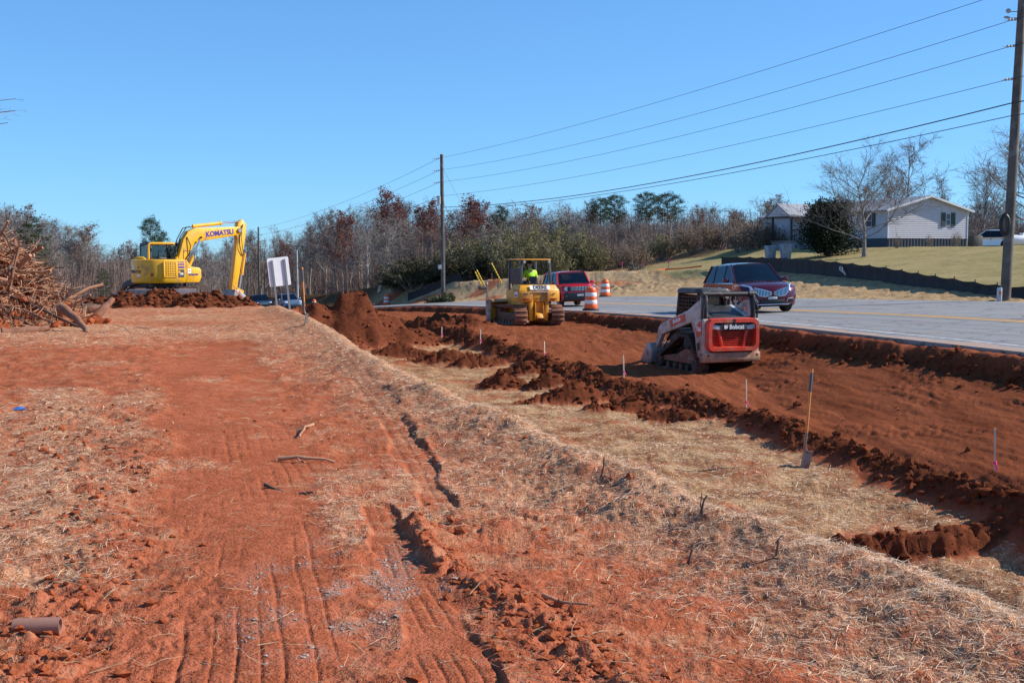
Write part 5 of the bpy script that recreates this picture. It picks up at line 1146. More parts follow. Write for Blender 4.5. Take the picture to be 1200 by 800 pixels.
m = MB(); m.hexa([(-.86, 1.86, .28), (.86, 1.86, .28), (.62, 2.13, .32), (-.62, 2.13, .32), (-.86, 1.90, .66), (.86, 1.90, .66), (.62, 2.125, .66), (-.62, 2.125, .66)]); m.build('front_bumper', CARBLK, B, .03)
m = MB(); m.box(-.16, .16, 2.13, 2.145, .50, .59); m.build('licence_plate', PLATE, B)
for x0 in (-.45, .1): m = MB(); m.tube([(x0, 1.03, 1.09), (x0 + .5, .95, 1.16)], .012, 6); m.build('wiper', CARBLK, T)
tag(T, 'bright red small SUV with a seven-slot grille just behind the bulldozer on the road', 'car')
driver(T, 1.0, 1.04, REDC, 'person in a dark red shirt driving the bright red SUV')
# -- far oncoming pickup and SUV
SPK = dict(w=1.98, r=.40, tw=.26, sill=.36, belt=1.20, roof=1.84, y_front=2.8, y_rear=-2.8, ax_f=1.85, ax_r=-1.75, paint=NAVYP, round=.14, crown=.05,
           outline=[(2.68, .34), (2.78, .42), (2.80, .70), (2.78, 1.08), (2.66, 1.16), (1.9, 1.20), (1.25, 1.23), (1.1, 1.20), (-2.75, 1.20), (-2.80, 1.1), (-2.80, .6)],
           glass=(1.25, .62, -.80, -1.05), pillars=(.52,), handles=(.1, -.8), seams=(1.2, .15, -.9), mirror=CARBLK, tumble=.22)
SFS = dict(SP); SFS.update(paint=BLUEGREY, w=1.86, round=.25, trim=CARBLK)
def front_kit(T, B, S, z0, z1, hz, grille):
    F = lambda x: fpoint(S, x, S['y_front'])
    m = MB(); m.prism(rounded(-.52, .52, z0, z1, .05, 3), S['y_front'] - .04, S['y_front'] + .015, 'y'); g = m.build('grille', grille, B)
    for i in range(3): m = MB(); z = z0 + (z1 - z0) * (i + .7) / 3.4; m.box(-.50, .50, S['y_front'] + .01, S['y_front'] + .03, z - .015, z + .015); m.build('grille_bar', CHR, g)
    for sx in (-1, 1): m = MB(); m.box(sx * .70 - .16, sx * .70 + .16, F(.72) - .10, F(.62) + .03, hz - .09, hz + .09); m.build('headlamp', HEADL, B, .03)
    m = MB(); m.hexa([(-S['w'] * .46, S['y_front'] - .25, S['sill'] + .02), (S['w'] * .46, S['y_front'] - .25, S['sill'] + .02), (.62, S['y_front'] + .06, S['sill'] + .04), (-.62, S['y_front'] + .06, S['sill'] + .04), (-S['w'] * .46, S['y_front'] - .22, S['sill'] + .28), (S['w'] * .46, S['y_front'] - .22, S['sill'] + .28), (.62, S['y_front'] + .05, S['sill'] + .28), (-.62, S['y_front'] + .05, S['sill'] + .28)]); m.build('front_bumper', CARBLK, B, .03)
pos, hz_, sl_ = on_road(338, 22.4); T, B = car('blue_suv', SFS, pos, hz_, sl_, .06); front_kit(T, B, SFS, .60, .82, .84, CARBLK); tag(T, 'light blue-grey SUV coming up the road behind the white sign', 'car')
pos, hz_, sl_ = on_road(304, 22.3); T, B = car('dark_pickup', SPK, pos, hz_, sl_, .06); front_kit(T, B, SPK, .72, 1.06, .92, CARBLK); tag(T, 'dark navy pickup truck coming up the road beside the excavator bucket', 'truck')
# -- white car parked by the propane tank behind the house
SW = dict(SP); SW.update(paint=WHTP, trim=CARBLK, w=1.85)
# ------------------------------------------------------------------ trees
BARK = M('grey_bark', (.22, .19, .165), .9, 0, .3, 3); BARKL = M('pale_bark', (.42, .385, .345), .9, 0, .3, 3); TWIG = M('brown_twigs', (.185, .15, .13), .9, 0, .3, 2); TWIGR = M('reddish_twigs', (.19, .125, .10), .9, 0, .3, 2); TWIGG = M('grey_twigs', (.25, .22, .195), .9, 0, .3, 2)
def leaf_mat(name, a, b, trans=.25):
    k = NT(name); oi = k.n('ShaderNodeObjectInfo'); v = k.obj(); n = k.noise(v, 1.7, 3); c = k.mix(k.ramp(n, .35, .65), a, b)
    k.l(c, k.b.inputs['Base Color']); k.b.inputs['Roughness'].default_value = .7; k.b.inputs['Specular IOR Level'].default_value = .2
    t = k.n('ShaderNodeBsdfTranslucent'); k.l(c, t.inputs['Color']); m = k.n('ShaderNodeMixShader'); m.inputs[0].default_value = trans
    k.l(k.b.outputs[0], m.inputs[1]); k.l(t.outputs[0], m.inputs[2]); k.l(m.outputs[0], k.t.nodes['Material Output'].inputs['Surface']); return k.m
REDLF = leaf_mat('russet_leaves', (.16, .028, .018), (.24, .062, .035)); BRNLF = leaf_mat('brown_leaves', (.16, .07, .04), (.24, .13, .075)); PINE = leaf_mat('pine_needles', (.022, .042, .016), (.055, .08, .028), .1)
CEDAR = leaf_mat('dark_evergreen', (.010, .016, .008), (.028, .036, .016), .05); OLIVE = leaf_mat('olive_brush_leaves', (.125, .12, .048), (.27, .235, .115)); DRYB = leaf_mat('dry_brush', (.16, .105, .065), (.27, .19, .115))
rt = np.random.RandomState(21)
class Strips:
    """ribbons for twigs and cards for leaves, gathered as numpy quads"""
    def __init__(s): s.q = []
    def ribbon(s, a, b, w0, w1):
        d = b - a; r0, r1, r2 = random.gauss(0, 1), random.gauss(0, 1), random.gauss(0, 1); d0, d1, d2 = d
        ux, uy, uz = d1 * r2 - d2 * r1, d2 * r0 - d0 * r2, d0 * r1 - d1 * r0; n = math.sqrt(ux * ux + uy * uy + uz * uz) + 1e-12; u = np.array((ux / n, uy / n, uz / n))
        s.q.append((a - u * w0, a + u * w0, b + u * w1, b - u * w1))
    def card(s, c, size, flat=1.0):
        u = np.array((random.gauss(0, 1), random.gauss(0, 1), random.gauss(0, 1) * flat)); u /= math.sqrt(u[0] ** 2 + u[1] ** 2 + u[2] ** 2) + 1e-12; r0, r1, r2 = random.gauss(0, 1), random.gauss(0, 1), random.gauss(0, 1)
        v = np.array((u[1] * r2 - u[2] * r1, u[2] * r0 - u[0] * r2, u[0] * r1 - u[1] * r0)); v *= size * .6 / (math.sqrt(v[0] ** 2 + v[1] ** 2 + v[2] ** 2) + 1e-12); u *= size
        s.q.append((c - u, c - v, c + u, c + v))
    def ribbons(s, A, B, w0, w1):
        n = len(A); U = np.cross(B - A, rt.randn(n, 3)); U /= np.linalg.norm(U, axis=1)[:, None] + 1e-12; s.q += list(np.stack([A - U * w0, A + U * w0, B + U * w1, B - U * w1], 1))
    def mesh(s, name, mat):
        V = np.array(s.q).reshape(-1, 3); F = np.arange(len(V)).reshape(-1, 4); return quick_mesh(name, V, F, mat, False)
def unit(v): return v / max(1e-9, np.linalg.norm(v))
def bare_tree(h, spread=.35, trunk_r=.13, n1=12, n2=7, n3=8, n4=5, fork=.3, up=.55, tw=.012, lean=0.0, leaf=None, leaf_size=.09, leaf_n=0, crown_low=.25):
    """returns limb mesh builder, twig strips, leaf strips"""
    limb = MB(); tws = Strips(); lv = Strips()
    def grow(p, d, L, r, lvl, seg):
        pts = [p]; dd = d.copy()
        for i in range(seg):
            dd = unit(dd + rt.randn(3) * (.16 if lvl else .05) + np.array([0, 0, .05 + .05 * lvl])); pts.append(pts[-1] + dd * L / seg)
        return pts
    tr = grow(np.zeros(3), unit(np.array([lean, 0, 1.0])), h * .92, trunk_r, 0, 8)
    rad = [trunk_r * (1 - .88 * i / 8) for i in range(9)]; rad[0] *= 1.35; limb.tube([tuple(p) for p in tr], rad, 7)
    def on(pts, t):
        f = t * (len(pts) - 1); i = min(int(f), len(pts) - 2); return pts[i] + (pts[i + 1] - pts[i]) * (f - i)
    for i in range(n1):
        t = crown_low + (1 - crown_low) * (i + rt.rand() * .8) / n1; t = min(t, .98); p = on(tr, t); a = i * 2.4 + rt.rand()
        el = up + .35 * rt.rand() + .3 * t; d = np.array([math.cos(a) * math.cos(el), math.sin(a) * math.cos(el), math.sin(el)])
        L = h * spread * (1.15 - .75 * max(0, t - .35)) * (.7 + .5 * rt.rand()); r1 = trunk_r * (.42 - .28 * t) * (.8 + .4 * rt.rand()) + .006
        b1 = grow(p, d, L, r1, 1, 5); limb.tube([tuple(q) for q in b1], [r1 * (1 - .15 * k) for k in range(6)], 5, False)
        for j in range(n2):
            t2 = .2 + .8 * (j + rt.rand()) / n2; p2 = on(b1, min(t2, .99)); d2 = unit(unit(b1[-1] - b1[0]) + rt.randn(3) * .55 + np.array([0, 0, .15])); L2 = L * (.55 - .25 * t2) * (.6 + .8 * rt.rand()); r2 = max(tw * 1.2, r1 * .38)
            b2 = grow(p2, d2, L2, r2, 2, 3)
            for k in range(3): tws.ribbon(b2[k], b2[k + 1], r2 * (1 - .25 * k), r2 * (.75 - .25 * k))
            for m_ in range(n3):
                p3 = on(b2, .15 + .85 * rt.rand()); d3 = unit(unit(b2[-1] - b2[0]) + rt.randn(3) * .6); L3 = (.35 + .5 * rt.rand()) * L2 * .7 + .12
                e3 = p3 + d3 * L3; tws.ribbon(p3, e3, tw, tw * .6)
                for q in range(n4):
                    p4 = p3 + d3 * L3 * (.25 + .75 * rt.rand()); d4 = unit(d3 + rt.randn(3) * .6 + np.array([0, 0, .12])); e4 = p4 + d4 * L3 * (.35 + .5 * rt.rand()); tws.ribbon(p4, e4, tw * .62, tw * .3)
                    for z_ in range(leaf_n):
                        if rt.rand() < .8: lv.card(e4 + rt.randn(3) * .08, leaf_size * (.6 + .8 * rt.rand()))
    return limb, tws, lv
PROTO = {}
def tree_proto(key, name, limbmat, twmat, lfmat=None, **kw):
    limb, tws, lv = bare_tree(**kw); PROTO[key] = (name, limb.mesh('trunk', limbmat, 0, True), tws.mesh('crown', twmat), lv.mesh('foliage', lfmat) if lv.q else None, float(np.percentile(np.array(tws.q)[:, 2, 2], 99)))
for i in range(7):
    tree_proto('b%d' % i, 'bare_tree', [BARK, BARKL, BARK][i % 3], [TWIG, TWIGG, TWIGR][i % 3], h=10, spread=[.30, .24, .36, .28, .33, .22, .27][i], trunk_r=.10 + .012 * (i % 4), n1=[16, 18, 15, 18, 16, 15, 19][i], n2=7, n3=6, n4=4, up=[.6, .8, .45, .7, .55, .9, .65][i], tw=.0125, crown_low=[.2, .25, .15, .3, .2, .3, .22][i])
for i in range(2): tree_proto('r%d' % i, 'russet_tree', BARK, TWIG, REDLF, h=10, spread=.30, trunk_r=.13, n1=17, n2=7, n3=5, n4=4, leaf_n=1, leaf_size=.10, tw=.016, crown_low=.35)
for i in range(2): tree_proto('k%d' % i, 'brown_leaf_tree', BARK, TWIGR, BRNLF, h=10, spread=.27, trunk_r=.11, n1=15, n2=6, n3=4, n4=3, leaf_n=1, leaf_size=.10, tw=.016, crown_low=.3)
tree_proto('yard', 'yard_tree', BARK, TWIG, h=10, spread=.60, trunk_r=.20, n1=22, n2=10, n3=8, n4=4, up=.16, tw=.011, crown_low=.2)
tree_proto('oak', 'spreading_oak', BARK, TWIGG, h=10, spread=.62, trunk_r=.30, n1=17, n2=10, n3=9, n4=4, up=.12, tw=.014, crown_low=.25)
def pine_proto(key, bushy=1.0, low=.35):
    limb = MB(); lv = Strips(); h = 10; pts = [(0.05 * math.sin(i), .04 * math.cos(i * 1.7), h * .97 * i / 6) for i in range(7)]; limb.tube(pts, [.16 - .022 * i for i in range(7)], 7)
    for i in range(34):
        t = low + (1 - low) * (i + rt.rand()) / 34; a = i * 2.4; L = (.45 + 1.75 * math.sin(math.pi * min(1, .15 + (t - low) / (1 - low) * .82))) * (.7 + .5 * rt.rand()) * bushy
        p = np.array([0, 0, h * t]); d = unit(np.array([math.cos(a), math.sin(a), .25 + .3 * rt.rand()])); e = p + d * L; limb.tube([tuple(p), tuple((p + e) / 2 + np.array([0, 0, -.05])), tuple(e)], [.035, .025, .012], 4, False)
        for c in range(int(4 + 3 * L)):
            q = p + (e - p) * (.35 + .75 * rt.rand()) + rt.randn(3) * .12
            for n in range(30): lv.card(q + rt.randn(3) * np.array([.24, .24, .11]), .05 + .035 * rt.rand(), .8)
    PROTO[key] = ('pine_tree', limb.mesh('trunk', BARK, 0, True), lv.mesh('crown', PINE), None, 10.0)
pine_proto('p0'); pine_proto('p1', 1.15, .55); pine_proto('p2', .9, .15)
def shrub_proto(key, name, leafm, twm, wx, h, nst, nleaf, lsize, mat2=None):
    limb = MB(); lv = Strips(); tw_ = Strips()
    for i in range(nst):
        a = rt.rand() * 6.28; rr = wx * rt.rand() ** .5; top = np.array([math.cos(a) * rr, math.sin(a) * rr, h * (.55 + .5 * rt.rand()) * (1 - .35 * (rr / wx) ** 2)]); base = np.array([math.cos(a) * rr * .35, math.sin(a) * rr * .35, 0])
        mid = (base + top) / 2 + rt.randn(3) * .12; limb.tube([tuple(base), tuple(mid), tuple(top)], [.03, .02, .008], 4, False)
        for j in range(10):
            p = base + (top - base) * (.3 + .7 * rt.rand()); d = unit(top - base + rt.randn(3) * 1.2); e = p + d * (.25 + .5 * rt.rand()); tw_.ribbon(p, e, .012, .006)
            for k in range(nleaf): lv.card(p + (e - p) * rt.rand() * 1.1 + rt.randn(3) * .09, lsize * (.6 + .8 * rt.rand()))
    PROTO[key] = (name, limb.mesh('stems', BARK, 0, True), tw_.mesh('twigs', twm), lv.mesh('foliage', leafm) if nleaf else None, float(np.percentile(np.array(tw_.q)[:, 2, 2], 98)))
shrub_proto('o0', 'olive_shrub', OLIVE, TWIGG, 1.9, 3.6, 50, 13, .065); shrub_proto('o1', 'olive_shrub', OLIVE, TWIG, 1.6, 3.0, 46, 10, .065); shrub_proto('d0', 'dry_shrub', DRYB, TWIGR, 1.5, 2.6, 44, 5, .06); shrub_proto('d1', 'bare_shrub', DRYB, TWIGG, 1.4, 3.2, 50, 1, .07)
shrub_proto('g0', 'dark_thicket', leaf_mat('dark_green_brush', (.035, .038, .016), (.10, .092, .042)), TWIG, 1.7, 2.6, 44, 14, .065)
def plant(key, loc, h, rz=None, wide=1.0, label='', cat='tree', group=None, base_h=10.0):
    nm, a, b, c, bh = PROTO[key]; sc = h / bh; o = empty(nm, loc, rt.rand() * 6.28 if rz is None else rz); o.scale = (sc * wide, sc * wide, sc)
    for me in (a, b, c):
        if me is None: continue
        k = bpy.data.objects.new(me.name.split('.')[0], me); COL.objects.link(k); k.parent = o
        if me is not a: k['kind'] = 'stuff'
    tag(o, label, cat, group); return o
def ground_at(px, d): return gpx(px, d, -.1)
G_WOOD = 'bare trees of the roadside wood'
def top_h(px, d, ytop):     # tree height so that its top shows at photo row ytop
    g = ground_at(px, d); return max(2.5, at(px, ytop, d).z - g.z)
bk = ['b%d' % i for i in range(7)]
def skyline(px): return float(np.interp(px, [-60, 0, 30, 60, 90, 115, 160, 200, 250, 300, 340, 400, 440, 470, 520, 560, 600, 660, 700, 740, 800, 860, 900, 930, 960, 1060, 1120, 1260], [232, 232, 245, 246, 256, 278, 283, 276, 272, 262, 256, 240, 232, 228, 240, 236, 234, 232, 236, 240, 234, 240, 228, 238, 240, 240, 232, 228]))
KINDS = ['grey-barked rounded', 'pale-barked upright', 'broad spreading grey', 'dense-topped grey-barked', 'pale-barked rounded', 'slim reddish-twigged', 'tall many-branched']
LB_L = 'leafless grey-brown tree in the wood left of the road'; LB_R = 'leafless grey-brown tree in the wood beyond the road'
n = 0
for row, (d0, d1, step, lo) in enumerate(((128, 140, 15, 6), (146, 162, 12.5, 4), (170, 205, 10.5, 0))):
    px = -70.0
    while px < 1250:
        d = d0 + (d1 - d0) * rt.rand(); p_ = px + (rt.rand() - .5) * 8; px += step * (.75 + .5 * rt.rand())
        if p_ > 935 and row == 0: continue
        x = (p_ - 600) / 1400 * d
        if 17.5 < road_s(x, d) < 33 and d < 300: 
            if row < 2: continue
            d = 260 + 30 * rt.rand()
        yt = skyline(p_) + 4 + rt.rand() * 22 * (1.2 if row < 2 else .8) + (14 if row == 0 else 0)
        right = road_s((p_ - 600) / 1400 * d, d) > 26
        ki = rt.randint(7); side_ = 'beyond the road' if right else 'left of the road'
        plant(bk[ki], ground_at(p_, d), top_h(p_, d, yt), None, 1.15 + .6 * rt.rand(), '%s leafless tree in the wood %s' % (KINDS[ki], side_), 'tree', KINDS[ki] + ' bare trees ' + side_); n += 1
print('wood trees', n)
for px, d, yt, key, wd in ((462, 135, 222, 'r0', 1.0), (498, 138, 236, 'r1', 1.0), (540, 134, 231, 'r0', 1.25), (565, 137, 238, 'r1', 1.1)):
    plant(key, ground_at(px, d), top_h(px, d, yt), None, wd, 'tall thin tree holding russet leaves in the wood behind the far pole', 'tree', 'russet trees behind the far pole')
for px, d, yt, wd in ((402, 128, 247, .95),): plant('r1', ground_at(px, d), top_h(px, d, yt), 1.0, wd, 'dense dark red leafy oak alone among bare trees left of the far pole', 'tree')
plant('r0', ground_at(333, 150), top_h(333, 150, 283), 1.0, .7, 'small dark red tree deep in the bare wood above the white sign', 'tree')
for px, d, yt, wd in ((25, 150, 240, 1.2), (100, 160, 262, 1), (145, 165, 282, 1.2), (620, 140, 238, 1.1), (690, 138, 236, 1.1), (820, 140, 240, 1.0), (860, 136, 246, 1.2), (905, 140, 228, 1.3)):
    plant('k%d' % rt.randint(2), ground_at(px, d), top_h(px, d, yt), None, wd, 'tree with sparse brown leaves standing in the bare wood', 'tree', 'brown-leaved trees in the wood')
for px, d, yt, key, wd in ((703, 138, 234, 'p1', 1.0), (720, 142, 231, 'p1', .9), (757, 140, 228, 'p1', 1.05), (781, 143, 229, 'p1', 1.15)):
    plant(key, ground_at(px, d), top_h(px, d, yt), None, wd, 'dark pine crown rising over the bare wood beyond the road', 'tree', 'pines over the wood beyond the road')
plant('p1', ground_at(178, 150), top_h(178, 150, 259), None, .5, 'lone round-topped pine behind the excavator cab', 'tree')
plant('p2', ground_at(40, 118), top_h(40, 118, 257), None, 1.25, 'dark broad pine behind the root and log pile', 'tree'); plant('p2', ground_at(122, 100), top_h(122, 100, 316), None, 1.3, 'small yellow-green pine between log pile and excavator', 'tree')
plant('p0', ground_at(588, 136), top_h(588, 136, 244), None, .8, 'slim pine half hidden in the wood behind the bulldozer', 'tree'); plant('p0', ground_at(192, 158), top_h(192, 158, 276), None, .8, 'short pine beside the lone pine behind the excavator', 'tree')
# brush in front of the wood
for px, d, yt, key in ((545, 118, 282, 'o1'), (580, 120, 274, 'o0'), (612, 116, 268, 'o0'), (640, 121, 266, 'o0'), (668, 117, 272, 'o0'), (690, 116, 284, 'o1'), (710, 118, 288, 'd0'), (600, 113, 290, 'o1'), (648, 113, 288, 'o1')):
    g = ground_at(px, d); plant(key, g, top_h(px, d, yt), None, 1.15, 'olive green roadside shrub thicket behind the bulldozer', 'shrub', 'olive shrubs behind the bulldozer', base_h=3.6)
for px, d, yt, key in ((730, 119, 280, 'd1'), (755, 121, 272, 'd1'), (775, 118, 282, 'o1'), (795, 120, 270, 'd1'), (815, 117, 266, 'd0'), (838, 119, 262, 'd0'), (858, 116, 258, 'd1'), (880, 118, 256, 'd0'), (900, 114, 264, 'd0'), (918, 117, 258, 'd1'), (870, 111, 282, 'd0'), (745, 113, 288, 'd0')):
    g = ground_at(px, d); plant(key, g, top_h(px, d, yt), None, 1.15, 'dry brown shrub at the edge of the grass below the wood', 'shrub', 'dry shrubs along the grass edge', base_h=3.0)
for px, d, yt, key, wd in ((488, 119, 306, 'g0', 1.7), (510, 121, 298, 'g0', 1.4), (536, 116, 292, 'g0', 1.2), (552, 119, 302, 'o1', 1.1), (470, 122, 316, 'g0', 1.4)):
    g = ground_at(px, d); plant(key, g, top_h(px, d, yt), None, wd, 'dark evergreen thicket behind the far utility pole', 'shrub', 'dark thickets behind the far pole', base_h=2.6)
# undergrowth of the wood
S = Strips(); n = 26000; d = 120 + 60 * rt.rand(n); px = -80 + np.where(rt.rand(n) < .5, 1330, 600) * rt.rand(n); x = (px - 600) / 1400 * d; r_ = road_s(x, d)
ok = ~(((r_ > 17) & (r_ < 34)) | ((px > 930) & (d < 135))); x = x[ok]; d = d[ok]; n = len(x); z = terrain(x, d, False); L = .8 + 4.2 * rt.rand(n) ** 2
A = np.stack([x, d, z], -1); B = A + np.stack([rt.randn(n) * .35, rt.randn(n) * .35, L], -1); S.ribbons(A - np.array([0, 0, .1]), B, .022, .010)
for q in range(3): C = A + (B - A) * (.3 + .7 * rt.rand(n, 1)); S.ribbons(C, C + rt.randn(n, 3) * .4 + np.array([0, 0, .35]), .012, .006)
o = bpy.data.objects.new('undergrowth', S.mesh('undergrowth', TWIGR)); COL.objects.link(o); tag(o, 'thin leafless saplings and brambles massed on the woodland floor', 'undergrowth', kind='stuff')
# far wood behind everything, one mass
S = Strips(); n = 9000; px = -90 + 1360 * rt.rand(n); d = 205 + 60 * rt.rand(n); x = (px - 600) / 1400 * d; z0 = np.where(px < 600, -6.0, -1.5)
row = np.array([skyline(p_) for p_ in px]) + 10 + 26 * rt.rand(n); zt = EYE + (303 - row) / 1400 * d
A = np.stack([x, d, z0], -1); B = np.stack([x + rt.randn(n) * .5, d + rt.randn(n) * .5, z0 + (zt - z0) * (.65 + .35 * rt.rand(n))], -1); S.ribbons(A, B, .038, .014)
for q in range(7): C = A + (B - A) * (.25 + .75 * rt.rand(n, 1)); S.ribbons(C, C + rt.randn(n, 3) * np.array([.7, .7, .5]) + np.array([0, 0, .9]), .022, .010)
o = bpy.data.objects.new('far_wood', S.mesh('far_wood', TWIG)); COL.objects.link(o); tag(o, 'far leafless wood seen between the nearer trunks', 'woodland', kind='stuff')
# shaggy vines on the cut bank below the far pole
S = Strips()
_n = 3600; _px = 466 + 64 * rt.rand(_n); _y = 92 + 16 * rt.rand(_n); _x = (_px - 600) / 1400 * _y; _r = road_s(_x, _y) - far_s(_y); _z = terrain(_x, _y)
for i in np.nonzero((_r > .5) & (_r < 6))[0]:
    c = np.array([_x[i], _y[i], _z[i] + .05 + .35 * rt.rand()])
    for k in range(4): S.card(c + rt.randn(3) * .13, .09 + .05 * rt.rand())
if S.q:
    o = bpy.data.objects.new('bank_creeper', S.mesh('bank_creeper', leaf_mat('creeper_leaves', (.03, .04, .015), (.10, .095, .045)))); COL.objects.link(o); tag(o, 'dark green creeper covering the road bank below the far pole', 'creeper', kind='stuff')
# yard trees
plant('yard', gpx(1012, 88, -.05), top_h(1012, 88, 170), 2.2, 1.35, 'slender leafless yard tree in front of the dark cedar', 'tree')
plant('oak', gpx(1206, 118, -.1), top_h(1206, 118, 142), .6, 1.3, 'large spreading leafless oak behind the near utility pole', 'tree')
for px, d, yt, wd, lb in ((1062, 125, 160, 1.5, 'tall leafless tree rising behind the ridge of the mobile home'), (1105, 140, 205, 1.2, 'leafless tree behind the right eave of the mobile home'), (1040, 138, 195, 1.3, 'leafless tree behind the roof of the mobile home beside the yard tree'), (1150, 150, 196, 1.3, 'leafless tree behind the parked white car')):
    plant(bk[rt.randint(7)], ground_at(px, d), top_h(px, d, yt), None, wd, lb, 'tree')
# dark cedar beside the house
def cedar():
    g = gpx(970, 93, -.1); lv = Strips(); limb = MB(); H = top_h(970, 93, 233); W_ = 2.25
    limb.tube([(0, 0, 0), (0, 0, H * .5), (.1, 0, H * .85)], [.2, .13, .05], 8)
    for i in range(26): a = i * 2.4; z = .4 + (H - 1.2) * i / 26; limb.tube([(0, 0, z), (math.cos(a) * 1.2, math.sin(a) * 1.2, z + .4)], [.05, .02], 4, False)
    lobes = [(rt.randn() * .55, rt.randn() * .5, .5 + (H - 1.1) * rt.rand(), .85 + .65 * rt.rand()) for _ in range(46)]
    lobes += [(-.9, 0, H - 1.1, .9), (.85, 0, H - 1.05, .95), (-1.3, -.2, 1.3, 1.1), (1.3, -.1, 1.2, 1.1), (0, -.6, 2.2, 1.2)]
    for lx, ly, lz, lr in lobes:
        k = 1 - .45 * max(0, (lz - H * .55) / (H * .45))
        for _ in range(420):
            v = unit(rt.randn(3)) * lr * (.55 + .5 * rt.rand()); c = np.array([lx * 1.25 * k, ly * 1.25, lz]) + v * np.array([1.05 * k, 1, .85])
            if c[2] > .05: lv.card(c, .055 + .05 * rt.rand())
    o = empty('cedar_tree', g); limb.build('trunk', BARK, o, 0, True); c = bpy.data.objects.new('crown', lv.mesh('crown', CEDAR)); COL.objects.link(c); c.parent = o; tag(o, 'dense rounded almost black cedar tree hiding the porch side of the house', 'tree')
cedar()
# branch of a tree left of the frame
def near_tree():
    base = Vector((-15.5, 24.5, gz(-15.5, 24.5) - .1)); limb = MB(); tws = Strips(); limb.tube([(0, 0, 0), (.1, 0, 2.2), (.3, 0, 4.5), (.5, .1, 6.5)], [.14, .11, .08, .04], 8); lv = Strips()
    for i in range(13):
        z = 2.2 + i * .33; a = -.3 + .5 * rt.randn() if i % 2 else rt.rand() * 6.28; L = 2.2 + rt.rand() * 1.2
        if i in (5, 6, 7, 8): a = -.05 + .12 * (i - 6.5); L = [5.3, 5.55, 5.4, 5.2][i - 5]; z = [3.1, 3.25, 3.6, 3.95][i - 5]
        e = np.array([math.cos(a) * L, math.sin(a) * L, z + L * .18]); p = np.array([.25, 0, z]); mid = (p + e) / 2 + np.array([0, 0, .15]); limb.tube([tuple(p), tuple(mid), tuple(e)], [.035, .018, .006], 5, False)
        for j in range(16):
            t = .35 + .65 * rt.rand(); q = p + (e - p) * t + np.array([0, 0, .12 * (1 - t)]); d = unit(unit(e - p) + rt.randn(3) * .5 + np.array([0, 0, .25])); f = q + d * (.15 + .4 * rt.rand()); tws.ribbon(q, f, .005, .002)
            for k in range(2): g = q + (f - q) * rt.rand(); h_ = g + unit(d + rt.randn(3) * .6) * .2; tws.ribbon(g, h_, .003, .0015)
            if rt.rand() < .12: lv.card(f, .045)
    o = empty('young_tree', base); limb.build('trunk', BARK, o, 0, True)
    for nm, s_, mt in (('crown', tws, TWIGG), ('foliage', lv, BRNLF)): k = bpy.data.objects.new(nm, s_.mesh(nm, mt)); COL.objects.link(k); k.parent = o
    tag(o, 'young tree whose last dry leaves hang over the root and log pile', 'tree')
near_tree()
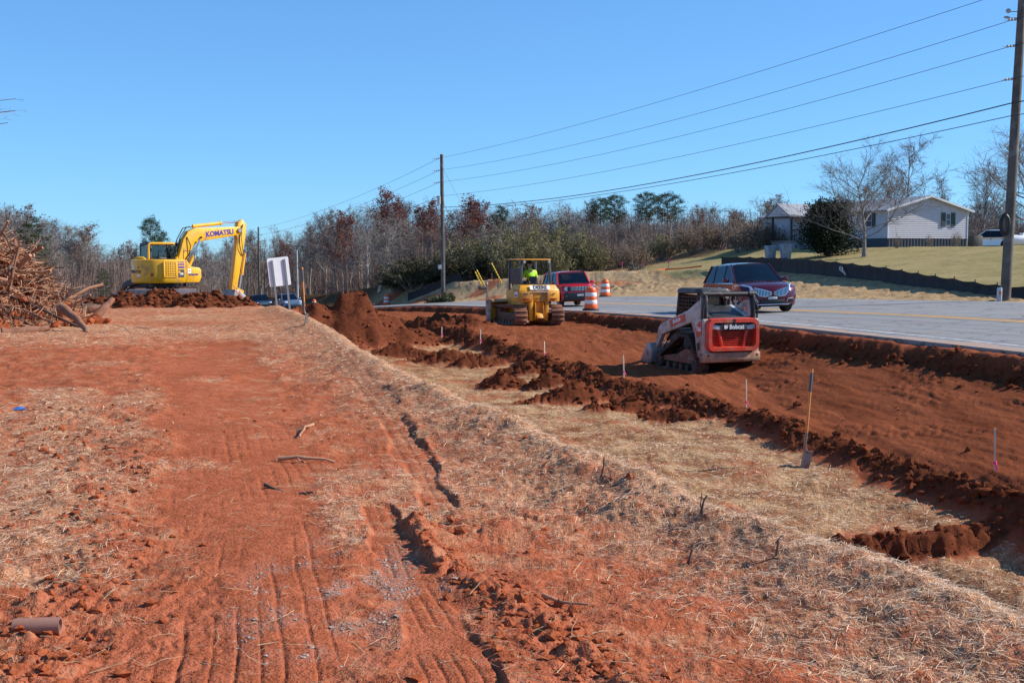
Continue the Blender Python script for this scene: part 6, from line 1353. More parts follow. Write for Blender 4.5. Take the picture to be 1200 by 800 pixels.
# ------------------------------------------------------------------ house
SIDING = M('pale_lavender_siding', (.52, .50, .525), .6, 0, .05, 2); TRIMW = M('white_trim', (.72, .72, .74), .5); SHINGLE = M('grey_shingles', (.30, .31, .33), .85, 0, .2, 12); SKIRT = M('dark_blue_skirting', (.045, .055, .07), .7, 0, .2); SHUT = M('dark_green_shutter', (.03, .045, .045), .6); DARKGL = M('dark_window_glass', (.05, .06, .08), .08, 0, .1)
WOODG = M('weathered_grey_wood', (.22, .20, .18), .9, 0, .3, 4)
def house():
    C = at(1040, 292, 100); g = R(19); T = empty('mobile_home', (C.x, C.y, C.z), g); Wd, Ln, z0, z1, zp = 8.1, 20.0, .93, 3.28, 4.42
    m = MB(); m.prism([(.06, z0), (Wd - .06, z0), (Wd - .06, z1), (Wd / 2, zp - .06), (.06, z1)], .06, Ln - .06, 'y'); wl = m.build('wall', SIDING, T)
    bd = .155; i = 0; z = z0
    while z < zp - .1:
        zt = min(z + bd, zp - .05)
        def xr(zz): return (0.0, Wd) if zz <= z1 else ((zz - z1) / (zp - z1) * Wd / 2, Wd - (zz - z1) / (zp - z1) * Wd / 2)
        a, b = xr(z), xr(zt)
        m = MB(); m.hexa([(a[0], .012, z), (a[1], .012, z), (a[1], .06, z), (a[0], .06, z), (b[0], .042, zt), (b[1], .042, zt), (b[1], .06, zt), (b[0], .06, zt)]); m.build('siding_board', SIDING, wl)
        if zt <= z1 + .01:
            m = MB(); m.hexa([(.012, .07, z), (.06, .07, z), (.06, Ln, z), (.012, Ln, z), (.042, .07, zt), (.06, .07, zt), (.06, Ln, zt), (.042, Ln, zt)]); m.build('siding_board', SIDING, wl)
        z += bd
    for x, y in ((0, 0), (Wd, 0)):
        m = MB(); m.box(x - .05 if x else -.02, x + .02 if x else .07, -.015, .07, z0 - .02, z1); m.build('corner_trim', TRIMW, T)
    m = MB(); m.box(.05, Wd - .05, .05, Ln - .05, -1.2, z0); sk = m.build('skirting', SKIRT, T)
    for i in range(26): x = .12 + i * (Wd - .3) / 25; m = MB(); m.box(x, x + .12, .02, .055, -1.2, z0 - .03); m.build('skirting_rib', SKIRT, sk)
    ov = .38; q = (zp - z1) / (Wd / 2)
    for sgn in (-1, 1):
        xe = -ov if sgn < 0 else Wd + ov; ze = z1 - ov * q
        m = MB(); xc = Wd / 2
        m.add([(xe, -.35, ze), (xc, -.35, zp), (xc, Ln + .35, zp), (xe, Ln + .35, ze), (xe, -.35, ze + .10), (xc, -.35, zp + .10), (xc, Ln + .35, zp + .10), (xe, Ln + .35, ze + .10)], [(0, 1, 2, 3), (7, 6, 5, 4), (0, 4, 5, 1), (2, 6, 7, 3), (0, 3, 7, 4), (1, 5, 6, 2)]); rf = m.build('roof', SHINGLE, T)
        m = MB(); m.add([(xe, -.38, ze - .06), (xc, -.38, zp - .06), (xc, -.38, zp + .12), (xe, -.38, ze + .12), (xe, -.352, ze - .06), (xc, -.352, zp - .06), (xc, -.352, zp + .12), (xe, -.352, ze + .12)], [(0, 1, 2, 3), (7, 6, 5, 4), (0, 4, 5, 1), (3, 2, 6, 7), (0, 3, 7, 4), (1, 5, 6, 2)]); m.build('fascia', TRIMW, rf)
        for i in range(11): k = MB(); t = (i + .5) / 11; x = xe + (xc - xe) * t; zz = ze + (zp - ze) * t + .103; k.box(x - .01, x + .01, -.34, Ln + .34, zz - .005, zz + .012); k.build('shingle_course', SHINGLE, rf)
    def window(x, y, side, w_, z_a, z_b, shut=True):
        e = empty('window', (x, y, 0), 0 if side == 'g' else -math.pi / 2); e.parent = T
        e2 = MB(); e2.box(-w_ / 2, w_ / 2, -.02, .02, z_a, z_b); fr = e2.build('frame', TRIMW, e)
        for a, b in ((z_a + .05, (z_a + z_b) / 2 - .02), ((z_a + z_b) / 2 + .02, z_b - .05)): k = MB(); k.box(-w_ / 2 + .05, w_ / 2 - .05, -.03, -.021, a, b); k.build('pane', DARKGL, e)
        if shut:
            for sx in (-1, 1):
                k = MB(); xx = sx * (w_ / 2 + .24); k.box(xx - .21, xx + .21, -.05, .0, z_a - .05, z_b + .05); k.build('shutter', SHUT, e)
        return e
    window(6.05, 0, 'g', .5, 2.0, 3.05); window(0, 2.6, 'l', .8, 1.9, 3.0); window(0, 6.5, 'l', .8, 1.9, 3.0)
    # porch at the far end of the long side
    y0, y1, x0 = 11.0, 14.4, -2.4
    m = MB(); m.box(x0, 0, y0, y1, -1.0, .75); m.build('porch_base', M('grey_block_base', (.36, .36, .38), .8), T)
    m = MB(); m.box(x0 - .1, 0, y0 - .1, y1 + .1, .75, .88); dk = m.build('porch_deck', WOODG, T)
    for x, y in ((x0 + .1, y0 + .1), (x0 + .1, y1 - .1), (-.3, y0 + .1)): k = MB(); k.box(x - .08, x + .08, y - .08, y + .08, .88, 3.1); k.build('porch_post', SHUT, T)
    for a in range(12): k = MB(); xx = x0 + .2 + a * .25; k.box(xx, xx + .05, y0 + .08, y0 + .12, .9, 1.8); k.build('baluster', SHUT, dk)
    k = MB(); k.box(x0 + .1, -.2, y0 + .06, y0 + .14, 1.8, 1.88); k.build('porch_rail', SHUT, dk)
    k = MB(); k.prism([(y0 - .3, 3.1), (y1 + .3, 3.1), ((y0 + y1) / 2, 4.15)], x0 - .35, .2, 'x'); pr = k.build('porch_roof', SIDING, T)
    for s_ in (-1, 1):
        yc = (y0 + y1) / 2; ye = y0 - .45 if s_ < 0 else y1 + .45; k = MB(); k.add([(x0 - .45, ye, 3.02), (x0 - .45, yc, 4.17), (.3, yc, 4.17), (.3, ye, 3.02), (x0 - .45, ye, 3.14), (x0 - .45, yc, 4.29), (.3, yc, 4.29), (.3, ye, 3.14)], [(0, 1, 2, 3), (7, 6, 5, 4), (0, 4, 5, 1), (2, 6, 7, 3), (0, 3, 7, 4), (1, 5, 6, 2)]); k.build('porch_roof_slope', SHINGLE, pr)
    tag(T, 'pale lavender mobile home with dark skirting and a gabled porch on the lawn', 'house')
    return T
house()
# yard things behind and beside the house
p = gpx(1141, 101); m = MB(); m.box(-.45, .45, -.4, .4, -.1, .95); m.box(-.40, .40, -.36, .36, .95, 1.0); u = m.build('utility_box', M('brown_metal_box', (.10, .085, .07), .6), None, .02); u.location = p; u.rotation_euler.z = .25; tag(u, 'small brown utility box at the right corner of the mobile home', 'utility box')
p = gpx(1157, 112); SW.update(w=1.85); T, B = car('white_hatchback', SW, (p.x, p.y, p.z), R(70)); tag(T, 'white car parked behind the right end of the mobile home', 'car')
p = gpx(1195, 110); T = empty('propane_tank', p, R(8)); m = MB(); prof = [(.02, -1.6), (.25, -1.55), (.42, -1.4), (.5, -1.15), (.5, 1.15), (.42, 1.4), (.25, 1.55), (.02, 1.6)]; m.lathe(prof, (0, 0, .75), 20, 'x'); tk = m.build('tank', TRIMW, T, 0, True)
m = MB(); m.cyl((0, 0, 1.32), .2, .22, 'z', 14); m.build('valve_dome', TRIMW, tk, 0, True)
for x in (-.9, .9): m = MB(); m.box(x - .1, x + .1, -.35, .35, -.1, .3); m.build('foot', WOODG, T)
tag(T, 'white horizontal propane tank on the lawn behind the near utility pole', 'tank')
for px, d in ((1050, 95), (1087, 95), (1118, 94)):
    plant('d1', gpx(px, d, -.05), 1.25 if px > 1100 else 1.0, None, .75, 'small leafless brown shrub in the bed before the mobile home', 'shrub', 'bare shrubs before the mobile home', base_h=3.0)
def bin_(px, d, lab):
    p = gpx(px, d); T = empty('wheeled_bin', p, .2); BG = M('grey_bin_plastic', (.26, .28, .31), .55, 0, .15, 4, (.6, .6, .6), .15)
    m = MB(); m.hexa([(-.24, -.27, .08), (.24, -.27, .08), (.24, .27, .08), (-.24, .27, .08), (-.31, -.36, 1.0), (.31, -.36, 1.0), (.31, .36, 1.0), (-.31, .36, 1.0)]); m.build('bin_body', BG, T, .03)
    m = MB(); m.hexa([(-.34, -.39, 1.0), (.34, -.39, 1.0), (.34, .39, 1.0), (-.34, .39, 1.0), (-.30, -.34, 1.09), (.30, -.34, 1.09), (.30, .34, 1.11), (-.30, .34, 1.11)]); m.build('lid', BG, T, .02)
    for s_ in (-1, 1): m = MB(); m.cyl((s_ * .28, .28, .12), .12, .05, 'x', 14); m.build('wheel', TYRE, T, 0, True)
    m = MB(); m.tube([(-.26, .40, .95), (-.26, .46, .98), (.26, .46, .98), (.26, .40, .95)], .018, 6); m.build('handle', BG, T, 0, True)
    T.scale = (1.15, 1.15, 1.15); tag(T, lab, 'bin'); return T
bin_(902, 93, 'grey wheeled bin behind the silt fence, farther from the dark cedar'); bin_(920, 92, 'grey wheeled bin behind the silt fence, nearer the dark cedar')

# ------------------------------------------------------------------ silt fences
FAB = M('black_silt_fabric', (.012, .011, .013), .75, 0, .25, 3, (.10, .05, .03), .05, 2, bump=.3, bscale=12)
STAKEW = M('raw_wood_stake', (.50, .38, .25), .8, 0, .15, 8); PINK = M('pink_flagging', (.85, .05, .22), .6, 0, .05)
def silt_fence(pts, h0, label, name='silt_fence', stepm=.35, postm=2.3):
    L = [0]
    for a, b in zip(pts, pts[1:]): L.append(L[-1] + math.hypot(b[0] - a[0], b[1] - a[1]))
    n = int(L[-1] / stepm); xs = np.interp(np.linspace(0, L[-1], n), L, [p[0] for p in pts]); ys = np.interp(np.linspace(0, L[-1], n), L, [p[1] for p in pts])
    for _ in range(6): xs[1:-1] = (xs[:-2] + xs[1:-1] * 2 + xs[2:]) / 4; ys[1:-1] = (ys[:-2] + ys[1:-1] * 2 + ys[2:]) / 4
    zs = terrain(xs, ys, False); T = empty(name, (xs[0], ys[0], zs[0])); O = np.array([xs[0], ys[0], zs[0]])
    P = np.stack([xs, ys, zs], -1) - O; mb = MB(); rows = []; pn_ = int(postm / stepm)
    for i in range(n):
        h = h0(ys[i]) if callable(h0) else h0; ph = (i % pn_) / pn_; sag = .07 * math.sin(math.pi * ph); d = P[min(i + 1, n - 1)] - P[max(i - 1, 0)]; nr = np.array([-d[1], d[0], 0]); nr /= np.linalg.norm(nr); wv = .05 * math.sin(i * 1.9) + .06 * math.sin(math.pi * ph)
        ring = []
        for k, (zz, off) in enumerate(((-.15, 0), (h * .25, wv * .6), (h * .5, wv), (h * .75, wv * .5), (h - sag, 0))): ring.append(P[i] + nr * off + np.array([0, 0, zz]))
        back = [q - nr * .012 for q in ring[::-1]]; rows.append([tuple(q) for q in ring + back])
    mb.loft(rows); fb = mb.build('fabric', FAB, T, 0, True)
    for i in range(0, n, pn_):
        h = h0(ys[i]) if callable(h0) else h0; k = MB(); q = P[i]; k.box(q[0] + .03, q[0] + .06, q[1] - .015, q[1] + .015, q[2] - .25, q[2] + h + .05 + .04 * math.sin(i)); k.build('post', M('dark_stake_wood', (.06, .05, .042), .9), T)
    tag(T, label, 'silt fence'); return T
FL = []
for yy in np.arange(34, 87.1, 1.5): x, y = road_xy(float(fence_r(yy)), yy); FL.append((float(x), float(y)))
FL = FL[::-1]
SF = silt_fence(FL, lambda y: float(np.interp(y, [44, 50, 62, 76], [.45, .48, .80, .95])), 'long sagging black silt fence between straw bank and lawn')
q = SF.location; k = int(len(FL) * .38); a = Vector((FL[k][0], FL[k][1], 0)); b = Vector((FL[k + 1][0], FL[k + 1][1], 0)); mm = MB(); d = (b - a).normalized(); nrm = Vector((d.y, -d.x, 0)); nrm = nrm if nrm.y < 0 else -nrm
zz = float(terrain(np.array([a.x]), np.array([a.y]), False)[0])
for i, (o1, w_, h1, h2) in enumerate(((0, .10, .42, .62), (.18, .08, .35, .66), (.34, .16, .30, .60), (.58, .10, .22, .40), (.74, .09, .14, .30))):
    c = a + d * o1 + nrm * .14 - Vector((q.x, q.y, q.z)) + Vector((0, 0, zz)); e = c + d * w_; mm.add([c + Vector((0, 0, h1)), e + Vector((0, 0, h1 - .04)), e + Vector((0, 0, h2 - .06)), c + Vector((0, 0, h2))], [(0, 1, 2, 3)])
o = mm.build('white_print', M('faded_white_print', (.62, .62, .62), .7), SF); tag(o, 'faded white print scraps on the fabric', kind='stuff')
silt_fence([((478 - 600) / 1400 * 116, 116), ((508 - 600) / 1400 * 114, 114), ((540 - 600) / 1400 * 112.5, 112.5)], .85, 'short black silt fence on the bank behind the far pole')
ORG = M('orange_mesh', (.85, .16, .03), .6, 0, .1)
og = MB(); P = [gpx(px, d) for px, d in ((726, 99), (738, 100), (752, 101), (766, 101), (780, 101.5), (800, 101), (822, 99))]; rows = []
for i, p in enumerate(P): hh = .16 + .06 * math.sin(i * 2.1); rows.append([(p.x, p.y, p.z - .03), (p.x, p.y + .03, p.z + hh), (p.x, p.y + .06, p.z + hh), (p.x, p.y + .05, p.z - .03)])
og.loft(rows); o = og.build('orange_barrier_mesh', ORG, None); tag(o, 'fallen strip of orange barrier mesh along the grass edge', 'barrier mesh')
for px, d, lb in ((729, 98.5, 'pink-topped stake at the near end of the fallen orange mesh'), (754, 100.5, 'pink-topped stake in the middle of the fallen orange mesh'), (783, 101.0, 'pink-topped stake at the gap in the fallen orange mesh')):
    p = gpx(px, d); T = empty('survey_stake', p); m = MB(); m.box(-.03, .03, -.03, .03, -.2, .75); m.build('stake', STAKEW, T); m = MB(); m.box(-.05, .05, -.05, .05, .62, .95); m.build('ribbon', PINK, T); tag(T, lb, 'stake')
p = gpx(879, 80); m = MB(); m.box(-.04, .04, -.04, .04, -.2, .45); o = m.build('orange_stake', ORG, None); o.location = p; tag(o, 'short orange stake on the straw bank below the silt fence', 'stake')

# ------------------------------------------------------------------ utility poles and wires
POLEM = M('weathered_pole_wood', (.115, .098, .082), .9, 0, .3, 2, (.24, .21, .18), .2, 1.5); INS = M('grey_insulator', (.38, .37, .36), .4); WIREM = M('dark_wire', (.03, .03, .035), .6); GALV = M('galvanised_steel', (.42, .43, .44), .45, .5, .1)
def pole(loc, top, r0=.17, r1=.11):
    T = empty('utility_pole', loc); v = Vector(top) - Vector(loc); m = MB(); m.tube([-v * .02, v * .3, v * .7, v], [r0, r0 * .93, r0 * .5 + r1 * .5, r1], 14); m.build('pole_shaft', POLEM, T, 0, True); return T, v
p1 = gpx(1178, 46.0); top1 = at(1199, -22, 46.3)
T1, v1 = pole(p1, top1, .20, .14); tag(T1, 'near leaning wooden utility pole with a coil of cable beside the road', 'utility pole')
p2 = gpx(519.5, 110.0); top2 = at(517.5, 181, 110.0)
T2, v2 = pole(p2, top2, .20, .15); tag(T2, 'far upright wooden utility pole with guy wires on the road bank', 'utility pole')
g3 = gpx(304, 176); T3, v3 = pole(g3, g3 + Vector((0, 0, 12))); tag(T3, 'utility pole deep in the bare trees behind the far cars', 'utility pole')
g0 = Vector((33.5, -20.0, gz(33.5, -20))); T0, v0 = pole(g0, g0 + Vector((.2, 0, 12.2))); tag(T0, 'utility pole beside the road behind the viewer', 'utility pole')
def on_pole(p, v, frac): return Vector(p) + v * frac
def fr_of(px, row, d, p, v): return (at(px, row, d).z - p.z) / v.z
A1 = [fr_of(1190, r, 46.2, p1, v1) for r in (-14, 22, 53, 92, 121, 136)]; A2 = [fr_of(519, r, 110, p2, v2) for r in (185.5, 199.5, 213.5, 230, 243, 247)]
names = ['topmost', 'second', 'third', 'fourth', 'thick fifth', 'lowest sixth']
def wire(a, b, sag, r, label, wig=0):
    mid = MB(); pts = []
    for i in range(25): t = i / 24; p = Vector(a).lerp(Vector(b), t); p.z -= sag * 4 * t * (1 - t); pts.append(p - Vector(a))
    mid.tube(pts, r, 5); o = mid.build('power_line', WIREM, None, 0, True); o.location = a; tag(o, label, 'wire'); return o
for i in range(6):
    a = on_pole(p1, v1, A1[i]); b = on_pole(p2, v2, A2[i]); c = on_pole(g3, v3, 1 - (1 - A2[i]) * .95); e = on_pole(g0, v0, min(.985, A1[i]))
    r = [.011, .011, .011, .011, .024, .016][i]; off = Vector((-.16, -.16, 0))
    wire(a + off, b + off, [.5, .7, .7, .6, .9, .7][i], r, '%s wire strung between the near leaning pole and the far pole' % names[i])
    if i < 4: wire(b + off, c + off, .8, .014, '%s wire running from the far pole into the trees' % names[i])
    wire(e + off, a + off, .6, r, '%s wire running from the near leaning pole out over the road' % names[i])
    if i < 4:
        for T, p, v, A, k in ((T1, p1, v1, A1, 1.0), (T2, p2, v2, A2, 1.15)):
            q = v * A[i]; m = MB()
            for j in range(3): m.ball(tuple(q + Vector((-.24 * k - .16 * j * k, -.05 - .12 * j, -.03 - .03 * j))), .055 * k, 8, 6)
            m.tube([q + Vector((-.05, 0, .04)), q + Vector((-.75 * k, -.32 * k, -.12))], .014, 5); m.build('insulator_string', INS, T, 0, True)
for fr, dx in ((.905, -.45), (.885, -.5)):
    q = v1 * fr; m = MB(); m.tube([q, q + Vector((dx, 0, .0))], .018, 6); m.ball(tuple(q + Vector((dx - .05, 0, .03))), (.10, .07, .09) if fr > .9 else (.12, .05, .05), 10, 6); m.build('arrester', INS, T1, 0, True)
c0 = v1 * ((at(1175, 263, 46).z - p1.z) / v1.z); m = MB()
for j in range(4):
    P = [c0 + Vector((-.24 + (.20 - .02 * j) * math.cos(a), -.16 - .03 * j, (.42 - .03 * j) * math.sin(a))) for a in [2 * math.pi * k / 20 for k in range(21)]]; m.tube(P, .028, 6, False)
m.build('cable_coil', HOSE, T1, 0, True)
m = MB(); q = v2 * A2[3]; m.cyl(tuple(q + Vector((-.28, -.15, -.35))), .17, .75, 'z', 14); m.build('transformer_can', GALV, T2, 0, True)
m = MB(); q = v2 * ((at(519, 313, 110).z - p2.z) / v2.z); m.box(q.x - .42, q.x - .14, q.y - .30, q.y - .14, q.z - .18, q.z + .2); m.build('meter_box', TRIMW, T2, .01)
m = MB(); q = v2 * .02; m.box(q.x + .13, q.x + .19, q.y - .1, q.y - .04, .1, 6.0); m.build('conduit', GALV, T2)
YG = M('yellow_guard', (.78, .50, .02), .5, 0, .1); BGU = M('black_band', (.03, .03, .03), .6)
for i, (px, d, row) in enumerate(((568, 104, 234), (571, 104.5, 236), (589, 104, 194))):
    a = gpx(px, d, -.05); b = on_pole(p2, v2, fr_of(519, row, 110, p2, v2)); T = empty('guy_wire', a); dv = (b - a); u = dv.normalized()
    m = MB(); m.tube([Vector((0, 0, 0)), dv], .010, 5); m.build('cable', WIREM, T, 0, True)
    m = MB(); m.tube([u * .15, u * 2.35], .055, 8); gd = m.build('guard', YG, T, 0, True)
    for j in range(7): k = MB(); k.tube([u * (.3 + j * .29), u * (.36 + j * .29)], .058, 8); k.build('band', BGU, gd, 0, True)
    tag(T, ['guy wire with yellow guard, nearest the far pole', 'guy wire with yellow guard, close behind the first', 'guy wire with yellow guard, farthest from the far pole'][i], 'guy wire')
p = gpx(1171, 45.0); T = empty('marker_post', p); m = MB(); P = rounded(-.09, .09, -.06, .06, .04, 3); m.loft([[(x, y, -.2) for x, y in P], [(x, y, .52) for x, y in P], [(x * .8, y * .8, .56) for x, y in P]]); mp = m.build('post', M('pale_grey_plastic', (.50, .51, .50), .5), T, 0, True); m = MB(); m.box(-.05, .05, -.068, -.061, .30, .42); m.build('warning_sticker', M('orange_sticker', (.7, .14, .04), .5), mp); tag(T, 'short pale grey cable marker post at the foot of the near pole', 'marker post')
p = gpx(349, 126); m = MB(); m.tube([(0, 0, -.5), (-.02, 0, 2.5), (-.05, 0, at(348, 293, 126).z - p.z)], [.13, .11, .09], 10); o = m.build('grey_post', M('pale_weathered_wood', (.40, .38, .35), .9), None, 0, True); o.location = p; tag(o, 'bare pale grey wooden post standing beyond the road behind the sign', 'post')
# mailbox
p = solve_road(571, lambda y: float(far_s(y)) + 1.0); T = empty('mailbox', p, .3); m = MB(); m.box(-.06, .06, -.06, .06, -.2, 1.35); m.build('post', WOODG, T); m = MB(); P = [(-.12, .95), (.12, .95), (.12, 1.08), (.085, 1.16), (0, 1.2), (-.085, 1.16), (-.12, 1.08)]; m.prism([(a, b) for a, b in P], -.75, -.10, 'x'); m.build('box', BLK, T, .01); m = MB(); m.box(-.5, .1, -.05, .05, .88, .945); m.build('arm', WOODG, T); m = MB(); m.box(-.03, .08, -.02, .03, 1.36, 1.5); m.build('reflector', TRIMW, T); tag(T, 'black roadside mailbox on a crooked wooden post across from the bulldozer', 'mailbox')

# ------------------------------------------------------------------ traffic drums
OR = M('drum_orange', (.88, .13, .02), .45, 0, .05, 3, DUST, .05); WH = M('drum_white_reflective', (.78, .78, .76), .35, 0, .04, 3, DUST, .06)
def drum_proto(loc, label, tilt=0.0, sc=1.0):
    T = empty('traffic_drum', loc, random.random() * 6, tilt, 0, sc)
    b = MB(); b.lathe([(.36, 0), (.37, .05), (.34, .09), (.30, .10)], (0, 0, 0), 20); b.build('base', BLK, T, 0, True)
    segs = [(.10, .30, .29, .275, OR), (.30, .46, .275, .265, WH), (.46, .62, .262, .252, OR), (.62, .78, .252, .243, WH), (.78, .95, .240, .215, OR)]
    for z0, z1, r0, r1, mt in segs:
        m = MB(); m.lathe([(r0 * .98, z0), (r0, z0 + .012), (r1, z1 - .012), (r1 * .97, z1)], (0, 0, 0), 22); m.build('band', mt, T, 0, True)
    m = MB(); m.lathe([(.21, .945), (.19, .985), (.05, .99)], (0, 0, 0), 20); cap = m.build('cap', OR, T, 0, True)
    m = MB(); m.box(-.09, .09, -.02, .02, .98, 1.05); m.build('handle', OR, cap, .01)
    tag(T, label, 'traffic drum', 'orange and white traffic drums along the road'); return T
def rz_at(v): return Vector((v.x, v.y, float(z_road(float(road_s(v.x, v.y)), v.y)) + .004))
q = solve_road(692.5, 19.55); drum_proto(rz_at(q), 'orange and white traffic drum on the pavement edge beside the red SUV', 0, .96)
q = solve_road(709, lambda y: float(far_s(y)) + .5); drum_proto(q + Vector((0, 0, .02)), 'orange and white traffic drum across the road beyond the red SUV', 0, 1.15)
q = solve_road(453, lambda y: float(far_s(y)) + .4); drum_proto(q + Vector((0, 0, .02)), 'orange and white traffic drum across the road behind the dirt mound', 0, 1.05)
q = solve_road(368.5, lambda y: float(far_s(y)) + .4); drum_proto(q + Vector((0, 0, .02)), 'orange and white traffic drum across the road beside the leaning white sign', .08, 1.05)

# ------------------------------------------------------------------ sign seen from behind
p = gpx(333, 52); T = empty('road_sign', p, R(30), 0, R(-6)); zb_ = at(334, 318, 52).z - p.z
m = MB(); P = rounded(-.48, .48, zb_ - .62, zb_ + .62, .06, 3); m.loft([[(x, 0, z) for x, z in P], [(x, .012, z) for x, z in P]]); m.build('panel', M('bare_aluminium_panel', (.74, .75, .77), .5, .0, .05, 3), T)
for x in (-.28, .28):
    m = MB(); m.prism([(x - .045, -.05), (x + .045, -.05), (x + .045, -.02), (x + .02, -.004), (x - .02, -.004), (x - .045, -.02)], -.6, zb_ + .52, 'z'); m.build('sign_post', M('grey_channel_post', (.20, .22, .25), .5, .4, .1), T)
    for z in (zb_ - .4, zb_ + .4): m = MB(); m.cyl((x, -.056, z), .018, .02, 'y', 8); m.build('bolt', GALV, T)
tag(T, 'back of a leaning pale metal road sign on two posts beyond the bank', 'sign')

# ------------------------------------------------------------------ shovels and stakes
ASH = M('orange_brown_handle', (.62, .24, .06), .55, 0, .2, 10); GRIP = M('grey_grip', (.09, .10, .105), .7); BLADE = M('dull_shovel_steel', (.22, .19, .17), .45, .6, .2, 5, MUD, .25)
def shovel(base, top, label, face=0.0, dark=False):
    base = Vector(base); v = Vector(top) - base; L = v.length; T = empty('shovel', base)
    q = v.to_track_quat('Z', 'Y').to_matrix().to_4x4() @ Matrix.Rotation(face, 4, 'Z')
    def B(m, n, mat, par=T, sm=True): m.xf(q); return m.build(n, mat, par, 0, sm)
    m = MB(); m.tube([(0, 0, .40), (0, 0, L * .6), (0, 0, L)], [.019, .020, .021], 10); B(m, 'handle', ASH)
    m = MB(); m.tube([(0, 0, L - .33), (0, 0, L - .06)], .0225, 10); B(m, 'grip', GRIP)
    m = MB(); m.tube([(.0, .02, .20), (0, -.015, .28), (0, -.012, .36), (0, 0, .48)], [.022, .022, .022, .023], 10); B(m, 'socket', BLADE)
    m = MB(); rows = []
    for i in range(7):
        t = i / 6; z = .22 - .32 * t; w_ = .105 * (1 if t < .6 else math.sqrt(max(.02, 1 - ((t - .6) / .42) ** 2))); y = .03 - .05 * t
        rows.append([(-w_, y + .02, z), (-w_ * .5, y - .004, z), (0, y - .012, z), (w_ * .5, y - .004, z), (w_, y + .02, z), (w_, y + .024, z), (w_ * .5, y, z), (0, y - .008, z), (-w_ * .5, y, z), (-w_, y + .024, z)])
    m.loft(rows); B(m, 'blade', BLADE)
    m = MB(); m.box(-.10, .10, .01, .05, .218, .228); B(m, 'step', BLADE, T, False)
    tag(T, label, 'shovel'); return T
b = ground_hit(942, 548); shovel(b + Vector((0, 0, .02)), at(951.5, 432, b.y + .12), 'wooden-handled shovel standing in the straw-covered ditch', 2.75)
b = ground_hit(358, 380); shovel(b + Vector((0, 0, .02)), at(354, 313, b.y + .05), 'wooden-handled shovel standing on the bank crest by the sign', .5)
for i, (px, py, pt, lb) in enumerate(((517.5, 396, 384, 'thin wooden stake with pink ribbon in the churned soil nearest the dirt mound'), (563, 405, 388, 'thin wooden stake with pink ribbon in the churned soil facing the bulldozer'), (638, 420, 400.5, 'thin wooden stake with pink ribbon between bulldozer and loader'), (731, 441, 416, 'thin wooden stake with pink ribbon in front of the loader bucket'), (874.5, 478, 445, 'thin wooden stake with pink ribbon by the soil ridge behind the ditch shovel'), (1166, 552, 501, 'thin wooden stake with pink ribbon farther along the soil ridge past the ditch shovel'))):
    b = ground_hit(px, py); h = (py - pt) / 1400 * b.y; T = empty('survey_stake', b); m = MB(); w_ = .013 if b.y < 30 else .017
    m.prism([(-w_, -.1), (w_, -.1), (w_, h), (-w_, h)], -w_ * .7, w_ * .7, 'x'); T.rotation_euler = (random.uniform(-.04, .04), random.uniform(-.04, .04), random.uniform(-.8, .8)); m.build('stake', M('pale_stake', (.60, .50, .38), .8, 0, .12), T)
    m = MB(); m.tube([(0, 0, .09), (0, 0, .125)], w_ * 1.9, 6); m.tube([(0, -.02, .11), (.01, -.05, .06), (.02, -.055, .02)], [.008, .012, .01], 5); m.build('ribbon', PINK, T, 0, True); tag(T, lb, 'stake')

# ------------------------------------------------------------------ root and log pile
LOGM = [M('clay_stained_log', (.27, .118, .064), .9, 0, .4, 3, (.14, .075, .05), .25, 2.5, bump=.6, bscale=14), M('pale_stained_root', (.40, .205, .115), .9, 0, .35, 3, (.22, .095, .052), .25, 3, bump=.5, bscale=18), M('brown_bark_log', (.10, .062, .045), .95, 0, .4, 4, (.26, .11, .06), .3, 2.5, bump=.7, bscale=12)]
rl = random.Random(12)
def log_mesh(L, r, curve, stubs, mat, sides=8):
    m = MB(); pts = []; x = 0; n = 6; a = Vector((0, rl.uniform(-1, 1), rl.uniform(-1, 1))) * curve
    for i in range(n + 1): t = i / n; pts.append(Vector((L * (t - .5), 0, 0)) + a * (4 * t * (1 - t)) + Vector((0, rl.gauss(0, .012), rl.gauss(0, .012))) * L)
    m.tube(pts, [r * (1.25 if i == 0 else 1 - .45 * i / n) * rl.uniform(.9, 1.12) for i in range(n + 1)], sides)
    for _ in range(stubs):
        i = rl.randrange(1, n); d = Vector((rl.uniform(-.4, .9), rl.uniform(-1, 1), rl.uniform(-1, 1))).normalized(); l = rl.uniform(.12, .4) * L
        q = pts[i]; m.tube([q, q + d * l * .5 + Vector((rl.gauss(0, .03), rl.gauss(0, .03), 0)), q + d * l + Vector((.05, rl.gauss(0, .05), rl.gauss(0, .05)))], [r * .55, r * .42, r * .2], 6)
    return m.mesh('log', mat, 0, True)
protos = [log_mesh(1.0, rl.choice((.014, .019, .025, .036)), rl.uniform(.0, .06), rl.choice((0, 1, 2, 3)), LOGM[i % 3]) for i in range(12)]
cx, cy = -13.3, 28.0
def pile_top(x, y):
    r = math.hypot((x - cx) / 3.0, (y - cy) / 2.7); return max(0.0, 2.2 * (1 - r ** 2.4)) if r < 1 else 0.0
PILE_Z = float(terrain(np.array([cx]), np.array([24.5]), False)[0])
LBL = ['clay-stained root or limb heaped in the debris pile', 'pale stripped root heaped in the debris pile', 'dark bark-covered limb heaped in the debris pile']
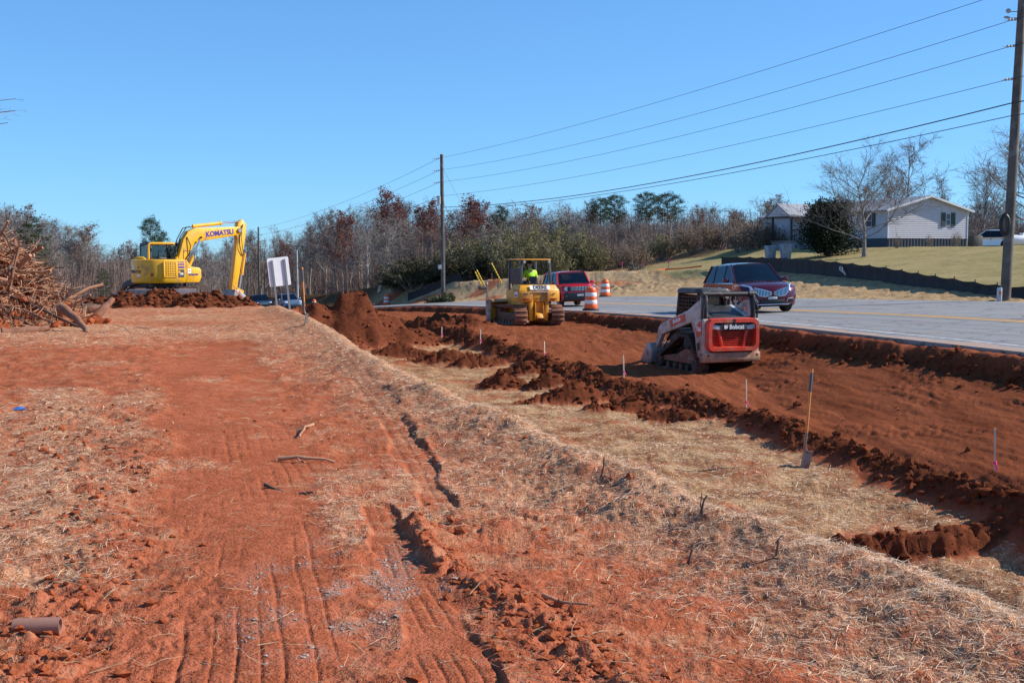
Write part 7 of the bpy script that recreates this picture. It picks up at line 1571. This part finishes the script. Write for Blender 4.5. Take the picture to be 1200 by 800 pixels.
for i in range(290):
    a = rl.uniform(0, 2 * math.pi); rr = math.sqrt(rl.random()) * 1.02; x = cx + math.cos(a) * rr * 3.0; y = cy + math.sin(a) * rr * 2.7
    if y > cy + 1.2 and rl.random() < .6: y = 2 * cy - y
    z = gz(x, y); zp_ = PILE_Z; tz = max(z, zp_ + pile_top(x, y)); zz = z + (tz - z) * (rl.uniform(.75, 1.0) if rl.random() < .75 else rl.random())
    k = rl.randrange(12); me = protos[k]; o = bpy.data.objects.new('root_log', me); COL.objects.link(o); L = rl.uniform(.5, 1.5) if i % 6 else rl.uniform(1.5, 2.5); th = rl.uniform(.8, 1.35)
    o.location = (x, y, zz + .04); o.rotation_euler = (rl.uniform(0, 6.28), rl.gauss(0, .33) if i % 7 else rl.uniform(.5, 1.1), rl.uniform(-.9, .9) if rl.random() < .65 else rl.uniform(0, 6.28)); o.scale = (L, L ** .6 * th, L ** .6 * th)
    tag(o, LBL[k % 3], 'log', ['clay-stained limbs in the debris pile', 'pale roots in the debris pile', 'bark-covered limbs in the debris pile'][k % 3])
def big_log(a, b, r, mat, label, curve=.05, name='log'):
    a, b = Vector(a), Vector(b); L = (b - a).length; me = log_mesh(L, r, curve, 1, mat, 10); o = bpy.data.objects.new(name, me); COL.objects.link(o); o.location = (a + b) / 2; o.rotation_euler = (b - a).to_track_quat('X', 'Z').to_euler(); tag(o, label, 'log'); return o
big_log(at(2, 391, 24.9), at(58, 384, 25.4), .12, LOGM[0], 'thick clay-covered log lying along the foot of the debris pile')
big_log(at(72, 362, 26.2), at(103, 391, 25.0), .10, LOGM[0], 'thick log sloping down at the open end of the debris pile', .1)
big_log(at(74, 352, 26), at(92, 340, 26.1), .045, LOGM[2], 'dark broken branch poking up from the debris pile', .03)
big_log(at(20, 313, 27.5), at(36, 299, 27.3), .075, LOGM[1], 'sawn pale log standing out of the top of the debris pile', .02)
big_log(at(3, 319, 27.2), at(18, 300, 27.3), .06, LOGM[1], 'slim pale trunk leaning on the top of the debris pile', .05)
big_log(at(104, 379, 31), at(133, 350, 31.5), .13, LOGM[0], 'thick sawn log tilted up beside the debris pile', .0)
big_log(at(96, 362, 33), at(120, 361, 33.3), .16, LOGM[2], 'dark short log behind the tilted sawn log', .02)
S = Strips(); rt2 = rt
for _ in range(5200):
    a = rl.uniform(0, 6.28); rr = math.sqrt(rl.random()) * 1.08; x = cx + math.cos(a) * rr * 3.0; y = cy + math.sin(a) * rr * 2.7; z = PILE_Z + max(pile_top(x, y), .02) + rl.uniform(-.1, .12)
    c = np.array([x, y, z]); d = unit(rt.randn(3) * np.array([1, 1, .5])); L = rl.uniform(.15, .7); e = c + d * L; S.ribbon(c, (c + e) / 2 + rt.randn(3) * .04, .011, .009); S.q.append(S.q[-1]); S.q.pop(); S.ribbon((c + e) / 2, e, .009, .004)
o = bpy.data.objects.new('root_tangle', S.mesh('root_tangle', LOGM[1])); COL.objects.link(o); tag(o, 'tangle of fine roots and twigs through the debris pile', 'roots', kind='stuff')
# clods over the pile
P = []
for _ in range(700):
    a = rl.uniform(0, 6.28); rr = math.sqrt(rl.random()) * 1.1; x = cx + math.cos(a) * rr * 3.4; y = cy + math.sin(a) * rr * 2.6; P.append((x, y, max(gz(x, y), PILE_Z + pile_top(x, y) * rl.uniform(.55, .95))))
P = np.array(P); tag(lumps('pile_clods', P, .03 + .13 * rs.rand(len(P)) ** 2, CLOD, .8), 'clods of red clay caught in the debris pile', 'clods', kind='stuff')

# ------------------------------------------------------------------ single things on the bank
def stick(px0, py0, px1, py1, r, mat, label, name='stick', lift=.02, curve=.03):
    a = ground_hit(px0, py0) + Vector((0, 0, lift)); b = ground_hit(px1, py1) + Vector((0, 0, lift)); return big_log(a, b, r, mat, label, curve, name)
stick(326, 541, 392, 543, .018, LOGM[1], 'clay-coloured bare root lying across the bank above the wheel prints'); stick(312, 571, 366, 581, .013, LOGM[2], 'dark charred stick lying on the smooth wheel track')
stick(366, 500, 352, 514, .014, LOGM[1], 'short split root beside the upper wheel prints'); stick(636, 702, 690, 712, .010, LOGM[1], 'thin pale root on the loose slope soil'); stick(118, 391, 172, 385, .014, LOGM[2], 'long dark stick lying in the straw before the excavator mounds'); stick(610, 487, 660, 481, .015, LOGM[1], 'thin pale twig on the bank crest')
for px, py, h, lb in ((703, 560, .16, 'stubby upright twig on the straw slope near the crest'), (822, 604, .13, 'broken root stub poking from the slope crest scar'), (905, 655, .10, 'short snapped twig standing on the lower straw slope'), (805, 660, .08, 'tiny forked root standing on the straw slope')):
    b = ground_hit(px, py); big_log(b - Vector((0, 0, .02)), b + Vector((.03, .0, h)), .010, LOGM[2], lb, .01, 'twig')
p = ground_hit(44, 742); T = empty('clay_pipe_piece', p + Vector((0, 0, .012)), R(6)); m = MB(); P = [(-.095, 0, .02), (.095, 0, .02)]
m.loft([[(x, (r - .0) * math.cos(a), .02 + r * math.sin(a)) for a in [2 * math.pi * k / 18 for k in range(18)]] for x, r in ((-.085, .030), (-.098, .030), (-.100, .037), (.0, .038), (.100, .037), (.098, .03), (.085, .03))], True, True); m.build('pipe', M('dusty_brown_pipe', (.30, .145, .10), .7, 0, .12, 6), T, 0, True); tag(T, 'short dusty brown pipe piece half sunk in the clay', 'pipe')
p = ground_hit(22, 481); m = MB(); m.add([(-.07, 0, .004), (.0, -.03, .006), (.08, .01, .01), (.05, .06, .02), (-.02, .05, .035), (-.06, .03, .02), (0, .02, .018)], [(0, 1, 6), (1, 2, 6), (2, 3, 6), (3, 4, 6), (4, 5, 6), (5, 0, 6)]); m2 = MB(); m2.v = m.v + [(x, y + .003, z - .004) for x, y, z in m.v]; m2.f = m.f + [tuple(i + 7 for i in f[::-1]) for f in m.f] + [(i, (i + 1) % 6, (i + 1) % 6 + 7, i + 7) for i in range(6)]
o = m2.build('plastic_scrap', M('blue_plastic', (.05, .14, .42), .4), None); o.location = p; tag(o, 'crumpled scrap of blue plastic on the straw', 'litter')
